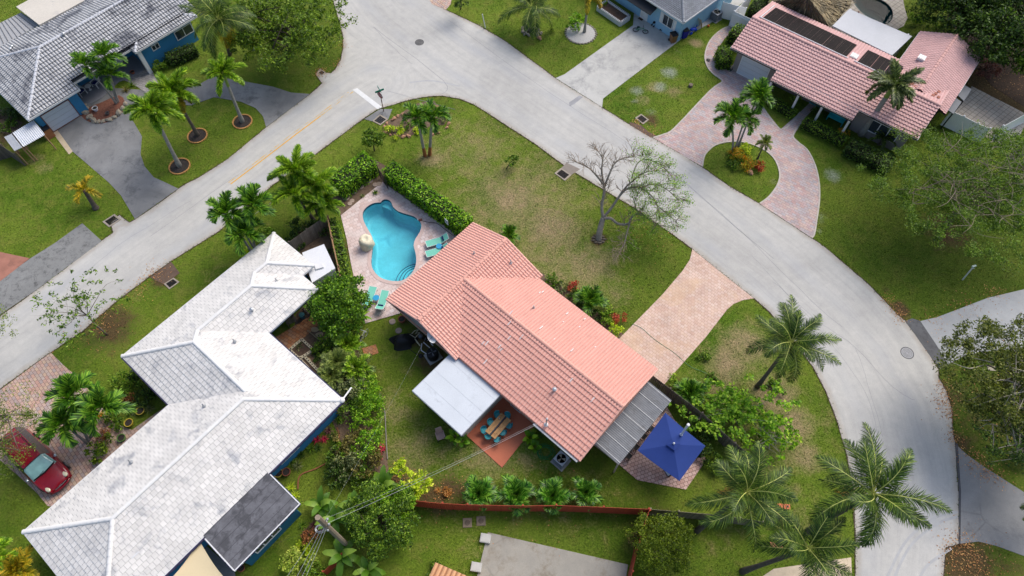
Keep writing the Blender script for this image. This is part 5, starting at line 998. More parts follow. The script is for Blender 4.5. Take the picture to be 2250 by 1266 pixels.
# satellite dish
c = P(949, 741, 3.35); t = thing('satellite_dish', 'white oval satellite dish mounted on the salmon roof edge', 'satellite dish', (c.x, c.y, 2.95)); vs = []; N = 20; dn = Vector((-.05, -.2, .96)).normalized(); da = dn.cross(Vector((.4, -.9, 0))).normalized(); db = dn.cross(da)
for r in (0, .18, .34, .48): vs += [Vector((0, 0, .4))+da*(r*.62*math.cos(a))+db*(r*math.sin(a))+dn*(.4*r*r) for a in [2*math.pi*k/N for k in range(N)]]
MB().add(vs, [(i*N+k, i*N+(k+1) % N, (i+1)*N+(k+1) % N, (i+1)*N+k) for i in range(3) for k in range(N)]).build('reflector', WHT, t, smooth=True); MB().tube([(0, 0, .38), (.05, .1, .2), (.1, .25, -.1)], .025, 6).tube([(.1, .15, .3), (-.2, -.35, .6), (-.25, -.4, .72)], .015, 5).build('arm', STEEL, t)
# ---- dining set
ta = [P(x, y, .75) for x, y in ((1101.5, 908), (1121.5, 922.7), (1085.4, 964), (1066.8, 948))]; tc = sum(ta, Vector())/4; ax = ((ta[0]+ta[1])-(ta[2]+ta[3])).normalized(); ang = math.atan2(ax.y, ax.x)
hl = ((ta[0]+ta[1])/2-(ta[2]+ta[3])/2).length/2; hw = .48; t = thing('dining_table', 'long oak table with dark centre strip on the orange terrace', 'table', (tc.x, tc.y, .05), ang)
m = MB()
for k in range(4): y = -hw+k*.19+(.14 if k > 1 else 0); m.box((-hl, y, .70), (hl, y+.182, .745))
m.build('table_top', M('acacia_wood', C(206, 156, 100), .5, .25, 2, stain=(C(150, 100, 58), 3, .55)), t); MB().box((-hl, -.068, .70), (hl, .068, .742)).build('centre_strip', M('slate', C(70, 70, 76), .6), t)
for x in (-hl+.15, hl-.15):
    for y in (-.36, .36): MB().box((x-.03, y-.03, 0), (x+.03, y+.03, .699)).build('leg', BLK, t)
cup = MB().lathe([(.03, 0), (.045, .09), (.04, .09), (.025, .02), (0, .02)], n=12); c = P(1096.7, 920, .8); single(cup, 'cup', WHT, 'small white cup on the oak table', 'cup').location = (c.x, c.y, .796)
def chair():
    t = thing('dining_chair', 'x', 'chair', group='turquoise chairs round the oak table'); N = 13; vs = []
    for z, r, o in ((.44, .10, 0), (.45, .22, 0), (.52, .255, 0), (.64, .27, -.01), (.78, .27, -.04)):
        for k in range(N):
            a = R(-205+ (230)*k/(N-1)) if z > .46 else 2*math.pi*k/N+1; vs.append((o+r*math.cos(a+math.pi-R(-90)*0), r*math.sin(a+math.pi), z))
    m = MB(); S = 14
    m.lathe([(0, .44), (.2, .44), (.235, .47), (.22, .475), (0, .462)], n=18); m.build('seat', TEAL, t, smooth=True)
    vs = []
    for z, r in ((.46, .235), (.6, .265), (.74, .275)):
        vs += [(-r*math.cos(a), r*math.sin(a), z+(.05*math.cos(a) if z > .7 else 0)) for a in [R(-80+160*k/S) for k in range(S+1)]]
    n = S+1; MB().add(vs, [(i*n+k, i*n+k+1, (i+1)*n+k+1, (i+1)*n+k) for i in range(2) for k in range(S)]).build('backrest', TEAL, t, smooth=True)
    for x in (-.16, .16):
        for y in (-.16, .16): MB().tube([(x*.8, y*.8, .44), (x*1.25, y*1.25, 0)], .012, 6).build('leg', STEEL, t)
    return t
ch = chair(); first = True; cs, sn = math.cos(ang), math.sin(ang)
for lx, ly, rz, lb in ((-.82, .55, -90, 'turquoise chair on the left long side of the oak table, nearest its lower end'), (-.1, .55, -90, 'turquoise chair in the middle of the left long side of the oak table'), (.62, .55, -90, 'turquoise chair on the left long side of the oak table, nearest its upper end'), (hl+.1, .0, 180, 'turquoise chair at the upper head of the oak table'),
                   (.55, -.55, 90, 'turquoise chair on the right long side of the oak table, nearest its upper end'), (-.1, -.55, 90, 'turquoise chair in the middle of the right long side of the oak table'), (-.75, -.55, 90, 'turquoise chair on the right long side of the oak table, nearest its lower end'), (-hl-.1, .05, 0, 'turquoise chair at the lower head of the oak table')):
    c = (tc.x+lx*cs-ly*sn, tc.y+lx*sn+ly*cs, .05); rr = ang+R(rz)+R(random.uniform(-8, 8))
    if first: ch.location = c; ch.rotation_euler.z = rr; ch['label'] = lb; first = False
    else: dup(ch, c, rr, lb)
def ac(label, p, rz, s=(.8, .8, .75), col=(186, 190, 194), side=(110, 116, 124)):
    c = P(*p); t = thing('air_conditioner', label, 'air conditioner', c, rz); x, y, z = s[0]/2, s[1]/2, s[2]; MB().box((-x-.12, -y-.12, 0), (x+.12, y+.12, .06)).build('pad', M('pad_grey', C(170, 170, 166)), t)
    m = MB().box((-x, -y, .061), (x, y, z)); 
    m.build('casing', M('ac_side', C(*side), .5, .05), t); m = MB()
    for k in range(12): zz = .14+k*(z-.25)/12; m.box((-x-.008, -y-.008, zz), (x+.008, y+.008, zz+.014))
    m.build('louvre', M('ac_louvre', C(150, 156, 162), .5), t); N = 24; R_ = min(x, y)*.82
    ring = MB(); vs = [(R_*math.cos(2*math.pi*k/N), R_*math.sin(2*math.pi*k/N), z+.03) for k in range(N)]
    sq = [(max(-x, min(x, 1.5*x*math.cos(2*math.pi*k/N))), max(-y, min(y, 1.5*y*math.sin(2*math.pi*k/N))), z+.03) for k in range(N)]; low = [(a, b, z-.04) for a, b, _ in vs]; sql = [(a, b, z-.0) for a, b, _ in sq]
    ring.add(vs+sq+low+sql, [(k, N+k, N+(k+1) % N, (k+1) % N) for k in range(N)]+[(2*N+k, k, (k+1) % N, 2*N+(k+1) % N) for k in range(N)]+[(N+k, 3*N+k, 3*N+(k+1) % N, N+(k+1) % N) for k in range(N)]); ring.build('top_panel', M('ac_top', C(*col), .5, .04), t)
    MB().lathe([(R_, z+.002), (0, z+.002)], n=20).build('fan_well', BLK, t)
    for k in range(3): a = k*2.094; MB().add([(0, 0, z+.018), (R_*.9*math.cos(a), R_*.9*math.sin(a), z+.01), (R_*.9*math.cos(a+.75), R_*.9*math.sin(a+.75), z+.026)], [(0, 1, 2)]).build('fan_blade', M('fan_tan', C(170, 160, 140), .5), t)
    return t
ac('grey air conditioner with open round fan beside the salmon house eave', (1232, 1014), R(-41.5), (.8, .8, .75))
ac('dark grey air conditioner on the concrete side path of the light blue house', (1571, 42), R(43), (.8, .8, .85), (196, 198, 196), (96, 104, 110))
c = P(1198, 994); q = []; t = np.linspace(0, 6.28*6, 110); g = random.Random(3)
for a in t: r = .5+.12*math.sin(a*1.37)+.05*math.sin(a*3.1); q.append((r*math.cos(a)+.1*math.sin(a*.3), r*math.sin(a)*.9, .03+.012*a/6.28))
o = single(MB().tube(q, .014, 5), 'coiled_hose', M('green_hose', C(30, 140, 74), .4), 'bright green garden hose coiled on the grass beside the air conditioner', 'hose'); o.location = c
cable('garden_hose', [(1388, 712), (1410, 722), (1440, 748), (1480, 775), (1515, 805), (1545, 818), (1580, 835)], .014, M('green_hose2', C(110, 160, 120), .5), 'thin green hose stretched across the tan paver driveway', 'hose', .045)
# ---- umbrella and patio furniture
cr = [P(x, y, 2.45) for x, y in ((1462, 907), (1550, 980), (1493, 1057), (1401, 990))]; cc = sum(cr, Vector())/4; base = Vector((cc.x, cc.y, .04)); um = thing('patio_umbrella', 'square navy blue parasol standing over the paver patio', 'umbrella', base); m = MB(); K = P(1479.6, 976, 2.95)-base; rel = [p-base for p in cr]
S = 8; vs = []; 
for i in range(4):
    a, b = rel[i], rel[(i+1) % 4]
    for r in range(S+1):
        for k in range(S+1):
            f = k/S; e = a.lerp(b, f); w_ = r/S; p = K.lerp(e, w_); sag = -.10*math.sin(f*math.pi)*w_*w_-.05*math.sin(w_*math.pi); vs.append(p+Vector((0, 0, sag)))
n = S+1; m.add(vs, [(i*n*n+r*n+k, i*n*n+(r+1)*n+k, i*n*n+(r+1)*n+k+1, i*n*n+r*n+k+1) for i in range(4) for r in range(S) for k in range(S)]); m.build('canopy', M('navy_canvas', C(40, 66, 138), .85, .05, 1.5, fine=.03), um, weld=True)
m = MB(); k2 = .2; q = [K.lerp(p, k2)+Vector((0, 0, .10)) for p in rel]; m.add([K+Vector((0, 0, .13))]+q, [(0, i+1, (i+1) % 4+1) for i in range(4)]); m.build('vent_flap', M('navy_canvas', C(40, 66, 138)), um)
MB().lathe([(.07, .1), (.07, .2), (.03, .25), (0, .26)], tuple(K), 12).build('finial', WHT, um); MB().tube([(0, 0, .05), (K.x*.9, K.y*.9, 2.9)], .03, 8).build('pole', WHT, um); MB().lathe([(.35, 0), (.35, .06), (.1, .1), (.05, .3), (0, .3)], n=18).build('base', BLK, um)
m = MB()
for p in rel: m.beam(K-Vector((0, 0, .14)), p-Vector((0, 0, .10)), .02, .02)
m.build('rib', STEEL, um)
a = P(1497, 955, 2.7); t = thing('white_pole', 'slim white post rising above the navy parasol', 'pole', (a.x, a.y, 0)); MB().lathe([(.075, 0), (.075, 4.6), (.10, 4.61), (.10, 4.78), (0, 4.8)], n=12).build('shaft', WHT, t); MB().lathe([(.055, 2.6), (.10, 2.66), (.10, 2.74), (.055, 2.8)], n=12).build('collar', WHT, t)
def dchair():
    t = thing('folding_chair', 'x', 'chair', group='black folding chairs at the pergola edge'); MB().add([(-.22, -.22, .46), (.22, -.22, .46), (.22, .22, .46), (-.22, .22, .46), (-.0, -.22, .44), (0, .22, .44)], [(0, 4, 5, 3), (4, 1, 2, 5)]).build('seat', BLK, t)
    MB().add([(-.26, -.24, .62), (-.30, -.24, .86), (-.30, .24, .86), (-.26, .24, .62)], [(0, 1, 2, 3)]).build('backrest', BLK, t); m = MB(); wd = M('chair_wood', C(120, 88, 62), .6)
    for y in (-.25, .25): m.tube([(-.26, y, 0), (.24, y, .46)], .016, 6).tube([(.26, y, 0), (-.24, y, .46), (-.31, y, .9)], .016, 6).tube([(-.28, y, .64), (.24, y, .64)], .02, 6).tube([(.24, y, .46), (.24, y, .64)], .014, 6)
    m.build('frame', wd, t); return t
dc = dchair(); first = True
for p, lb in (((1427, 946), 'black folding chair nearest the top corner of the navy parasol'), ((1411, 963), 'black folding chair second from the top at the pergola edge'), ((1394, 986), 'black folding chair third from the top at the pergola edge'), ((1378, 1006), 'black folding chair at the lowest corner of the pergola')):
    c = P(*p); c.z = .04
    if first: dc.location = c; dc.rotation_euler.z = R(-38); dc['label'] = lb; first = False
    else: dup(dc, c, R(-38+random.uniform(-10, 10)), lb)
c = P(1467, 1040); t = thing('patio_chair', 'dark patio chair with pale blue cushion under the lower left parasol edge', 'chair', (c.x, c.y, .04), R(30)); MB().box((-.27, -.27, .36), (.27, .27, .40)).build('seat', BLK, t); MB().box((-.24, -.24, .401), (.24, .24, .47)).build('cushion', M('pale_blue_cloth', C(190, 210, 230), .8), t); MB().box((-.27, -.32, .36), (.27, -.27, .85)).build('backrest', BLK, t)
for x in (-.24, .24):
    for y in (-.24, .24): MB().tube([(x, y, .36), (x, y, 0)], .018, 6).build('leg', BLK, t)
c = P(1490, 1000); t = thing('patio_table', 'round dark table beneath the navy parasol', 'table', (c.x, c.y, .04)); MB().lathe([(0, .7), (.6, .7), (.6, .73), (0, .735)], n=24).build('table_top', DARKM, t); MB().lathe([(.25, 0), (.04, .05), (.04, .699)], n=12).build('pedestal', DARKM, t)
c = P(969, 962); t = thing('garden_chair', 'weathered pinkish garden chair alone on the lawn left of the big leaves', 'chair', c, R(20)); pk = M('faded_pink_plastic', C(188, 158, 146), .6, .1, 4); MB().box((-.25, -.25, .36), (.25, .25, .41)).build('seat', pk, t); MB().add([(-.25, .22, .40), (.25, .22, .40), (.22, .42, .98), (-.22, .42, .98), (-.25, .26, .40), (.25, .26, .40), (.22, .46, .98), (-.22, .46, .98)], [(0, 1, 2, 3), (7, 6, 5, 4), (3, 2, 6, 7), (0, 3, 7, 4), (1, 5, 6, 2)]).build('backrest', pk, t); MB().box((-.30, -.25, .56), (-.24, .3, .6)).build('armrest', pk, t); MB().box((.24, -.25, .56), (.30, .3, .6)).build('armrest', pk, t)
for x in (-.24, .24):
    for y in (-.22, .24): MB().tube([(x, y, .56), (x*1.1, y*1.1, 0)], .025, 6).build('leg', DARKM, t)
# ---- fences
def fence(name, label, pts, h, mat, cat='fence', top=True, board=.14, gap=.012, post=2.4, th=.025, cap=None, solid=False, wob=.015, postm=None, group=None):
    q = [P(x, y, h if top else 0) for x, y in pts]; q = [Vector((p.x, p.y, 0)) for p in q]; o = q[0]; t = thing(name, label, cat, o, 0, group); m = MB(); rl = MB(); L = 0
    for i in range(len(q)-1):
        a, b = q[i]-o, q[i+1]-o; d = (b-a).normalized(); n = max(1, round((b-a).length/board)); s = Vector((-d.y, d.x, 0))*th/2; w_ = (b-a).length/n
        for k in range(n):
            p0 = a+d*(w_*k+gap/2); p1 = a+d*(w_*(k+1)-gap/2); hh = h+random.uniform(-wob, wob); j = s*random.uniform(-.3, .3) if not solid else s*0
            m.add([p0-s+j, p1-s+j, p1+s+j, p0+s+j, p0-s+j+Vector((0, 0, hh)), p1-s+j+Vector((0, 0, hh)), p1+s+j+Vector((0, 0, hh)), p0+s+j+Vector((0, 0, hh))], [(4, 5, 6, 7), (0, 1, 5, 4), (1, 2, 6, 5), (2, 3, 7, 6), (3, 0, 4, 7)])
        for z in (.3, h-.3): rl.beam(a+s*2.6+Vector((0, 0, z)), b+s*2.6+Vector((0, 0, z)), .04, .08)
        np_ = max(1, round((b-a).length/post))
        for k in range(np_+(i == len(q)-2)):
            p = a+(b-a)*k/np_+s*4.2; pm = MB().box((p.x-.05, p.y-.05, -.05), (p.x+.05, p.y+.05, h+.03)); 
            if cap: pm.lathe([(.09, h+.03), (.09, h+.07), (0, h+.13)], (p.x, p.y, 0), 4)
            pm.build('post', postm or mat, t)
    m.build('boards', mat, t); rl.build('rail', postm or mat, t); return t
W_DARK = M('weathered_wood_dark', C(112, 102, 94), .9, .2, 4, .01, 20, island=.25); W_RED = M('red_stained_wood', C(184, 78, 52), .7, .08, 2, island=.10); W_GREY = M('weathered_wood', C(134, 122, 108), .9, .2, 4, island=.22); W_BRN = M('brown_wood', C(170, 136, 104), .85, .16, 3, island=.15); W_OLV = M('mossy_wood', C(140, 132, 108), .9, .2, 4, island=.25); VIN = M('white_vinyl', (.82, .82, .82), .45, .02, 2)
def base(pts): return pts
fence('wooden_fence', 'dark weathered board fence between navy parasol and leafy bushes', [(1422, 842), (1462, 873), (1530, 925), (1600, 990), (1655, 1032)], 1.7, W_DARK, top=False)
fence('red_fence', 'long rust red board fence behind the row of four young palms', [(878, 1104), (908, 1112), (977, 1119), (1030, 1121.6), (1148, 1124), (1219, 1123), (1320, 1127), (1416, 1131)], 1.75, W_RED, top=False)
fence('red_fence', 'short rust red board fence running down to the bottom edge beside the concrete slab', [(1417, 1132), (1407, 1160), (1395, 1200), (1380, 1262), (1374, 1300)], 1.75, W_RED, top=False)
fence('wooden_fence', 'mossy grey board fence continuing right of the red fence towards the coconut palms', [(1420, 1131), (1480, 1136), (1560, 1143), (1610, 1150), (1660, 1158)], 1.7, W_OLV, top=False)
fence('wooden_fence', 'grey weathered board fence standing between street palms and white shed', [(635, 532), (674, 504), (713, 476)], 1.8, W_GREY)
fence('wooden_fence', 'tan board fence between white shed and the narrow hedge of the pool', [(718, 474), (727, 520), (741, 583), (746, 606)], 1.8, W_BRN)
fence('vinyl_fence', 'white vinyl fence and gate at the left corner of the rose roofed house', [(1653, 43), (1614, 25), (1639, 0), (1655, -15)], 1.8, VIN, solid=True, gap=.004, cap=1)
fence('vinyl_fence', 'white vinyl fence in front of the pale tiled court', [(2091, 244), (2118, 256), (2150, 272), (2176, 283)], 1.8, VIN, solid=True, gap=.004, cap=1)
fence('vinyl_fence', 'white vinyl fence panel at the right picture edge beside the tiled court', [(2206, 277), (2255, 250), (2300, 228)], 1.8, VIN, solid=True, gap=.004, cap=1)
fence('vinyl_fence', 'pale blue white vinyl fence behind the light blue house', [(1590, 5), (1640, 18), (1612, 28)][:2], 1.8, VIN, solid=True, gap=.004)
fence('wooden_fence', 'dark weathered fence at the left edge below the white sheet roofs', [(-40, 330), (0, 318), (30, 338)], 1.6, W_DARK)
fence('red_fence', 'small rust red fence piece under the banana plants near the bottom edge', [(720, 1262), (742, 1240), (760, 1224)], 1.2, W_RED, top=False)
q = [P(822, 350, 1.3), P(832, 372, 1.3), P(848, 395, 1.3)]; t = thing('mesh_fence', 'low black mesh fence closing the gap between the two hedges', 'fence', (q[0].x, q[0].y, 0)); m = MB(); o = Vector((q[0].x, q[0].y, 0))
for a, b in zip(q[:-1], q[1:]):
    a = Vector((a.x, a.y, 0))-o; b = Vector((b.x, b.y, 0))-o
    for k in range(14): p = a.lerp(b, k/14); m.beam(p, p+Vector((0, 0, 1.3)), .015, .015, (0, 1, 0))
    for k in range(9): z = Vector((0, 0, .05+k*.155)); m.beam(a+z, b+z, .012, .012)
m.build('mesh', BLK, t)
for p in q: p = Vector((p.x, p.y, 0))-o; MB().lathe([(.03, 0), (.03, 1.35), (0, 1.37)], tuple(p), 8).build('post', BLK, t)
# ---- street furniture
def drain(label, pts, z=.03, mud=None):
    g_ = [P(*p) for p in pts]; c = sum(g_, Vector())/4; t = thing('storm_drain', label, 'storm drain', (c.x, c.y, 0)); r = [p-c for p in g_]; inn = [p*.74 for p in r]; m = MB(); z1 = .055
    m.add([(*p[:2], z1) for p in r]+[(*p[:2], z1) for p in inn]+[(*p[:2], -.02) for p in r]+[(*p[:2], .012) for p in inn], [(k, (k+1) % 4, 4+(k+1) % 4, 4+k) for k in range(4)]+[(8+k, 8+(k+1) % 4, (k+1) % 4, k) for k in range(4)]+[(4+k, 4+(k+1) % 4, 12+(k+1) % 4, 12+k) for k in range(4)])
    m.build('frame', M('drain_concrete', C(176, 164, 148), .9, .15, 4), t); MB().add([(*p[:2], .012) for p in inn], [(0, 1, 2, 3)]).build('shaft', M('drain_dark', C(22, 20, 20), .9), t)
    m = MB(); a, b, d, e = inn
    for k in range(9): f = (k+.5)/9; m.beam(Vector((*a.lerp(b, f)[:2], .045)), Vector((*e.lerp(d, f)[:2], .045)), .03, .02)
    for k in range(4): f = (k+.5)/4; m.beam(Vector((*a.lerp(e, f)[:2], .043)), Vector((*b.lerp(d, f)[:2], .043)), .02, .018)
    m.build('grate', M('cast_iron', C(60, 56, 54), .7, .1, 5, metal=.3), t); return t
drain('rectangular grated drain at the kerb beside the stop sign', [(818, 267), (835, 252), (853, 263), (836, 276)])
drain('grated drain notched into the left lawn below the grey driveway', [(225.6, 488), (252, 471), (267, 483), (240, 500)])
drain('dark grated drain in bare earth beside the white roofed house', [(360.5, 624.5), (382, 611), (395, 620), (372.5, 636.5)])
drain('pale framed grated drain in the front lawn, up left of the bare tree', [(1218, 381.5), (1233, 370), (1255.6, 385.5), (1241, 398)])
drain('old drain with leaf litter on the verge between concrete and pink driveways', [(1395, 260), (1408.6, 251), (1426, 264), (1413, 274)])
drain('small drain at the road corner under the big bright tree', [(698, 161), (706, 154), (716, 160), (708, 167)])
pave('drain_apron', [(836, 276), (853, 263), (862, 240), (835, 240), (812, 255), (800, 262), (818, 267)], .022, A_OLD); pave('drain_apron', [(376, 575), (345, 598), (330, 610), (362, 626), (395, 600)], .013, M('muddy_soil', C(112, 92, 78), .95, .2, 3)); pave('drain_apron', [(1233, 370), (1255, 385), (1275, 372), (1245, 358)], .024, M('gutter_concrete', C(150, 140, 130), .9, .1, 3)); pave('drain_apron', [(1382, 268), (1408, 275), (1425, 290), (1445, 300), (1430, 303), (1385, 276)], .024, M('muddy_soil', C(112, 92, 78)))
def manhole(label, p, r, col):
    c = P(*p); t = thing('manhole_cover', label, 'manhole cover', (c.x, c.y, .021)); MB().lathe([(r*1.0, 0), (r, .006), (r*.9, .006), (r*.9, .002)], n=32).build('rim', M('manhole_rim', C(90, 90, 92), .7, .1, 4), t); MB().lathe([(r*.88, .0), (r*.88, .005), (0, .005)], n=32).build('lid', M('manhole_'+str(col[0]), C(*col), .6, .15, 6, .01, 20), t)
    m = MB()
    for k in range(3): rr = r*(.25+.2*k); m.tube([(rr*math.cos(a), rr*math.sin(a), .006) for a in np.linspace(0, 6.283, 24)], .008, 4)
    m.build('pattern', M('manhole_rim', C(90, 90, 92)), t)
manhole('dark round manhole cover in the wide junction', (921.6, 93.5), .45, (110, 108, 106)); manhole('pale round manhole cover in the curve of the road', (1993, 776), .5, (170, 170, 172))
def post(name, label, a, b, r, mat, cat, h=None):
    h = h or hgt(a, b); c = P(*a); t = thing(name, label, cat, c); q = P(b[0], b[1], h)-c; MB().tube([(0, 0, -.05), (q.x, q.y, h)], r, 8).build('post', mat, t); return t, q, h
t, q, h = post('stop_sign', 'red octagonal stop sign on a brown post with green street name blades', (843, 245), (834, 200), .04, M('rusty_post', C(120, 70, 60), .7), 'street sign', 2.7)
fa = R(48)   # facing down the side street
SR = M('sign_red', C(170, 24, 50), .4, .03); SW = M('sign_white', C(240, 240, 240), .4); fx, fy = math.sin(R(222)), math.cos(R(222)); tx, ty = fy, -fx
def oct_(r, d, zc): return [(q.x*.9+fx*d-tx*r*math.cos(a), q.y*.9+fy*d-ty*r*math.cos(a), zc+r*math.sin(a)) for a in [R(22.5+45*k) for k in range(8)]]
MB().add(oct_(.40, .05, 2.25)+oct_(.40, .065, 2.25), [tuple(range(8)), tuple(range(15, 7, -1))]+[(k, (k+1) % 8, 8+(k+1) % 8, 8+k) for k in range(8)]).build('sign_plate_edge', SW, t); MB().add(oct_(.37, .07, 2.25), [tuple(range(7, -1, -1))]).build('sign_face', SR, t)
def text(body, size, loc, rot, mat, parent, name='lettering', depth=.002):
    cu = bpy.data.curves.new(name, 'FONT'); cu.body = body; cu.size = size; cu.extrude = depth; cu.align_x = 'CENTER'; cu.align_y = 'CENTER'; o = bpy.data.objects.new(name, cu); COL.objects.link(o)
    dg = bpy.context.evaluated_depsgraph_get(); me = bpy.data.meshes.new_from_object(o.evaluated_get(dg)); bpy.data.objects.remove(o); me.materials.clear(); me.materials.append(mat); o2 = bpy.data.objects.new(name, me); COL.objects.link(o2); o2.parent = parent; o2.location = loc; o2.rotation_euler = rot; return o2
zr = math.atan2(fx, -fy)
text('STOP', .26, (q.x*.9+fx*.078, q.y*.9+fy*.078, 2.25), (R(90), 0, zr), SW, t)
SG_ = M('sign_green', C(30, 150, 124), .4, .03)
for k, (an, zz) in enumerate(((30, 2.72), (120, 2.92))): a = R(an); MB().box((q.x-.42, q.y-.012, zz-.1), (q.x+.42, q.y+.012, zz+.1), a).build('name_blade', SG_, t)
t, q, h = post('white_post', 'slim white marker post on the upper lawn beside the road', (1067, 62), (1060, 32), .045, WHT, 'post', 1.7); MB().lathe([(.05, 0), (.05, .03), (0, .05)], tuple(q), 8).build('post_cap', WHT, t)
t, q, h = post('lamp_post', 'short white lamp post on the dark lawn at the right edge', (2115, 615), (2139, 586), .05, WHT, 'lamp post', 1.9); MB().box((q.x-.16, q.y-.07, h), (q.x+.16, q.y+.07, h+.12), .3).build('lamp_head', M('lamp_greenish', C(190, 212, 206), .4), t); MB().tube([(q.x*.85, q.y*.85, h*.85), (q.x*.85+.15, q.y*.85-.05, h*.9)], .02, 6).build('bracket', WHT, t)
# utility pole and wires
t, q, h = post('utility_pole', 'tall wooden utility pole with insulators rising from the shrubs', (768, 1203), (698, 1137), .16, M('pole_wood', C(158, 142, 122), .9, .15, 6, .01, 12), 'utility pole', 8.6); bp = P(768, 1203); A = Vector((q.x*.80, q.y*.80, 6.9))
INS = M('insulator_grey', C(206, 210, 214), .3, .05, metal=.4); wires = []
for k, (dx, dy, z) in enumerate(((.22, 0, 6.9), (-.2, .12, 7.1), (.1, -.25, 6.5), (-.1, .25, 6.3), (.25, .15, 7.5))):
    MB().lathe([(.03, -.12), (.07, -.08), (.05, -.02), (.08, .03), (.05, .08), (0, .12)], (A.x+dx, A.y+dy, z), 12).build('insulator', INS, t, smooth=True); MB().tube([(A.x+dx, A.y+dy, z), (q.x*z/h, q.y*z/h, z)], .025, 6).build('bracket', STEEL, t)
for k in range(3): rr = .2+.05*k; MB().tube([(A.x-.3+rr*math.cos(a), A.y-.2+rr*math.sin(a)*.8, 6.7-.05*k) for a in np.linspace(0, 6.28, 20)], .012, 5).build('wire_loop', INS, t)
CBL = M('cable_grey', C(196, 198, 198), .5, .06, 8); CBW = M('cable_dark', C(70, 70, 74), .6)
def wire(label, a, b, sag, r=.014, mat=CBL):
    a = Vector(a); b = Vector(b); r *= .5; q = [a.lerp(b, k/16)+Vector((0, 0, -sag*4*(k/16)*(1-k/16))) for k in range(17)]; m = MB().tube([p-a for p in q], r, 5); o = single(m, 'overhead_wire', mat, label, 'wire'); o.location = a; return o
Aw = bp+A
mast = h1.W(*h1.L(1201, 925, 3.9), 4.0)
tm = thing('service_mast', 'small metal service mast on the salmon roof where the overhead wire ends', 'mast', (mast.x, mast.y, 3.1)); MB().lathe([(.045, 0), (.045, 1.1), (.08, 1.12), (.07, 1.25), (0, 1.28)], n=12).build('pipe', M('vent_metal', C(200, 204, 208)), tm); MB().lathe([(.16, .05), (.06, .2), (.045, .25)], n=12).build('flashing', WHT, tm)
wire('twisted service wire running from the utility pole to the salmon roof', Aw+Vector((.22, .1, 0)), (mast.x, mast.y, 4.2), .35, .016)
wire('second service wire running beside the twisted one to the salmon roof', Aw+Vector((.1, .3, .2)), (mast.x-.1, mast.y+.1, 4.1), .6, .010); wire('thin wire running from the pole to the left eave of the salmon roof', Aw+Vector((-.1, .3, -.2)), P(936, 742, 2.75), .3, .005)
for k, (x, y, lb) in enumerate(((615, 1290, 'overhead wire leaving the pole to the bottom edge, leftmost of the bundle'), (640, 1290, 'overhead wire leaving the pole to the bottom edge, second from left in the bundle'), (652, 1290, 'overhead wire leaving the pole to the bottom edge, third from left in the bundle'), (662, 1290, 'overhead wire leaving the pole to the bottom edge, rightmost of the bundle'))):
    wire(lb, Aw+Vector((-.2+.1*k, -.1, .15-.1*k)), P(x, y, 6.4), .1, .016)
wire('dark stay wire dropping from the pole into the banana plants', Aw+Vector((.1, -.2, -.4)), P(810, 1290, .3), .05, .012, CBW); wire('dark wire sloping from the pole to the dark annex roof', Aw+Vector((-.2, 0, -.4)), P(575, 1203, 2.6), .2, .010, CBW)
# lids, blocks
for p, lb, col, s in (((1722, 1113), 'orange meter box lid on the lawn left of the large coconut crown', C(222, 120, 74), (.42, .16)), ((1706, 1198), 'faded orange meter box lid under the palm fronds', C(206, 140, 100), (.4, .16)), ((2180, 810), 'pale meter box lid on the lawn beneath the olive tree', C(170, 160, 140), (.34, .18))):
    c = P(*p); t = thing('meter_box', lb, 'meter box', c, R(-4)); MB().box((-s[0], -s[1], 0), (s[0], s[1], .04)).build('lid', M('lid'+str(p[0]), col, .6, .08, 3), t); MB().box((s[0]*.45, -s[1]*.4, .041), (s[0]*.75, s[1]*.5, .045)).build('hatch', BLK, t)
for p, lb in (((1027, 1149), 'square concrete utility lid on the lower lawn, left one of a pair'), ((1057, 1145), 'square concrete utility lid on the lower lawn, right one of a pair')):
    c = P(*p); t = thing('inspection_cover', lb, 'utility lid', c, .05, 'concrete inspection covers'); MB().box((-.3, -.3, 0), (.3, .3, .06)).build('slab', M('lid_brown', C(150, 134, 112), .9, .15, 4), t); MB().lathe([(.18, .061), (.17, .075), (0, .08)], n=20).build('cover', M('lid_brown2', C(122, 108, 92), .9, .2, 5), t)
for p, lb in (((1067, 1184), 'pale concrete block at the upper left corner of the slab'), ((1047, 1247), 'pale concrete block at the left side of the slab near the bottom edge')):
    c = P(*p); single(MB().box((-.34, -.28, 0), (.34, .28, .28), -.15).box((-.30, -.24, .281), (.30, .24, .30), -.15), 'concrete_block', M('block_pale', C(206, 204, 198), .85, .1, 3), lb, 'concrete block').location = c
c = P(1517, 190); single(MB().lathe([(.22, 0), (.2, .25), (0, .26)], n=12), 'tree_stump', BARK, 'short grey tree stump on the lawn left of the pink driveway', 'tree stump').location = c
# raised beds
def raised(label, pts, h, mat, th=.18):
    g_ = [P(*p, h) for p in pts]; c = sum(g_, Vector())/len(g_); t = thing('raised_bed', label, 'raised bed', (c.x, c.y, 0)); m = MB(); r = [Vector((p.x-c.x, p.y-c.y, 0)) for p in g_]; n = len(r)
    for i in range(n): m.beam(r[i]+Vector((0, 0, h/2)), r[(i+1) % n]+Vector((0, 0, h/2)), th, h)
    m.build('block_wall', mat, t); holes = MB()
    for i in range(n):
        a, b = r[i], r[(i+1) % n]; L = (b-a).length; k = int(L/.2); d = (b-a).normalized()
        for j in range(k): p = a+d*(j+.5)*L/k; q_ = p+d*.0; holes.beam(p-d*.055+Vector((0, 0, h+.003)), p+d*.055+Vector((0, 0, h+.003)), .09, .004)
    holes.build('block_hole', M('block_hole', C(60, 54, 50), .9), t); MB().sheet([(p.x*.97, p.y*.97) for p in r], h*.72).build('soil', M('bed_soil', C(96, 76, 62), .95, .3, 6, .03, 20), t); return t
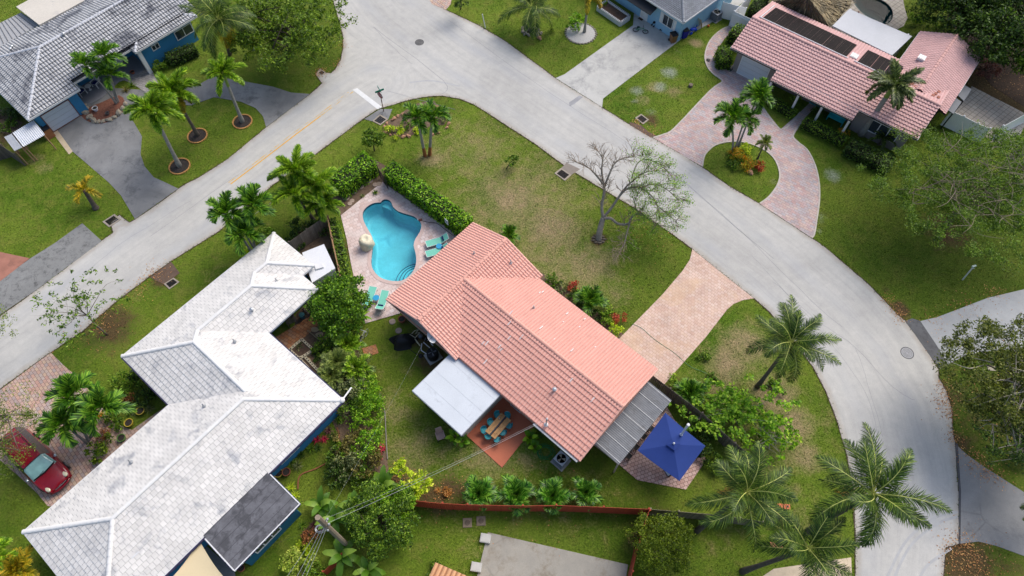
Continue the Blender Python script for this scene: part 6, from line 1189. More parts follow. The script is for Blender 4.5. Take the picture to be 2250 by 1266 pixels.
raised('white block raised vegetable bed beside the light blue house', [(1313, 13), (1364, 48), (1384, 34), (1334, 0)], .55, M('block_white', C(222, 222, 222), .8, .08, 3))
raised('cream block raised bed beside the white house patio', [(636, 768), (663, 745), (688, 768), (658, 788)], .35, M('block_cream', C(214, 200, 168), .8, .1, 3)); raised('narrow cream block bed under the long eave of the white roofed house', [(657, 786), (668, 782), (712, 828), (700, 834)], .3, M('block_cream', C(214, 200, 168)))
for p in ((692, 725), (702.5, 736), (713.4, 748), (716, 763.7), (686, 803), (699.5, 815), (725.4, 833), (729, 848), (674, 792), (755.6, 891), (760, 905)):
    c = P(*p); single(MB().prism([(.3*math.cos(a)*(1+.1*math.sin(3*a+p[0])), .22*math.sin(a)*(1+.1*math.sin(2*a+p[1]))) for a in np.linspace(0, 6, 12)], 0, .05), 'stepping_stone', M('stone_tan', C(186, 166, 132), .85, .15, 4), 'tan stepping stone in the garden strip beside the white roofed house', 'stepping stone', None, 'garden path stepping stones').location = (c.x, c.y, .013)
# patio chairs
def lawnchair(label, p, rz, mat, adir=False, z0=.045, group=None, cushion=None):
    c = P(*p); t = thing('adirondack_chair' if adir else 'patio_chair', label, 'chair', (c.x, c.y, z0), rz, group); m = MB()
    for k in range(5): y = -.26+k*.11; m.box((-.28, y, .36), (.24, y+.09, .38))
    m.build('seat', mat, t); m = MB()
    for k in range(5): y = -.28+k*.115; hh = .98 if k in (0, 4) else 1.06; m.add([(-.26, y, .36), (-.26, y+.1, .36), (-.52, y+.1, hh), (-.52, y, hh), (-.29, y, .36), (-.29, y+.1, .36), (-.55, y+.1, hh), (-.55, y, hh)], [(0, 1, 2, 3), (7, 6, 5, 4), (3, 2, 6, 7), (0, 3, 7, 4), (1, 5, 6, 2)])
    m.build('backrest', mat, t)
    for y in (-.38, .28): MB().box((-.4, y, .55), (.3, y+.1, .58)).build('armrest', mat, t)
    for x in (-.3, .22):
        for y in (-.33, .31): MB().box((x, y-.03, 0), (x+.06, y+.02, .55)).build('leg', mat, t)
    if cushion: MB().box((-.26, -.24, .381), (.22, .26, .44)).build('cushion', cushion, t)
    return t
lawnchair('white wooden armchair on the grey porch nearest the garage', (183, 208), R(-30), WHT, True, group='white porch armchairs', cushion=NAVY); lawnchair('white wooden armchair on the grey porch nearest the two thin palm trunks', (215, 190), R(-110), WHT, True, group='white porch armchairs', cushion=NAVY)
c = P(199, 198); t = thing('porch_table', 'small white round table between the white porch armchairs', 'table', (c.x, c.y, .045)); MB().lathe([(0, .45), (.28, .45), (.28, .49), (0, .49)], n=16).build('table_top', WHT, t); MB().lathe([(.15, 0), (.04, .05), (.04, .449)], n=10).build('pedestal', WHT, t)
DW = M('driftwood', C(106, 98, 92), .8, .15, 4); lawnchair('grey weathered armchair on the orange patio nearest the window', (643, 710), R(-60), DW, group='weathered patio armchairs'); lawnchair('grey weathered armchair on the orange patio nearest the bushy tree', (680, 686), R(-130), DW, group='weathered patio armchairs')
c = P(666, 698); t = thing('patio_table', 'small round teal table between the weathered armchairs', 'table', (c.x, c.y, .045)); MB().lathe([(.16, 0), (.2, .25), (.22, .44), (0, .45)], n=14).build('drum', M('teal_ceramic', C(60, 110, 120), .4), t)
# red minivan
def minivan():
    a = P(27, 960, .7); b = P(134, 1066, .6); c = (a+b)/2; t = thing('parked_minivan', 'dark red minivan parked on the paver driveway, partly under a tree', 'car', (c.x, c.y, .03), math.atan2(b.y-a.y, b.x-a.x)); k = ((b-a).length)/5.1
    paint = M('dark_red_paint', C(140, 18, 36), .22, .05, 1, spec=.6, fine=.01); gl = M('van_glass', (.02, .025, .03), .06, .1, 1, spec=.9); ws = M('windscreen', C(150, 196, 190), .12, .2, 2, spec=.8)
    # stations: x, half width, bottom, belt height, roof height, roof half width
    ST = [(-2.50, .80, .38, .92, 1.02, .70), (-2.42, .90, .30, 1.02, 1.50, .66), (-2.2, .96, .25, 1.05, 1.70, .64), (-1.2, .99, .22, 1.02, 1.76, .67), (-.2, 1.0, .22, 1.0, 1.76, .67), (.55, 1.0, .22, .99, 1.68, .64), (1.35, .99, .22, 1.02, 1.08, .80), (1.9, .96, .24, .94, .99, .72), (2.35, .88, .28, .80, .84, .66), (2.55, .70, .34, .62, .66, .50)]
    rings = []
    for x, hw, zb, zt, zr, rw in ST: 
        half = [(hw*.9, zb), (hw, zb+.18), (hw*1.005, (zb+zt)/2+.05), (hw*.97, zt), (rw*.5+hw*.48*.97, (zt*.45+zr*.55)), (rw, zr-.05), (rw*.82, zr), (0, zr+.03)]
        rings.append([(x*k, y, z) for y, z in half]+[(x*k, -y, z) for y, z in half[-2::-1]])
    n = len(rings[0]); body = []; side = []; wsf = []; rear = []
    for i in range(len(rings)-1):
        for j in range(n-1):
            f = (i*n+j, i*n+j+1, (i+1)*n+j+1, (i+1)*n+j); x = ST[i][0]
            if i == 5 and j in (4, 5, 6, 7, 8, 9): wsf.append(f)
            elif 1 <= i <= 4 and j in (3, 4, 9, 10) : side.append(f)
            elif i == 0 and j in (4, 5, 6, 7, 8, 9): rear.append(f)
            else: body.append(f)
    vs = [p for r in rings for p in r]; body += [tuple(range(n)), tuple((len(rings)-1)*n+j for j in range(n-1, -1, -1))]
    def sub(fs, name, mat, sm=True):
        used = sorted({i for f in fs for i in f}); ix = {u: i for i, u in enumerate(used)}; return MB().add([vs[u] for u in used], [tuple(ix[i] for i in f) for f in fs]).build(name, mat, t, smooth=sm)
    sub(body, 'body', paint); sub(wsf, 'windscreen', ws); sub(side, 'side_window', gl); sub(rear, 'rear_window', gl)
    for y in (-.93, .93):
        for x in (-1.55, 1.6):
            w_ = MB().tube([(x*k, y-.1, .34), (x*k, y+.1, .34)], .34, 20).build('wheel', BLK, t); s = 1 if y > 0 else -1; MB().tube([(x*k, y+s*.101, .34), (x*k, y+s*.115, .34)], .21, 16).build('rim', STEEL, w_)
    for y in (-.95, .95): MB().blob((.95*k, y*1.12, 1.06), (.13, .1, .09), 3, .05).build('mirror', M('chrome', C(210, 214, 218), .2, metal=.6), t, smooth=True)
    for y in (-.62, .62): MB().blob((2.26*k, y*1.05, .81), (.27, .15, .08), 2, .03).build('headlight', M('headlight_glass', C(226, 220, 190), .15, spec=.8), t, smooth=True)
    m = MB()
    for q in range(7): x = 2.60-.05*q; z = .60+q*.035; m.tube([(x*k-.05, -.42, z), (x*k, 0, z+.02), (x*k-.05, .42, z)], .018, 5)
    m.build('grille', M('chrome', C(210, 214, 218)), t); MB().tube([(2.42*k, -.8, .42), (2.6*k, -.4, .42), (2.64*k, 0, .42), (2.6*k, .4, .42), (2.42*k, .8, .42)], .07, 8).build('bumper', paint, t, smooth=True)
    for y in (-.62, .62): MB().tube([(-1.9*k, y, 1.79), (-1.8*k, y, 1.84), (.2*k, y, 1.84), (.3*k, y, 1.78)], .022, 6).build('roof_rail', BLK, t)
    MB().add([(1.33*k, -.72, 1.10), (1.36*k, -.72, 1.085), (1.3*k, 0, 1.16), (1.27*k, 0, 1.18)], [(0, 1, 2, 3)]).tube([(1.30*k, -.78, 1.11), (1.42*k, 0, 1.15), (1.30*k, .78, 1.11)], .05, 6).tube([(.56*k, -.66, 1.67), (.58*k, 0, 1.73), (.56*k, .66, 1.67)], .03, 6).build('wiper', BLK, t)
minivan()
# sail shade
cp = [(438, 1187, 2.55), (322, 1320, 2.5), (545, 1320, 2.6)]; q = [P(x, y, z) for x, y, z in cp]; t = thing('shade_sail', 'beige triangular shade sail stretched below the dark flat roof', 'shade sail', (q[0].x, q[0].y, 0)); o = Vector((q[0].x, q[0].y, 0)); m = MB(); S = 12; cen = sum(q, Vector())/3; vs = []; idx = {}
for i in range(S+1):
    for j in range(S+1-i):
        a, b = i/S, j/S; c3 = 1-a-b; p = q[0]*a+q[1]*b+q[2]*c3; edge = a*b+b*c3+a*c3; pull = (cen-p)*.2*(1-min(1, 27*a*b*c3))*min(1, 4*edge)*.8; p = p+Vector((pull.x, pull.y, -.25*min(1, 12*a*b*c3))); idx[(i, j)] = len(vs); vs.append(p-o)
fs = []
for i in range(S):
    for j in range(S-i):
        fs.append((idx[i, j], idx[i+1, j], idx[i, j+1]))
        if j < S-i-1: fs.append((idx[i+1, j], idx[i+1, j+1], idx[i, j+1]))
m.add(vs, fs); m.build('canvas', M('beige_canvas', C(240, 220, 178), .8, .03, 1, fine=.02), t, smooth=True); MB().tube([(.0, 0, 2.55), (-.1, .3, 2.7)], .015, 6).build('tie_cable', STEEL, t)
pave('annex_paving', [(440, 1187), (515, 1255), (530, 1320), (330, 1320)], .03, A_OLD)
for p, lb, r, h, col in (((614, 1042), 'yellow green hose pot at the corner of the dark annex roof', .3, .35, YPOT), ((632, 1040), 'clay pot in the planting beside the dark annex', .28, .4, CLAY), ((312, 906), 'yellow and green round pot at the edge of the paver driveway, top one of three', .3, .35, YPOT), ((287, 932), 'yellow round pot at the edge of the paver driveway, middle one of three', .3, .35, YPOT), ((271, 965), 'green rimmed pot at the edge of the paver driveway, lowest one of three', .28, .35, GPOT), ((1084, 254), 'x', .1, .1, CLAY), ((293, 162), 'small clay pot with red flowers on the porch step', .2, .28, CLAY), ((327, 150), 'dark pot beside the white porch pillar', .22, .35, DARKM), ((212, 243), 'white pot in the red mulch bed', .25, .35, WHT), ((238, 252), 'small grey pot in the red mulch bed', .18, .25, STEEL), ((1082, 1250), 'x', .1, .1, CLAY), ((533, 1250), 'clay pot at the lower corner of the dark annex roof', .22, .3, CLAY), ((739, 990), 'wooden bowl planter among the shrubs left of the lawn', .3, .3, M('wood_bowl', C(190, 166, 128), .7))):
    if lb != 'x': pot('plant_pot', lb, p, r, h, col)
# white corrugated sheet roofs at the left
SHT = M('white_sheet_metal', C(226, 230, 236), .4, .04, 1)
for pts, lb in (([(10.7, 303), (32, 332), (49, 324), (27, 296)], 'smaller white corrugated sheet cover at the left lawn edge'), ([(29, 294), (51, 323), (99, 296), (75, 266)], 'larger white corrugated sheet cover leaning to the garage corner')):
    g_ = [P(x, y, 1.9) for x, y in pts]; c = sum(g_, Vector())/4; t = thing('sheet_cover', lb, 'lean-to', (c.x, c.y, 0)); r = [p-Vector((c.x, c.y, 0)) for p in g_]; a, b, d, e = r; N = 60; vs = []
    for k in range(N+1): f = k/N; z = Vector((0, 0, .03*math.sin(k*1.3))); vs += [a.lerp(e, f)+z+Vector((0, 0, .1)), b.lerp(d, f)+z]
    MB().add(vs, [(2*i, 2*i+1, 2*i+3, 2*i+2) for i in range(N)]).build('sheet', SHT, t)
    for p in r: MB().box((p.x*.9-.04, p.y*.9-.04, -.02), (p.x*.9+.04, p.y*.9+.04, 1.88)).build('post', W_BRN, t)
c = P(110, 300); t = thing('wooden_locker', 'small brown wooden bin beside the garage door', 'storage box', c, R(48)); MB().box((-.4, -.35, 0), (.4, .35, 1.0)).build('box', M('cedar', C(170, 112, 74), .7, .12, 3), t); MB().box((-.42, -.37, 1.001), (.42, .37, 1.05)).build('lid', DARKM, t)
# ---- things by the light blue house
def bin_(label, p, rz, col, lid):
    c = P(*p); c.z = .03; t = thing('wheelie_bin', label, 'bin', c, rz); m = MB(); a, b = .24, .3; m.add([(-a, -a, .08), (a, -a, .08), (a, a, .08), (-a, a, .08), (-b, -b*1.1, .98), (b, -b*1.1, .98), (b, b*1.1, .98), (-b, b*1.1, .98)], [(0, 3, 2, 1), (0, 1, 5, 4), (1, 2, 6, 5), (2, 3, 7, 6), (3, 0, 4, 7)]); m.build('body', col, t)
    MB().add([(-.33, -.36, .98), (.33, -.36, .98), (.33, .36, .98), (-.33, .36, .98), (-.28, -.32, 1.05), (.28, -.3, 1.05), (.28, .3, 1.05), (-.28, .32, 1.05)], [(4, 5, 6, 7), (0, 1, 5, 4), (1, 2, 6, 5), (2, 3, 7, 6), (3, 0, 4, 7), (0, 3, 2, 1)]).build('lid', lid, t)
    for x in (-.25, .25): MB().tube([(x-.03, .3, .12), (x+.03, .3, .12)], .12, 12).build('wheel', BLK, t)
    MB().tube([(-.25, .4, .95), (.25, .4, .95)], .02, 6).build('handle', BLK, t); return t
bin_('brown wheeled bin with black lid on the concrete driveway', (1477, 93), R(20), M('bin_brown', C(150, 108, 72), .6), BLK); bin_('dark blue wheeled bin with black lid at the house corner', (1501, 83), R(20), M('bin_blue', C(28, 34, 160), .6), BLK)
c = P(1521, 72); t = thing('toy_trike', 'bright blue plastic toy tricycle behind the blue bin', 'toy', (c.x, c.y, .03), .5); tb = M('toy_blue', C(30, 80, 214), .4); MB().blob((0, 0, .4), (.35, .2, .15), 2, .1).build('seat', tb, t, smooth=True); MB().tube([(.3, 0, .3), (.35, 0, .75)], .04, 8).build('steering_post', tb, t)
for x, y in ((-.3, -.2), (-.3, .2), (.4, 0)): MB().tube([(x, y-.04, .15), (x, y+.04, .15)], .15, 12).build('wheel', tb, t)
c = P(1527, 62); t = thing('wooden_pallet', 'wooden pallet leaning on the light blue side wall', 'pallet', c, R(43)); m = MB()
for k in range(9): y = -.5+k*.12; m.add([(-.1, y, 1.35), (-.1, y+.08, 1.35), (.55, y+.08, .02), (.55, y, .02)], [(0, 1, 2, 3)])
m.build('slats', M('pine', C(206, 176, 136), .7, .15, 4), t); MB().beam((-.12, -.45, 1.3), (.5, -.45, .0), .04, .06).beam((-.12, .5, 1.3), (.5, .5, .0), .04, .06).build('runner', M('pine', C(206, 176, 136)), t)
c = P(1445, 45); t = thing('teal_bench', 'teal slatted garden bench against the light blue wall', 'bench', (c.x, c.y, .03), R(-46)); tm_ = M('teal_wood', C(36, 132, 146), .6, .08); m = MB()
for k in range(5): m.box((-.75, -.35+k*.11, .42), (.75, -.26+k*.11, .45))
m.build('seat', tm_, t); m = MB()
for k in range(13): x = -.74+k*.117; m.add([(x, .22, .45), (x+.07, .22, .45), (x+.07, .36, .95), (x, .36, .95)], [(0, 1, 2, 3)])
m.box((-.76, .34, .93), (.76, .39, .99)); m.build('backrest', tm_, t)
for x in (-.7, .64):
    for y in (-.33, .2): MB().box((x, y, 0), (x+.06, y+.06, .62 if y < 0 else .46)).build('leg', tm_, t)
    MB().box((x, -.33, .62), (x+.07, .25, .65)).build('armrest', tm_, t)
dupb = None
c = P(1833, 268); t2 = thing('turquoise_bench', 'turquoise bench on the porch of the rose roofed house', 'bench', (c.x, c.y, .03), R(-37.7)); tq = M('turquoise_paint', C(58, 190, 196), .5); MB().box((-.75, -.25, .40), (.75, .25, .45)).build('seat', tq, t2); MB().box((-.75, .26, .45), (.75, .31, .95)).build('backrest', tq, t2)
for x in (-.74, .68): MB().box((x, -.25, 0), (x+.06, .25, .399)).build('leg', tq, t2); MB().box((x, -.25, .6), (x+.06, .25, .65)).build('armrest', tq, t2)
# bicycle lying on the concrete
c = P(1407, 68); t = thing('bicycle', 'small green and black bicycle lying on the concrete driveway', 'bicycle', (c.x, c.y, .03), R(-8)); gm = M('bike_green', C(60, 160, 110), .4)
for x, y in ((-.48, -.02), (.5, -.16)):
    w_ = MB().tube([(x+.27*math.cos(a), y+.27*math.sin(a), .07) for a in np.linspace(0, 6.283, 26)], .03, 6).build('tyre', BLK, t); m = MB()
    for k in range(8): a = k*.785; m.tube([(x, y, .07), (x+.26*math.cos(a), y+.26*math.sin(a), .07)], .006, 4)
    m.build('spokes', STEEL, w_)
MB().tube([(-.48, -.02, .09), (-.12, .0, .1), (.3, .22, .12), (-.22, .30, .12), (-.12, 0, .1)], .022, 6).tube([(-.48, -.02, .09), (-.22, .3, .12)], .016, 6).tube([(.5, -.16, .09), (.3, .22, .12), (.24, .36, .12)], .02, 6).build('frame', gm, t); MB().tube([(.24, .36, .02), (.24, .36, .45)], .018, 6).build('handlebar', BLK, t); MB().box((-.36, .3, .06), (-.12, .38, .2)).build('saddle', BLK, t)
c = P(1441, 58); t = thing('folded_stroller', 'black folded stroller standing before the teal bench', 'stroller', (c.x, c.y, .03), .6); MB().tube([(-.3, 0, .1), (.1, 0, .5), (.3, 0, .95)], .02, 6).tube([(-.3, .3, .1), (.1, .3, .5), (.3, .3, .95), (.3, 0, .95)], .02, 6).build('frame', BLK, t); MB().blob((0, .15, .45), (.35, .2, .2), 5, .15).build('seat_cloth', BLK, t, smooth=True)
for y in (0, .3):
    for x in (-.3, .25): MB().tube([(x, y-.02, .1), (x, y+.02, .1)], .1, 10).build('wheel', BLK, t)
c = P(1457, 66); single(MB().blob((0, 0, .12), (.42, .25, .15), 8, .18), 'black_bag', BLK, 'black bag lying on the concrete beside the light blue wall', 'bag', smooth=True).location = (c.x, c.y, .03)
c = P(1471, 72); single(MB().blob((0, 0, .1), (.5, .22, .16), 9, .2), 'blue_tub', M('toy_blue2', C(70, 130, 200), .4), 'crumpled light blue plastic tub at the foot of the wall', 'tub', smooth=True).location = (c.x, c.y, .03)
c = P(1556, 59); single(MB().blob((0, 0, .12), (.13, .13, .13), 1, .0, 14, 8), 'ball', M('ball_orange', C(222, 110, 50), .5), 'orange ball on the grass beside the side path', 'ball', smooth=True).location = c
c = P(1538, 45); t = thing('red_scooter', 'red and black toy scooter on the side path', 'toy', (c.x, c.y, .03), .8); MB().box((-.3, -.06, .08), (.3, .06, .12)).build('deck', M('toy_red', C(190, 40, 40), .5), t); MB().tube([(.3, 0, .1), (.38, 0, .7)], .02, 6).tube([(.38, -.2, .7), (.38, .2, .7)], .02, 6).build('handlebar', BLK, t)
c = P(1411, 40); MB_ = MB().box((-.4, -.25, 0), (.4, .25, .02), .8); single(MB_, 'door_mat', M('mat_brown', C(80, 66, 56), .95, .2, 6), 'dark door mat before the light blue house door', 'door mat').location = (c.x, c.y, .045)
for p, lb in (((1556, 133), 'small stone on the lawn left of the pink path'), ):
    c = P(*p); single(MB().blob((0, 0, .08), (.2, .16, .12), 3, .15), 'stone', M('stone_grey', C(120, 112, 106), .9), lb, 'stone').location = c
# small grey roofs right of the rose house
for pts, z, lb in (([(2068, 232), (2095, 250), (2113, 224), (2090, 208)], 2.0, 'lower small dark grey flat roof behind the rose house'), ([(2100, 205), (2118, 222), (2135, 196), (2118, 186)], 2.0, 'upper small dark grey flat roof behind the rose house')):
    g_ = [P(x, y, z) for x, y in pts]; c = sum(g_, Vector())/4; t = thing('lean_to', lb, 'lean-to', (c.x, c.y, 0)); MB().prism([(p.x-c.x, p.y-c.y) for p in g_], z-.08, z).build('roof', M('slate_roof', C(116, 122, 130), .6, .08, 1), t)
    for p in g_: MB().box(((p.x-c.x)*.9-.04, (p.y-c.y)*.9-.04, 0), ((p.x-c.x)*.9+.04, (p.y-c.y)*.9+.04, z-.081)).build('post', DARKM, t)
c = P(1885, 30, 2.4); t = thing('closed_umbrella', 'closed rust red parasol beside the dark pool', 'umbrella', (c.x, c.y, 0)); MB().lathe([(.03, 0), (.03, 2.6)], n=8).build('pole', WOOD, t); MB().lathe([(.02, 2.7), (.12, 2.3), (.2, 1.5), (.16, 1.2), (.05, 1.25)], n=14).build('canopy', M('rust_cloth', C(176, 84, 60), .8), t)
c = P(1604, 152); t = thing('downspout_box', 'small dark green box on the pavers by the garage corner', 'box', c, R(-37)); MB().box((-.25, -.2, 0), (.25, .2, .22)).build('box', M('dark_green_box', C(50, 70, 64), .6), t); MB().box((-.27, -.22, .221), (.27, .22, .25)).build('lid', DARKM, t)
# ============================================================ PALMS
W1 = (.35, .18)
ps = []
palm('foxtail_palm', 'foxtail palm in a brick ring nearest the road beside the curved grey driveway', 'foxtail', (533, 268), (490, 160), None, F_FOX, RIB, PBARK, 1.0, .15, SHAFT, 10, (.1, .1), 3, .15)
palm('foxtail_palm', 'foxtail palm in the lowest brick ring beside the grey driveway', 'foxtail', (395, 366), (333, 240), None, F_FOX, RIB, PBARK, 1.18, .16, SHAFT, 12, (.05, .15), 5, .1)
palm('foxtail_palm', 'wide foxtail palm with brown lower fronds behind the lowest brick ring palm', 'foxtail', (435, 298), (378, 200), None, F_FOX, RIB, PBARKD, 1.3, .15, SHAFT, 14, (.1, .1), 9, .1, skirt=(4, F_YEL))
palm('coconut_palm', 'dark coconut palm towering over the blue wall at the top left', 'coconut', (505, 120), (480, 42), 6.5, F_COCO, RIB, PBARKD, .92, .14, None, 19, (.1, .0), 12, .1, 4, skirt=(4, F_YEL))
palm('christmas_palm', 'thin trunked palm leaning left over the porch', 'christmas', (256, 228), (188, 143), 4.3, F_XMAS, RIBG, PBARK, .95, .08, SHAFTP, 10, W1, 15, .5, group='thin porch palms'); palm('christmas_palm', 'thin trunked palm with its crown highest over the porch roof edge', 'christmas', (258, 226), (230, 122), 4.9, F_XMAS, RIBG, PBARK, 1.0, .08, SHAFTP, 11, W1, 17, .2, group='thin porch palms')
palm('christmas_palm', 'thin trunked palm with the lowest of the three porch crowns', 'christmas', (260, 224), (243, 165), 3.2, F_XMAS, RIBG, PBARK, .95, .07, SHAFTP, 10, W1, 19, .1, group='thin porch palms')
palm('stubby_palm', 'short thick trunked palm with yellowing fronds alone on the left lawn', 'christmas', (211, 458), (185, 418), 1.7, F_YEL, RIBO, PBARKD, .85, .2, None, 6, (0, .1), 21, .1)
for k, (b, c, h, lb) in enumerate((((553, 555), (500, 468), 4.6, 'street palm with the leftmost crown of the cluster above the white roof tip'), ((560, 548), (556, 450), 5.0, 'street palm with the upper crown of the cluster above the white roof tip'), ((565, 556), (537, 512), 3.6, 'street palm with the lowest crown of the cluster above the white roof tip'))):
    palm('christmas_palm', lb, 'christmas', b, c, h, F_XMAS, RIBG, PBARK, 1.15, .09, SHAFTP, 12, W1, 30+k, .2, group='street palms above the white roof')
for k, (b, c, h, s, lb) in enumerate((((700, 470), (650, 372), 5.2, 1.15, 'foxtail palm with the highest crown of the clump beside the square hedge'), ((705, 480), (692, 405), 4.2, 1.15, 'foxtail palm with the rightmost crown of the clump beside the square hedge'), ((690, 485), (645, 425), 4.0, 1.05, 'foxtail palm with the lower left crown of the clump beside the square hedge'), ((712, 478), (705, 445), 2.6, 1.0, 'low foxtail palm at the foot of the clump beside the narrow hedge'))):
    palm('foxtail_palm', lb, 'foxtail', b, c, h, F_FOX, RIB, PBARKD, s, .13, SHAFT, 11, (.15, .1), 40+k, .2, group='foxtail clump by the hedge')
OB = M('orange_brown_band', C(176, 110, 66), .8, .15, 4)
for b, c, lb, s in (((934, 343), (917, 258), 'twin palm with white and rust trunk on the front lawn, left one', 61), ((944, 341), (950, 255), 'twin palm with white and rust trunk on the front lawn, right one', 62)): palm('twin_palm', lb, 'christmas', b, c, 4.5, F_XMAS, RIBG, BARKP, 1.0, .14, SHAFTP, 11, (.1, .1), s, .1, paint_band=OB, swell=1.1)
palm('coconut_palm', 'coconut palm growing from the rock mound at the top', 'coconut', (1165, 70), (1168, 18), 2.7, F_COCO, RIB, PBARKD, .92, .16, None, 15, (-.1, .1), 65, 0, 5); palm('foxtail_palm', 'palm with grey trunk and yellow green fronds cut by the top edge', 'foxtail', (1284, 72), (1294, -12), 4.4, F_YEL, RIB, PBARK, 1.0, .12, None, 9, (0, 0), 66, 0)
for k, (b, c, h, s, lb) in enumerate((((1610, 332), (1607, 258), 4.2, 1.1, 'roundabout palm with the left crown on the grass island'), ((1622, 322), (1664, 212), 4.7, 1.1, 'roundabout palm with the upper right crown near the rose house lawn'), ((1614, 330), (1636, 262), 3.6, .9, 'roundabout palm with the small middle crown'))): palm('christmas_palm', lb, 'christmas', b, c, h, F_XMAS, RIBG, PBARK, s, .09, SHAFTP, 12, (-.15, .1), 70+k, .2, group='roundabout palms')
palm('date_palm', 'small pygmy date palm with round crown in the roundabout flower bed', 'date', (1665, 348), (1680, 314), 2.0, F_DATE, RIBO, PBARKD, 1.0, .07, None, 22, (0, 0), 75, .1)
palm('royal_palm', 'tall royal palm leaning in front of the rose tiled roof', 'royal', (1893, 296), (1968, 182), 6.2, F_ROY, RIBG, PBARK, 1.08, .25, SHAFT, 15, (.1, .0), 80, 0)
palm('coconut_palm', 'coconut palm standing on the dry verge inside the road curve', 'coconut', (1664, 850), (1738, 752), 6.8, F_COCO, RIB, PBARKD, .80, .14, None, 20, (.2, .5), 84, .1, 5, skirt=(3, F_YEL))
palm('coconut_palm', 'coconut palm with curved dark trunk in front of the mossy grey fence', 'coconut', (1532, 1166), (1640, 1082), 8.8, F_COCO, RIB, PBARKD, .84, .15, None, 15, (-.05, .12), 88, -.5, 5, skirt=(2, L_DEAD)); palm('coconut_palm', 'coconut palm at the bottom edge with its trunk lying low to the left', 'coconut', (1630, 1256), (1775, 1205), 7.5, F_COCO, RIB, PBARKD, .80, .15, None, 14, (.15, .1), 92, -.3, 4)
palm('coconut_palm', 'largest coconut palm, its wind swept crown hanging over the road', 'coconut', (1772, 1170), (1918, 1085), 9.4, F_COCO, RIB, PBARKD, .96, .16, None, 17, (.3, .28), 96, -.2, 6, skirt=(2, L_DEAD))
for k, (b, c, h, lb) in enumerate((((195, 968), (160, 868), 3.7, 'driveway palm with the upper left crown beside the white roof'), ((200, 960), (222, 895), 3.6, 'driveway palm with the right crown beside the white roof'), ((190, 972), (140, 930), 3.0, 'driveway palm with the lowest crown hanging over the pavers'))): palm('christmas_palm', lb, 'christmas', b, c, h, F_XMAS, RIBG, PBARK, 1.18, .09, SHAFTP, 12, (.1, .12), 100+k, .3, group='driveway palms')
yp = None
for k, (x, y, s) in enumerate(((1052, 1092, 1.0), (1134, 1094, 1.08), (1212, 1098, 1.0), (1283, 1090, .92))):
    palm('young_palm', 'young bright green palm in the row behind the red fence, %s' % ('leftmost of four', 'second from left', 'third from left', 'rightmost of four')[k], 'young', (x, y), None, .75, F_YOUNG, RIBG, PBARKD, s, .08, None, 15, (0, .05), 110+k, group='row of young palms')
palm('cycad_palm', 'dark feathery palm in the front bed under the salmon eave', 'young', (1293, 672), None, .8, F_XMAS, RIBG, PBARKD, 1.1, .1, None, 16, (0, 0), 120); palm('cycad_palm', 'small feathery palm behind the salmon roof peak', 'young', (1118, 528), None, .7, F_XMAS, RIBG, PBARKD, .8, .1, None, 12, (0, 0), 121); palm('cycad_palm', 'dark feathery palm against the weathered fence below the driveway end', 'young', (1510, 872), None, .7, F_XMAS, RIBG, PBARKD, 1.0, .1, None, 14, (0, 0), 122)
palm('cycad_palm', 'dark feathery palm under the royal palm beside the rose house wall', 'cycad', (1930, 318), None, .9, F_ROY, RIBG, PBARKD, 1.4, .1, None, 20, (0, 0), 123)
for k, (x, y, h, lb) in enumerate(((30, 1235, 2.2, 'golden green areca palm clump at the bottom left corner, tallest crown'), (75, 1262, 1.6, 'golden green areca palm touching the lower eave of the white roof'), (-5, 1200, 1.9, 'golden green areca palm cut by the left edge'))): palm('areca_palm', lb, 'areca', (x, y), None, h, F_YEL if k == 1 else F_FOX, RIBO, PBARK, 1.1, .07, None, 20, (0, 0), 130+k, group='areca palms at the lower left')
for k, (x, y, m_, s, lb) in enumerate(((748, 812, F_DATE, 1.0, 'olive green areca palm in the garden strip beside the pathway stones'), (785, 822, F_FOX, .9, 'bright areca palm in the middle of the garden strip'), (735, 838, F_DATE, .85, 'olive green areca palm lower in the garden strip'), (742, 738, F_FOX, .8, 'lime tinted areca palm just below the tall bushy tree'), (768, 770, F_FOX, .85, 'lime tinted areca palm beside the small orange paver pad'), (712, 642, F_FOX, .8, 'areca palm growing against the white shed corner'))): palm('areca_palm', lb, 'areca', (x, y), None, .9, m_, RIBO, PBARK, s, .06, None, 18, (0, 0), 140+k)
palm('coconut_palm', 'dark palm fronds reaching in at the lower right edge above the side street', 'coconut', (2310, 1165), (2310, 1130), 3.2, F_ROY, RIB, PBARKD, .5, .14, None, 16, (-.1, 0), 150); palm('areca_palm', 'dark clumping palm at the top of the right garden', 'areca', (2120, 90), None, 3.5, F_ROY, RIBG, PBARKD, 1.6, .1, None, 20, (0, 0), 151); palm('areca_palm', 'dark clumping palm behind the dark pool garden', 'areca', (2060, 0), None, 3.5, F_ROY, RIBG, PBARKD, 1.7, .1, None, 20, (0, 0), 152); palm('areca_palm', 'dark clumping palm with a rusty frond near the top right corner', 'areca', (2190, 40), None, 3.5, F_ROY, RIBO, PBARKD, 1.7, .1, None, 20, (0, 0), 153, skirt=(2, F_YEL))
palm('areca_palm', 'slender palm between bushes at the very top right', 'areca', (2240, 110), None, 3.2, F_ROY, RIBG, PBARKD, 1.5, .1, None, 18, (0, 0), 154)
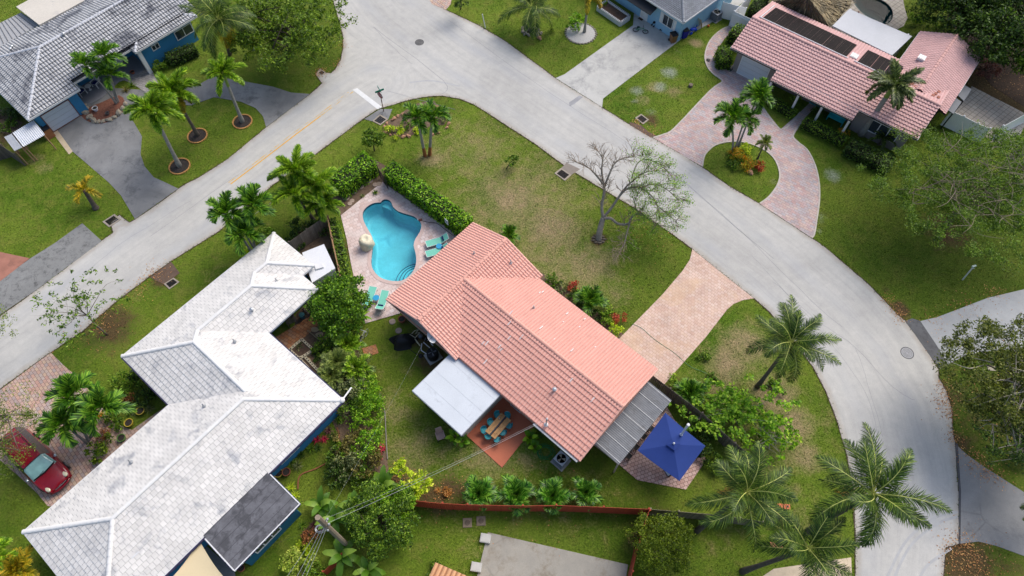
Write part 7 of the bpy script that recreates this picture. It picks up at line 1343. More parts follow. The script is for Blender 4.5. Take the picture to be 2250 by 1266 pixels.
# ============================================================ TREES
tree('shade_tree', 'large bright green spreading tree over the corner lawn at the top', 'tree', (636, 126), (622, 62, 4.0), (5.9, 5.4, 2.0), L_SHADE, BARKD, 330, 52, .62, .12, .24, 16, -.5, shell=.55)
tree('poinciana_tree', 'wide feathery poinciana with bare grey twigs over the right lawn', 'tree', (2078, 498), (2125, 425, 4.3), (8.8, 6.8, 1.2), LEAF('leaf_feathery_dark', C(50, 80, 24), C(84, 118, 40), C(132, 162, 72), trans=.4), M('bark_twig_grey', C(146, 132, 112), .85, .15, 3), 430, 118, .72, .08, .26, 260, .0, shell=.5, ar=.38, flat=.45)
tree('olive_tree', 'olive brown leaved tree overhanging the pale concrete driveway', 'tree', (2255, 900), (2215, 830, 5), (4.3, 4.8, 1.8), LEAF('leaf_olive_dark', C(48, 64, 22), C(82, 98, 38), C(134, 142, 74)), BARKP, 280, 75, .6, .085, .2, 22, -.2, shell=.4); tree('olive_tree', 'dark twiggy tree at the lower right above the leaf strewn verge', 'tree', (2260, 1000), (2240, 960, 4), (3.4, 2.8, 1.4), L_DARK, BARKP, 110, 55, .6, .08, .2, 20, -.2, shell=.4)
tree('bushy_tree', 'dense bushy green tree between the blue patio wall and the loungers', 'tree', (757, 712), (742, 668, 2.5), (2.15, 2.3, 1.5), LEAF('leaf_bushy', C(36, 68, 10), C(78, 124, 22), C(134, 176, 52)), BARK, 130, 80, .5, .10, .12, 10, -.6)
tree('small_tree', 'small round citrus tree on the lawn left of the twin palms', 'tree', (823, 332), (820, 304, 1.4), (.95, .95, .75), L_MID, BARKD, 34, 60, .34, .09, .06, 7, -.7); tree('small_tree', 'tiny sapling with crooked stem on the front lawn', 'tree', (1112, 372), (1124, 352, .9), (.65, .6, .4), L_MID, BARKD, 14, 34, .25, .08, .04, 5, -.6)
tree('street_sapling', 'thin sparse tree leaning over the side road at the left', 'tree', (236, 736), (172, 672, 3.0), (3.5, 3.4, 1.0), L_MID, BARK, 90, 12, .36, .125, .07, 60, -.3, shell=.5, ar=.36, flat=.4)
tree('feathery_tree', 'feathery dark green tree overhanging the red minivan at the left edge', 'tree', (-70, 1030), (-8, 965, 4.6), (2.6, 3.6, 1.4), L_FEATH, BARK, 95, 50, .6, .075, .2, 20, -.4, ar=.35, shell=.45); tree('feathery_tree', 'feathery tree tip at the left edge beside the paver driveway', 'tree', (-60, 760), (-28, 730, 4), (1.6, 2.2, .9), L_FEATH, BARK, 30, 40, .5, .08, .1, 10, -.4, ar=.35)
tree('round_bush_tree', 'rounded yellow green fine leaved tree beside the short red fence', 'tree', (1452, 1232), (1452, 1195, 2.0), (2.0, 1.95, 1.5), LEAF('leaf_olive_green', C(58, 78, 12), C(98, 122, 24), C(140, 160, 50)), BARK, 150, 75, .42, .065, .1, 8, -.7)
tree('seagrape_shrub', 'sprawling bright green open shrub between weathered fence and coconut palm', 'tree', (1620, 930), (1615, 905, 1.2), (4.6, 2.6, .7), L_VIVID, BARKP, 150, 22, .36, .12, .05, 40, -.2, shell=.75, ar=.6, up=1.6); tree('seagrape_shrub', 'lower bright green open shrub above the coconut palm crown by the fence', 'tree', (1690, 985), (1690, 965, 1.0), (2.6, 1.7, .5), L_VIVID, BARKP, 48, 22, .34, .115, .05, 20, -.2, shell=.75, ar=.6)
tree('weeping_bush', 'large drooping dark green bush right of the utility pole', 'tree', (842, 1180), (838, 1135, 2.0), (2.35, 2.2, 1.6), L_MID, BARKD, 160, 70, .45, .085, .12, 8, -.7); tree('weeping_bush', 'yellow green rounded bush top leaning over the end of the red fence', 'tree', (868, 1130), (872, 1105, 1.9), (1.1, 1.0, .7), L_VIVID, BARKD, 40, 60, .35, .08, .06, 6, -.6)
tree('lime_tree', 'lime yellow leaved small tree at the left end of the red fence', 'tree', (900, 1098), (912, 1068, 1.7), (.95, .85, .5), L_LIME, BARKP, 24, 34, .3, .13, .05, 10, -.5, ar=.42); tree('lime_tree', 'upper sprig of lime yellow foliage on a thin bare stem over the lawn', 'tree', (885, 1060), (878, 1028, 1.5), (.6, .55, .35), L_LIME, BARKP, 12, 30, .26, .12, .03, 6, -.5, ar=.42)
for k, (b, c, r, m_, lb) in enumerate((((2010, -60), (2005, -65, 5), (3.2, 2.6, 2.4), L_DARK, 'dark tree above the curved pool terrace'), ((2090, 45), (2095, 20, 4), (3.0, 2.8, 2.4), L_DARK, 'dense dark tree at the top right behind the rose house wing'), ((2160, 110), (2165, 80, 4), (3.2, 3, 2.2), L_DARK, 'dense dark tree beside the bare brown soil on the right'), ((2245, 70), (2240, 40, 5), (3.5, 3.5, 2.6), L_DARK, 'dense dark tree in the top right corner'), ((2310, 180), (2305, 140, 4), (2.4, 2.6, 2.0), L_MID, 'mid green tree at the right edge above the tiled court'), ((2130, 10), (2130, -20, 5), (3.6, 3, 2.4), L_DARK, 'dense dark tree cut by the top edge on the right'))): tree('garden_tree', lb, 'tree', b, c, r, m_, BARKD, 120, 70, .75, .13, .2, 8, -.6)
tree('garden_tree', 'small dark leafy tree at the top edge right of the road', 'tree', (1012, 20), (1012, -5, 2.2), (.9, .9, 1.0), L_DARK, BARKD, 20, 40, .4, .1, .06, 5, -.6); tree('garden_tree', 'feathery green tree behind the rose house near the vinyl fences', 'tree', (2235, 345), (2240, 340, 3.0), (3.4, 2.4, 1.2), L_MID, BARKP, 90, 50, .7, .09, .2, 20, -.4, ar=.4)
# bare poinciana: limbs surveyed one by one
B = P(1315, 526); t = thing('bare_tree', 'nearly leafless spreading tree with grey limbs on the front lawn beside the road', 'tree', B); m = MB(); tw = MB(); ends = []
def limb(path, r0, r1):
    q = [P(x, y, z)-B for x, y, z in path]; q = [Vector(p) for p in smooth_loop([tuple(p) for p in q], 3, False)]; n = len(q); m.tube(q, [r0+(r1-r0)*i/(n-1) for i in range(n)], 8); return q
limb([(1315, 528, -.1), (1317, 512, .5), (1322, 490, 1.1), (1326, 478, 1.5)], .28, .2)
L_ = [limb([(1326, 478, 1.5), (1322, 455, 2.2), (1328, 420, 3.3), (1326, 405, 3.7)], .13, .10), limb([(1326, 405, 3.7), (1310, 385, 4.4), (1292, 368, 4.8), (1265, 356, 5.0)], .10, .03), limb([(1327, 408, 3.6), (1322, 375, 4.6), (1324, 350, 5.2), (1316, 335, 5.5)], .09, .03), limb([(1328, 410, 3.5), (1338, 385, 4.4), (1350, 360, 5.0), (1368, 348, 5.3), (1392, 345, 5.4)], .10, .03),
      limb([(1326, 478, 1.5), (1345, 455, 2.3), (1362, 430, 3.2), (1378, 415, 3.8), (1402, 411, 4.2), (1425, 424, 4.2), (1442, 445, 3.9), (1446, 465, 3.5)], .12, .035), limb([(1356, 438, 2.9), (1372, 415, 3.7), (1390, 398, 4.4), (1415, 380, 4.9), (1440, 375, 5.0)], .09, .03), limb([(1326, 480, 1.5), (1342, 480, 1.6), (1358, 492, 1.5), (1380, 492, 1.7), (1388, 478, 2.2), (1400, 470, 2.5), (1420, 478, 2.5), (1440, 492, 2.3)], .13, .04),
      limb([(1384, 490, 1.8), (1378, 510, 1.6), (1372, 535, 1.4), (1362, 556, 1.2)], .07, .02), limb([(1388, 392, 4.5), (1400, 360, 5.0), (1420, 350, 5.2), (1450, 362, 5.1), (1475, 385, 4.9)], .06, .02), limb([(1410, 411, 4.2), (1440, 405, 4.5), (1470, 420, 4.4), (1490, 440, 4.2)], .05, .02), limb([(1400, 470, 2.5), (1395, 445, 3.0), (1400, 430, 3.4)], .05, .02), limb([(1440, 447, 3.9), (1465, 470, 3.4), (1485, 485, 3.0)], .04, .015)]
g = random.Random(8); lp = []; xl = P(1400, 420, 4).x-B.x
for q in L_:
    for i in range(max(2, len(q)//3), len(q)):
        for k in range(3 if i < len(q)-1 else 6):
            d = (q[i]-q[i-1]).normalized(); d = (d*.7+Vector((g.uniform(-1, 1), g.uniform(-1, 1), g.uniform(-.3, .8)))).normalized(); p = q[i]; l = g.uniform(.5, 1.1); p1 = p+d*l*.5+Vector((0, 0, .05)); p2 = p1+(d+Vector((g.uniform(-.5, .5), g.uniform(-.5, .5), .1)))*l*.5; tw.tube([p, p1, p2], [.022, .016, .009], 4, False)
            for j in range(4):
                e = p1.lerp(p2, g.random()); d2 = (d+Vector((g.uniform(-1, 1), g.uniform(-1, 1), g.uniform(-.4, .5)))).normalized()*g.uniform(.25, .65); tw.tube([e, e+d2*.5+Vector((0, 0, .03)), e+d2], [.013, .010, .006], 4, False)
                if (e.x > xl-.4 and g.random() < .75) or (e.z < 2.6 and e.x > 2.2 and g.random() < .5): lp.append(tuple(e+d2))
m.build('trunk', M('smooth_grey_bark', C(158, 150, 136), .8, .22, 3, .015, 10), t, smooth=True); tw.build('twigs', M('twig_grey', C(158, 140, 120), .85, .1, 4), t)
lp = np.array(lp); pts = np.repeat(lp, 12, 0)+rng.normal(0, .17, (len(lp)*12, 3))*np.array([1, 1, .5]); MB().arr(*leaf_faces(pts, .068, .8, .34)).build('leaves', LEAF('leaf_sparse', C(70, 116, 34), C(112, 160, 60), C(166, 200, 100)), t)
mm = MB()
for k in range(11): e = Vector(lp[(k*37) % len(lp)]); mm.tube([e, e+Vector((.02, -.05, -.2)), e+Vector((.05, -.02, -.42))], [.02, .035, .01], 5)
mm.build('seed_pods', M('pod_brown', C(66, 48, 38), .7), t)
m = MB()
for k in range(9): a = k*.698; m.blob((.42*math.cos(a), .38*math.sin(a), .03), (.22, .1, .08), k, .25, 7, 4)
o = m.build('root_flare', BARK, t, smooth=True)
# ============================================================ HEDGES, SHRUBS, SMALL PLANTS
def hedge(label, pts, h, w, mat, leaf=.085, dens=95, core=True, group=None, rnd=.0):
    q = [P(x, y, h) for x, y in pts]; o = Vector((q[0].x, q[0].y, 0)); t = thing('hedge', label, 'hedge', o, 0, group); PP = []; cm = MB()
    for a, b in zip(q[:-1], q[1:]):
        a = Vector((a.x, a.y, 0))-o; b = Vector((b.x, b.y, 0))-o; d = (b-a).normalized(); s = Vector((-d.y, d.x, 0)); L = (b-a).length
        for area, kind in ((L*w, 0), (L*h, 1), (L*h, 2), (w*h, 3), (w*h, 4)):
            n = int(area*dens); u = rng.uniform(0, 1, n); v = rng.uniform(0, 1, n); dd = rng.normal(0, .05, n)
            bulge = .03*np.sin(u*L*2.1)+.02*np.sin(u*L*5.3+v*3)
            if kind == 0: x = u*L; y = (v-.5)*w; z = h+dd+bulge-rnd*(2*np.abs(v-.5))**3
            elif kind in (1, 2): x = u*L; y = (1 if kind == 1 else -1)*(w/2+dd+bulge-rnd*v**4); z = v*h
            else: x = (0 if kind == 3 else L)+dd; y = (u-.5)*w; z = v*h
            PP.append(np.stack([a.x+d.x*x+s.x*y, a.y+d.y*x+s.y*y, z], 1))
        c = MB(); f = [a+s*(w/2-.12)+d*.1, a-s*(w/2-.12)+d*.1, b-s*(w/2-.12)-d*.1, b+s*(w/2-.12)-d*.1]; cm.prism([(p.x, p.y) for p in f], 0, h-.12-rnd)  # solid dark core added inside the leaves to block the view through
    MB().arr(*leaf_faces(np.concatenate(PP), leaf*1.15, .9)).build('foliage', mat, t); cm.build('core_block', M('hedge_inside', C(40, 48, 24), .95, .3, 8), t); return t
hedge('clipped bright green square hedge beside the foxtail palm clump', [(812, 343), (735, 400)], 1.75, 1.7, L_HEDGE); hedge('long clipped bright green hedge from the pool corner to the salmon roof', [(852, 362), (950, 434), (1026, 488)], 1.8, 1.35, L_HEDGE)
hedge('narrow leafy hedge between tan fence and pool pavers', [(728, 480), (740, 530), (755, 600)], 1.3, .75, L_MID, rnd=.1); hedge('dark low hedge under the blue wall window at the top left', [(365, 122), (425, 98)], 1.1, 1.2, L_DARK, rnd=.15)
hedge('dark rounded hedge on the paver curve left of the garage', [(1592, 100), (1598, 128)], 1.5, 1.3, L_MID, rnd=.25); hedge('dark rounded hedge touching the rose roof corner', [(1632, 55), (1618, 72)], 1.6, 1.4, L_MID, rnd=.25)
hedge('low clipped hedge before the porch left of the turquoise door', [(1690, 212), (1748, 246)], .7, .9, L_MID, .07); hedge('low clipped hedge before the porch right of the turquoise door', [(1768, 262), (1860, 306)], .8, 1.0, L_MID, .07); hedge('dark green bush belt at the foot of the royal palm', [(1868, 312), (1915, 335), (1965, 352)], 1.1, 1.6, L_DARK, .09, rnd=.2)
hedge('dark plants behind the white gate panels', [(1660, 18), (1680, -8)], 1.4, 1.3, L_DARK, rnd=.2)
SH = [  # photo point, radius, height, material, label
 ((1618, 345), .75, .8, L_CROT, 'yellow croton mound at the feet of the roundabout palms'), ((1642, 368), .9, .7, L_CROT, 'orange and yellow croton mound under the small date palm'), ((1630, 335), .6, .9, L_LIME, 'lime green shrub in the roundabout bed'), ((1612, 362), .7, .5, L_MID, 'green mound at the left of the roundabout bed'), ((1668, 372), .6, .6, L_RED, 'reddish shrub at the right of the roundabout bed'),
 ((1215, 622), .7, .7, L_MID, 'green shrub at the corner of the salmon roof wings'), ((1238, 640), .8, .6, L_GREY, 'grey green shrub in the front bed'), ((1258, 634), .5, .5, L_RED, 'red flowering shrub in the front bed'), ((1270, 662), .8, .7, L_DARK, 'dark shrub left of the feathery palm in the front bed'), ((1335, 700), .75, .9, L_BRIGHT, 'bright green shrub near the driveway end of the front bed'), ((1356, 708), .55, .8, L_RED, 'red leaved shrub beside the driveway'), ((1352, 728), .55, .9, L_LIME, 'lime green shrub at the driveway corner of the salmon house'), ((1316, 694), .6, .5, L_DARK, 'dark ground shrub right of the feathery palm'),
 ((868, 292), .9, .5, L_LIME, 'yellow green bedding mound left of the twin palms'), ((892, 278), .6, .5, L_MID, 'green bedding plant between the coral rocks'), ((975, 262), .5, .4, L_GREY, 'grey green plant in the coral rock bed'), ((915, 288), .5, .35, L_LIME, 'small lime plant beside the twin palms'),
 ((283, 850), 1.0, 1.1, L_BRIGHT, 'yellow green shrub under the white eave left corner'), ((322, 872), 1.0, .9, L_DARK, 'dark blue green shrub under the white eave'), ((288, 880), .5, .7, L_BRONZE, 'bronze leaved croton by the paver driveway'), ((225, 990), .95, 1.1, LEAF('leaf_ball', C(50, 78, 12), C(90, 124, 24), C(150, 176, 60)), 'round clipped green bush beside the paver driveway'), ((208, 925), .8, .8, L_CROT, 'yellow croton under the driveway palms'), ((235, 962), .5, .7, L_BRONZE, 'orange leaved croton above the round clipped bush'), ((255, 925), .8, .7, L_MID, 'green shrub between the driveway palms and pots'),
 ((300, 830), .7, .8, L_DARK, 'dark shrub against the white house wall'), ((355, 150), .7, .9, L_MID, 'glossy shrub beside the porch pillar'), ((372, 135), .6, .6, L_DARK, 'dark shrub at the hedge end by the blue wall'), ((0, 262), 1.0, .8, L_GREY, 'grey green shrub at the left edge below the grey roof'), ((22, 285), .8, .6, L_MID, 'green shrub beside the white sheet covers'), ((35, 258), .9, .9, L_DARK, 'dark shrub at the left wall of the grey roofed house'),
 ((800, 860), .95, 1.4, L_VIVID, 'dense green vine shrub on the lawn edge, upper one'), ((812, 895), .95, 1.4, L_HEDGE, 'dense green vine shrub on the lawn edge, middle one'), ((810, 935), .9, 1.3, L_VIVID, 'dense green vine shrub on the lawn edge, lower one'), ((778, 905), .8, 1.2, L_MID, 'dark shrub behind the vine shrubs'), ((775, 870), .9, 1.5, L_GREY, 'scraggly grey shrub by the eave spout'), ((800, 815), .8, 1.2, L_GREY, 'grey green shrub right of the areca palms'), ((765, 840), .8, 1.0, L_OLIVE, 'olive shrub in the garden strip middle'),
 ((775, 975), .9, 1.2, L_OLIVE, 'olive twiggy shrub below the vine shrubs'), ((810, 985), .9, 1.4, L_HEDGE, 'leafy shrub at the curved stone edging'), ((770, 1015), 1.0, 1.3, L_GREY, 'bare twigged grey shrub above the banana plants'), ((812, 1025), .9, 1.3, L_OLIVE, 'olive shrub with red tips near the lawn edge'), ((838, 995), .35, .5, L_MAG, 'small magenta flowering plant on the lawn edge'), ((745, 1000), .6, 1.2, L_MID, 'dark bushy plant at the upper garden lawn'), ((742, 1045), .7, 1.1, L_DARK, 'dark bushy plant at the left of the banana plants'), ((800, 1055), .7, 1.0, L_MID, 'dark shrub directly above the banana plants'),
 ((700, 770), .5, .5, L_MID, 'small green plant in the cream block bed'), ((716, 795), .5, .5, L_GREY, 'small grey green plant beside the stepping stones'), ((700, 785), .4, .4, L_DARK, 'dark small plant between the stepping stones'), ((660, 765), .3, .35, L_GREY, 'tiny silver plant inside the cream block bed'), ((735, 700), .8, 1.0, L_DARK, 'dark undergrowth at the foot of the bushy tree'), ((715, 660), .8, 1.2, L_BRONZE, 'bronze leaved shrub by the shed'), ((770, 740), .7, 1.0, L_DARK, 'dark shrub beside the bicycle on the lawn edge'), ((722, 762), .7, .8, L_BRIGHT, 'bright green shrub along the garden path'), ((742, 772), .7, .9, L_MID, 'mid green shrub in the garden strip upper part'),
 ((1258, 66), .8, 1.3, L_HEDGE, 'glossy green shrub on the white gravel circle'), ((1270, 50), .6, 1.2, L_HEDGE, 'taller glossy shrub behind the gravel circle'), ((1330, 14), .6, .5, L_BRIGHT, 'leafy vegetables in the white block bed'), ((1352, 30), .4, .3, L_MID, 'small seedlings in the white block bed'), ((1545, 990), .9, 1.2, L_DARK, 'dark glossy shrub right of the navy parasol'), ((1520, 950), .7, 1.3, L_DARK, 'dark glossy shrub behind the white post'), ((1560, 1020), .8, .8, L_MID, 'green shrub at the right corner of the paver patio'),
 ((1560, 838), .5, .4, L_MID, 'low green weed clump right of the driveway edge'), ((1545, 785), .5, .35, L_MID, 'green weed clump on the dry verge'), ((1490, 850), .8, .8, L_BRIGHT, 'bright shrub at the bottom corner of the tan driveway'), ((1545, 870), .8, .7, L_BRIGHT, 'bright shrub beside the feathery palm and fence'), ((1700, 855), .7, .5, L_MID, 'green shrub at the foot of the verge coconut palm'), ((660, 1245), 1.0, 1.4, LEAF('leaf_bamboo', C(110, 140, 40), C(160, 184, 76), C(204, 214, 120)), 'pale yellow green feathery bamboo bush under the wire bundle'), ((700, 1262), .7, .8, L_BRIGHT, 'pale green bush at the bottom edge below the pole'), ((686, 1178), .6, .8, L_BRONZE, 'orange croton at the foot of the utility pole'), ((672, 1205), .5, .5, L_LIME, 'lime leaved plant at the lawn edge near the pole'), ((905, 1000), .01, .1, L_MID, ''),
 ((950, 1250), .5, .6, L_MID, 'small green shrub beside the terracotta roof'), ((980, 1082), .3, .35, L_DEAD, 'dry straw coloured grass clump behind the red fence'), ((1390, 1190), .6, 1.4, L_OLIVE, 'olive shrub leaning over the short red fence'), ((1205, 960), .01, .1, L_MID, ''), ((1450, 640), .01, .1, L_MID, ''), ((650, 545), .7, 1.0, L_DARK, 'dark shrub at the fence behind the shed'), ((590, 520), .8, .9, L_BRIGHT, 'lime green shrub at the foot of the street palms'), ((545, 560), .6, .6, L_LIME, 'yellow green bush at the tip of the white roof'),
 ((660, 510), 1.0, 1.1, L_DARK, 'dark undergrowth beneath the foxtail palm clump'), ((700, 505), .9, 1.0, L_DARK, 'dark shrub between foxtail palms and narrow hedge'), ((2235, 1000), .9, 1.2, L_DARK, 'dark shrub on the leaf strewn right verge'), ((1850, 300), .6, .8, L_CROT, 'yellow green shrub beside the porch end column'), ((1745, 232), .5, 1.0, L_MID, 'round potted shrub left of the turquoise door'), ((1792, 252), .45, .9, L_DARK, 'round potted shrub right of the turquoise door'), ((1672, 205), .7, .6, L_BRONZE, 'low shrub at the garage corner'),
 ((2110, 130), 1.4, 1.4, L_DARK, 'dark shrub belt piece above the brown soil'), ((2160, 160), 1.3, 1.3, L_PURP, 'purple tinged shrub in the right garden'), ((2060, 70), 1.2, 1.2, L_MID, 'green shrub at the edge of the upper right lawn'), ((2010, 50), .9, .9, L_BRIGHT, 'bright fern at the pool terrace edge')]
for a, r, h, mt, lb in SH:
    if 690 < a[0] < 850 and 620 < a[1] < 1080: r, h = r*1.3, h*1.15
    if lb: shrub('shrub', lb, a, r, h, mt, leaf=.085 if r > .6 else .07)
R_ = [  # photo point, n, length, half width, material, label, name
 ((1000, 962), 9, .75, .17, L_HEDGE, 'elephant ear plant with big round leaves at the flat roof corner', 'broad_leaf_plant'), ((1016, 972), 7, .65, .17, L_HEDGE, 'smaller elephant ear plant beside the orange terrace', 'broad_leaf_plant'), ((1165, 965), 10, .8, .17, L_HEDGE, 'large leaved plant right of the orange terrace', 'broad_leaf_plant'), ((1182, 950), 7, .7, .16, L_MID, 'large leaved plant against the salmon house wall', 'broad_leaf_plant'), ((1175, 985), 7, .6, .15, L_HEDGE, 'large leaved plant above the coiled hose', 'broad_leaf_plant'), ((770, 735), 8, .9, .10, L_MID, 'tall leafy heliconia beside the lawn', 'broad_leaf_plant'), ((798, 700), 9, 1.0, .11, L_HEDGE, 'broad leaved plant at the lower corner of the pool pavers', 'broad_leaf_plant'), ((762, 620), 8, .9, .09, L_BRIGHT, 'broad leaved plant at the lower end of the narrow hedge', 'broad_leaf_plant'), ((775, 650), 9, 1.0, .10, L_MID, 'broad leaved plant between bushy tree and pavers', 'broad_leaf_plant')]
for i, (a, n, L, w_, mt, lb, nm) in enumerate(R_): ros(nm, lb, a, n, L, w_, mt, (25, 80), 75, .1, None, 'plant', OVAL, 200+i, .35)
BN = [((848, 1078), 1.1, 'banana plant with a yellow tipped leaf left of the red fence'), ((790, 1122), 1.0, 'banana plant in the middle of the garden thicket'), ((712, 1118), .9, 'banana plant with upright leaves left of the utility pole'), ((745, 1145), 1.0, 'banana plant directly behind the utility pole wires'), ((760, 1225), 1.05, 'banana plant below the foot of the utility pole'), ((815, 1255), .9, 'banana plant at the bottom edge right of the pole'), ((835, 1105), .8, 'low banana plant with brown hanging leaves')]
for i, (a, s, lb) in enumerate(BN):
    B2 = P(*a); t = thing('banana_plant', lb, 'banana plant', B2); V, F = rosette((0, 0, 1.0*s), 9, 1.75*s, .23*s, (5, 78), 85, 300+i, .12, (.3, .8, 1, 1, .9, .65, .1)); MB().arr(V, F).build('leaves', F_BAN, t); MB().tube([(0, 0, 0), (.03, 0, .6*s), (0, .03, 1.1*s)], [.13, .11, .07], 8).build('stem', M('banana_stem', C(130, 140, 80), .7), t, smooth=True)
    if i in (0, 3, 6): V, F = rosette((0, 0, .9*s), 3, 1.4*s, .18*s, (-50, -10), 60, 330+i, .3, (.3, .8, 1, .9, .7, .4, .1)); MB().arr(V, F).build('dead_leaves', L_DEAD, t)
ST = [((697, 968), L_MAG, .55, 'magenta ti plant in the bed along the blue wall, left one'), ((713, 966), L_MAG, .5, 'magenta ti plant in the bed along the blue wall, right one'), ((723, 948), L_PURP, .6, 'purple ti plant nearest the white roof corner'), ((640, 1012), L_MID, .65, 'strap leaved lily near the clay pot'), ((662, 1000), L_DARK, .6, 'dark strap leaved lily below the blue wall'), ((684, 988), L_MID, .6, 'strap leaved lily left of the magenta ti plants'), ((655, 1025), L_GREY, .65, 'striped pale lily at the lawn edge'), ((625, 1030), L_MID, .5, 'strap leaved lily above the yellow pot'), ((700, 985), L_DARK, .55, 'dark strap lily below the magenta ti plants'), ((733, 960), L_DARK, .6, 'dark strap lily right of the purple ti plant'),
      ((640, 1072), L_LIME, .6, 'yellow striped lily beside the dark annex roof, upper one'), ((650, 1090), L_LIME, .6, 'yellow striped lily beside the dark annex roof, middle one'), ((657, 1108), L_BRIGHT, .55, 'yellow striped lily beside the dark annex roof, lower one'), ((750, 1020), L_DARK, .7, 'dark spiky lily left of the grey twigged shrub'), ((748, 1065), L_DARK, .7, 'dark spiky lily above the banana leaves'), ((690, 1155), L_PURP, .6, 'purple grey bromeliad at the pole thicket edge'), ((675, 1170), L_PURP, .5, 'small purple bromeliad at the lawn edge'), ((665, 1155), L_MID, .5, 'small strap plant left of the purple bromeliads'), ((300, 905), L_GREY, .7, 'silvery strap plant beside the pots'), ((330, 900), L_GREY, .7, 'silvery strap plant under the white roof valley corner'), ((285, 908), L_MID, .6, 'green strap plant left of the pots'),
      ((963, 1078), L_DEAD, .4, 'straw coloured bromeliad behind the red fence'), ((290, 190), L_MID, .9, 'ferny plant in the red mulch bed'), ((278, 200), L_OLIVE, .8, 'olive ferny plant beside the paver walk'), ((880, 290), L_LIME, .5, 'lime bromeliad among the coral rocks'), ((825, 425), L_MID, .5, 'small spiky plant in the soil by the stepping discs'), ((797, 432), L_GREY, .4, 'grey spiky plant beside the pool pavers'), ((722, 555), L_DARK, .6, 'dark strap plant behind the tan fence'), ((712, 905), L_MID, .5, 'strap plant at the white roof corner bed'), ((745, 925), L_MID, .6, 'strap plant among the roof corner shrubs'), ((2165, 150), L_PURP, .9, 'purple spiky plant in the dark right garden'), ((2140, 145), L_GREY, .9, 'grey spiky plant in the dark right garden')]
for i, (a, mt, L, lb) in enumerate(ST): ros('strap_leaf_plant', lb, a, 26, L, .03, mt, (10, 82), 75, .3, None, 'plant', SPINY, 400+i)
# rocks, rings, mounds
CR = M('coral_rock', C(186, 142, 112), .9, .22, 4, .03, 10, island=.2); GR = M('grey_rock', C(168, 158, 140), .9, .2, 4, .03, 10)
ring = [(985, 262), (981, 250), (972, 241), (960, 236), (948, 234), (936, 236), (924, 240), (914, 246), (884, 252), (874, 256), (866, 262), (986, 272), (982, 281), (960, 292), (950, 296), (898, 300), (886, 302), (872, 300), (858, 297), (848, 292), (845, 280), (850, 272)]; first = None
for i, p in enumerate(ring):
    c = P(*p)
    if first is None: first = single(MB().blob((0, 0, .07), (.21, .15, .13), 5, .22), 'edging_rock', CR, 'rough coral coloured rock edging the planting bed at the road corner', 'rock', None, 'coral rocks round the corner bed'); first.location = c
    else: dup(first, c, random.uniform(0, 6), scale=random.uniform(.7, 1.2))
for p, s, lb in (((965, 240), 1.0, 'small grey boulder lying inside the coral rock bed'),): dup(first, P(*p), 1, lb, scale=s)
r2 = None
for p in ((188, 249), (197, 259), (207, 266), (217, 269), (227, 268), (241, 265), (252, 259), (262, 250), (270, 240), (276, 230), (192, 240), (185, 233)):
    c = P(*p)
    if r2 is None: r2 = single(MB().blob((0, 0, .1), (.32, .24, .2), 6, .2), 'border_rock', GR, 'pale boulder edging the red mulch bed by the porch', 'rock', None, 'boulders round the mulch bed'); r2.location = c
    else: dup(r2, c, random.uniform(0, 6), scale=random.uniform(.7, 1.15))
for (p, r, lb) in (((533, 268), .85, 'orange brick ring around the foxtail palm nearest the road'), ((395, 366), .88, 'orange brick ring around the lowest foxtail palm'), ((434, 299), .85, 'orange brick ring around the palm with brown fronds')):
    c = P(*p); t = thing('brick_ring', lb, 'edging', (c.x, c.y, .004)); m = MB(); n = 24
    for k in range(n):
        a = 2*math.pi*k/n; m.box((r*math.cos(a)-.10, r*math.sin(a)-.055, 0), (r*math.cos(a)+.10, r*math.sin(a)+.055, .09), a+math.pi/2)
    m.build('bricks', M('orange_brick', C(206, 152, 90), .85, .15, 6, island=.15), t); MB().lathe([(r*.93, .01), (r*.5, .05), (0, .07)], n=24).build('mulch', MULCH, t)
c = P(1165, 72); t = thing('rock_mound', 'low mound of pale stones around the coconut palm foot', 'rocks', c); g = random.Random(2)
for k in range(26): a = g.uniform(0, 6.28); r = g.uniform(.2, 1.15); MB().blob((r*math.cos(a), r*math.sin(a)*.8, .12*(1.2-r)+.03), (g.uniform(.1, .2),)*2+(.12,), k, .2, 7, 5).build('stone', GR, t)
c = P(1276, 74); t = thing('gravel_circle', 'white gravel circle with stone rim around the grey palm trunk', 'edging', (c.x, c.y, .004)); MB().lathe([(1.5, .0), (1.45, .06), (0, .1)], n=30).build('gravel', GRAVEL, t); m = MB()
for k in range(30): a = k*.2094; m.blob((1.52*math.cos(a), 1.52*math.sin(a), .04), (.15, .1, .08), k, .15, 6, 4)
m.build('stone_rim', GR, t)
dup(first, P(1185, 85), 2, 'dark stone slab lying below the rock mound', scale=1.3); dup(first, P(1647, 380), 2, 'pale flat rock at the front of the roundabout bed', scale=1.4)
strip('garden_edging', [(676, 727), (692, 740), (705, 755), (706, 790), (710, 830), (714, 850)], .12, .06, M('edging_tan', C(176, 158, 124), .9, .1, 3), 4, .12); strip('garden_edging', [(832, 870), (845, 900), (848, 945), (850, 985), (852, 1010)], .08, .06, M('edging_grey', C(150, 144, 136), .9, .15, 4), 4, .14); strip('garden_edging', [(741, 940), (745, 965), (725, 1010), (695, 1030), (660, 1045), (655, 1075)], .08, .08, M('edging_rust', C(150, 98, 66), .9, .15, 4), 4, .08)
strip('deck_kerb', [(841, 399), (900, 441), (960, 483), (1010, 521)], .10, .12, M('kerb_dark', C(120, 104, 100), .9, .15, 4), 0, .10)
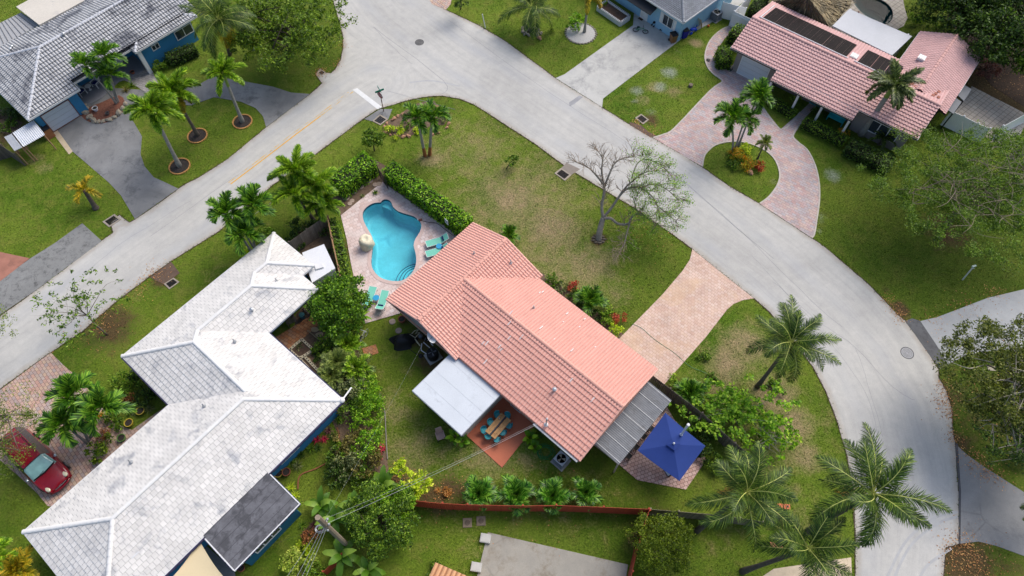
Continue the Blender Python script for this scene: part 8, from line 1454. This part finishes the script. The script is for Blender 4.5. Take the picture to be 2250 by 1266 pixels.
# white tube spout at the corner of the white roof, bicycle in the garden strip
a = h2.W(7.75, -14.15, 0); t = thing('gutter_spout', 'white pipe spout sticking out from the corner of the white tiled roof', 'pipe', (a.x, a.y, 2.75)); q = P(772, 852, 2.4)-Vector((a.x, a.y, 2.75)); MB().tube([(0, 0, 0), tuple(q)], .06, 8).build('pipe', WHT, t); MB().lathe([(.2, -.05), (.22, .08), (.12, .2), (0, .22)], n=14).build('cap_tile', WC, t, smooth=True)
c = P(800, 748); t = thing('bicycle', 'white bicycle half hidden in the plants at the lawn edge', 'bicycle', c, R(70))
for x in (-.5, .5): MB().tube([(x+.32*math.cos(a), 0, .34+.32*math.sin(a)) for a in np.linspace(0, 6.283, 24)], .02, 6).build('tyre', M('tyre_grey', C(150, 150, 150), .6), t)
MB().tube([(-.5, 0, .34), (-.15, 0, .8), (.4, 0, .85), (.0, 0, .35), (-.15, 0, .8)], .022, 6).tube([(.5, 0, .34), (.4, 0, .85), (.36, 0, 1.0)], .02, 6).build('frame', WHT, t); MB().tube([(.34, -.25, 1.0), (.34, .25, 1.0)], .018, 6).build('handlebar', WHT, t); MB().box((-.3, -.07, .86), (-.06, .07, .92)).build('saddle', BLK, t)
# ============================================================ GRASS AND LITTER (uncountable)
N = 330000; X = rng.uniform(-56, 56, N); Y = rng.uniform(3, 64, N); ok = np.abs(X) < 31+(Y-3)*.4
for pl in EXCL: ok &= ~inpoly(X, Y, pl)
X = X[ok]; Y = Y[ok]; n = len(X); pc = paint(X, Y); keep = rng.uniform(0, 1, n) > pc[:, 1]*.8+pc[:, 0]*.3; X = X[keep]; Y = Y[keep]; n = len(X); a = rng.uniform(0, 6.283, n); l = rng.uniform(.05, .11, n); w_ = rng.uniform(.018, .036, n); tl = rng.uniform(0, .09, n); b_ = rng.uniform(0, 6.283, n)
V = np.stack([np.stack([X-w_*np.cos(a), Y-w_*np.sin(a), 0*X], 1), np.stack([X+w_*np.cos(a), Y+w_*np.sin(a), 0*X], 1), np.stack([X+tl*np.cos(b_), Y+tl*np.sin(b_), l], 1)], 1).reshape(-1, 3)
gr = MB().arr(V, np.arange(n*3).reshape(n, 3)).build('grass', LAWN); tag(gr, 'short lawn grass blades over all the gardens', 'grass', None, 'stuff')
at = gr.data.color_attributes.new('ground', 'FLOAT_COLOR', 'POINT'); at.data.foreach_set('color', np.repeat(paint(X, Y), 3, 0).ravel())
def litter(label, spots, mat, size=.05):
    P_ = []
    for x, y, r, n in spots: c = P(x, y); P_.append(np.stack([rng.normal(c.x, r, n), rng.normal(c.y, r, n), rng.uniform(.03, .07, n)], 1))
    tag(MB().arr(*leaf_faces(np.concatenate(P_), size, 2.5, .5)).build('fallen_leaves', mat), label, 'leaves', None, 'stuff')
litter('brown fallen leaves along the kerbs', [(2075, 850, .35, 120), (2072, 880, .35, 120), (2085, 910, .35, 100), (2098, 960, .35, 110), (2140, 1010, .6, 160), (2180, 1040, .6, 140), (2110, 1215, .7, 260), (2150, 1225, 1.0, 300), (2050, 700, .5, 60), (2120, 672, .5, 70), (2190, 645, .5, 70), (1975, 690, .4, 120), (1955, 665, .4, 90), (740, 140, .4, 60), (704, 160, .4, 180), (752, 100, .3, 50), (2200, 900, 2.2, 500), (2160, 700, 1.5, 90), (340, 605, .6, 160), (300, 640, .6, 70), (1430, 290, .5, 90), (1400, 270, .3, 60), (2200, 170, 2.5, 500), (980, 1090, 1.0, 120), (1180, 1100, 1.5, 120), (865, 1050, .5, 200), (1400, 520, 1.6, 90), (220, 720, 1.2, 160), (700, 900, 1.0, 90)], LEAF('leaf_litter', C(120, 80, 50), C(166, 116, 76), C(196, 160, 110), trans=.1))
EDG = []
def edge_tufts():
    out = []
    for loop in (ROAD,):
        for i in range(len(loop)):
            a, b = np.array(loop[i]), np.array(loop[(i+1) % len(loop)]); L = np.linalg.norm(b-a); n = int(L*26)
            if L > 14: continue
            t_ = rng.uniform(0, 1, (n, 1)); out.append(a+(b-a)*t_+rng.normal(0, .07, (n, 2)))
    return np.concatenate(out)
E2 = edge_tufts(); X, Y = E2[:, 0], E2[:, 1]; ok = np.ones(len(X), bool)
for pl in EXCL[:-1]:
    if pl is not ROAD: ok &= ~inpoly(X, Y, big(pl))
X = X[ok]; Y = Y[ok]; n = len(X); a = rng.uniform(0, 6.283, n); w_ = .035; tl = rng.uniform(0, .1, n); b_ = rng.uniform(0, 6.283, n); l = rng.uniform(.06, .12, n)
V = np.stack([np.stack([X-w_*np.cos(a), Y-w_*np.sin(a), 0*X], 1), np.stack([X+w_*np.cos(a), Y+w_*np.sin(a), 0*X], 1), np.stack([X+tl*np.cos(b_), Y+tl*np.sin(b_), l], 1)], 1).reshape(-1, 3)
gr = MB().arr(V, np.arange(n*3).reshape(n, 3)).build('kerb_grass', LAWN); tag(gr, 'ragged grass fringe along the road edges', 'grass', None, 'stuff')
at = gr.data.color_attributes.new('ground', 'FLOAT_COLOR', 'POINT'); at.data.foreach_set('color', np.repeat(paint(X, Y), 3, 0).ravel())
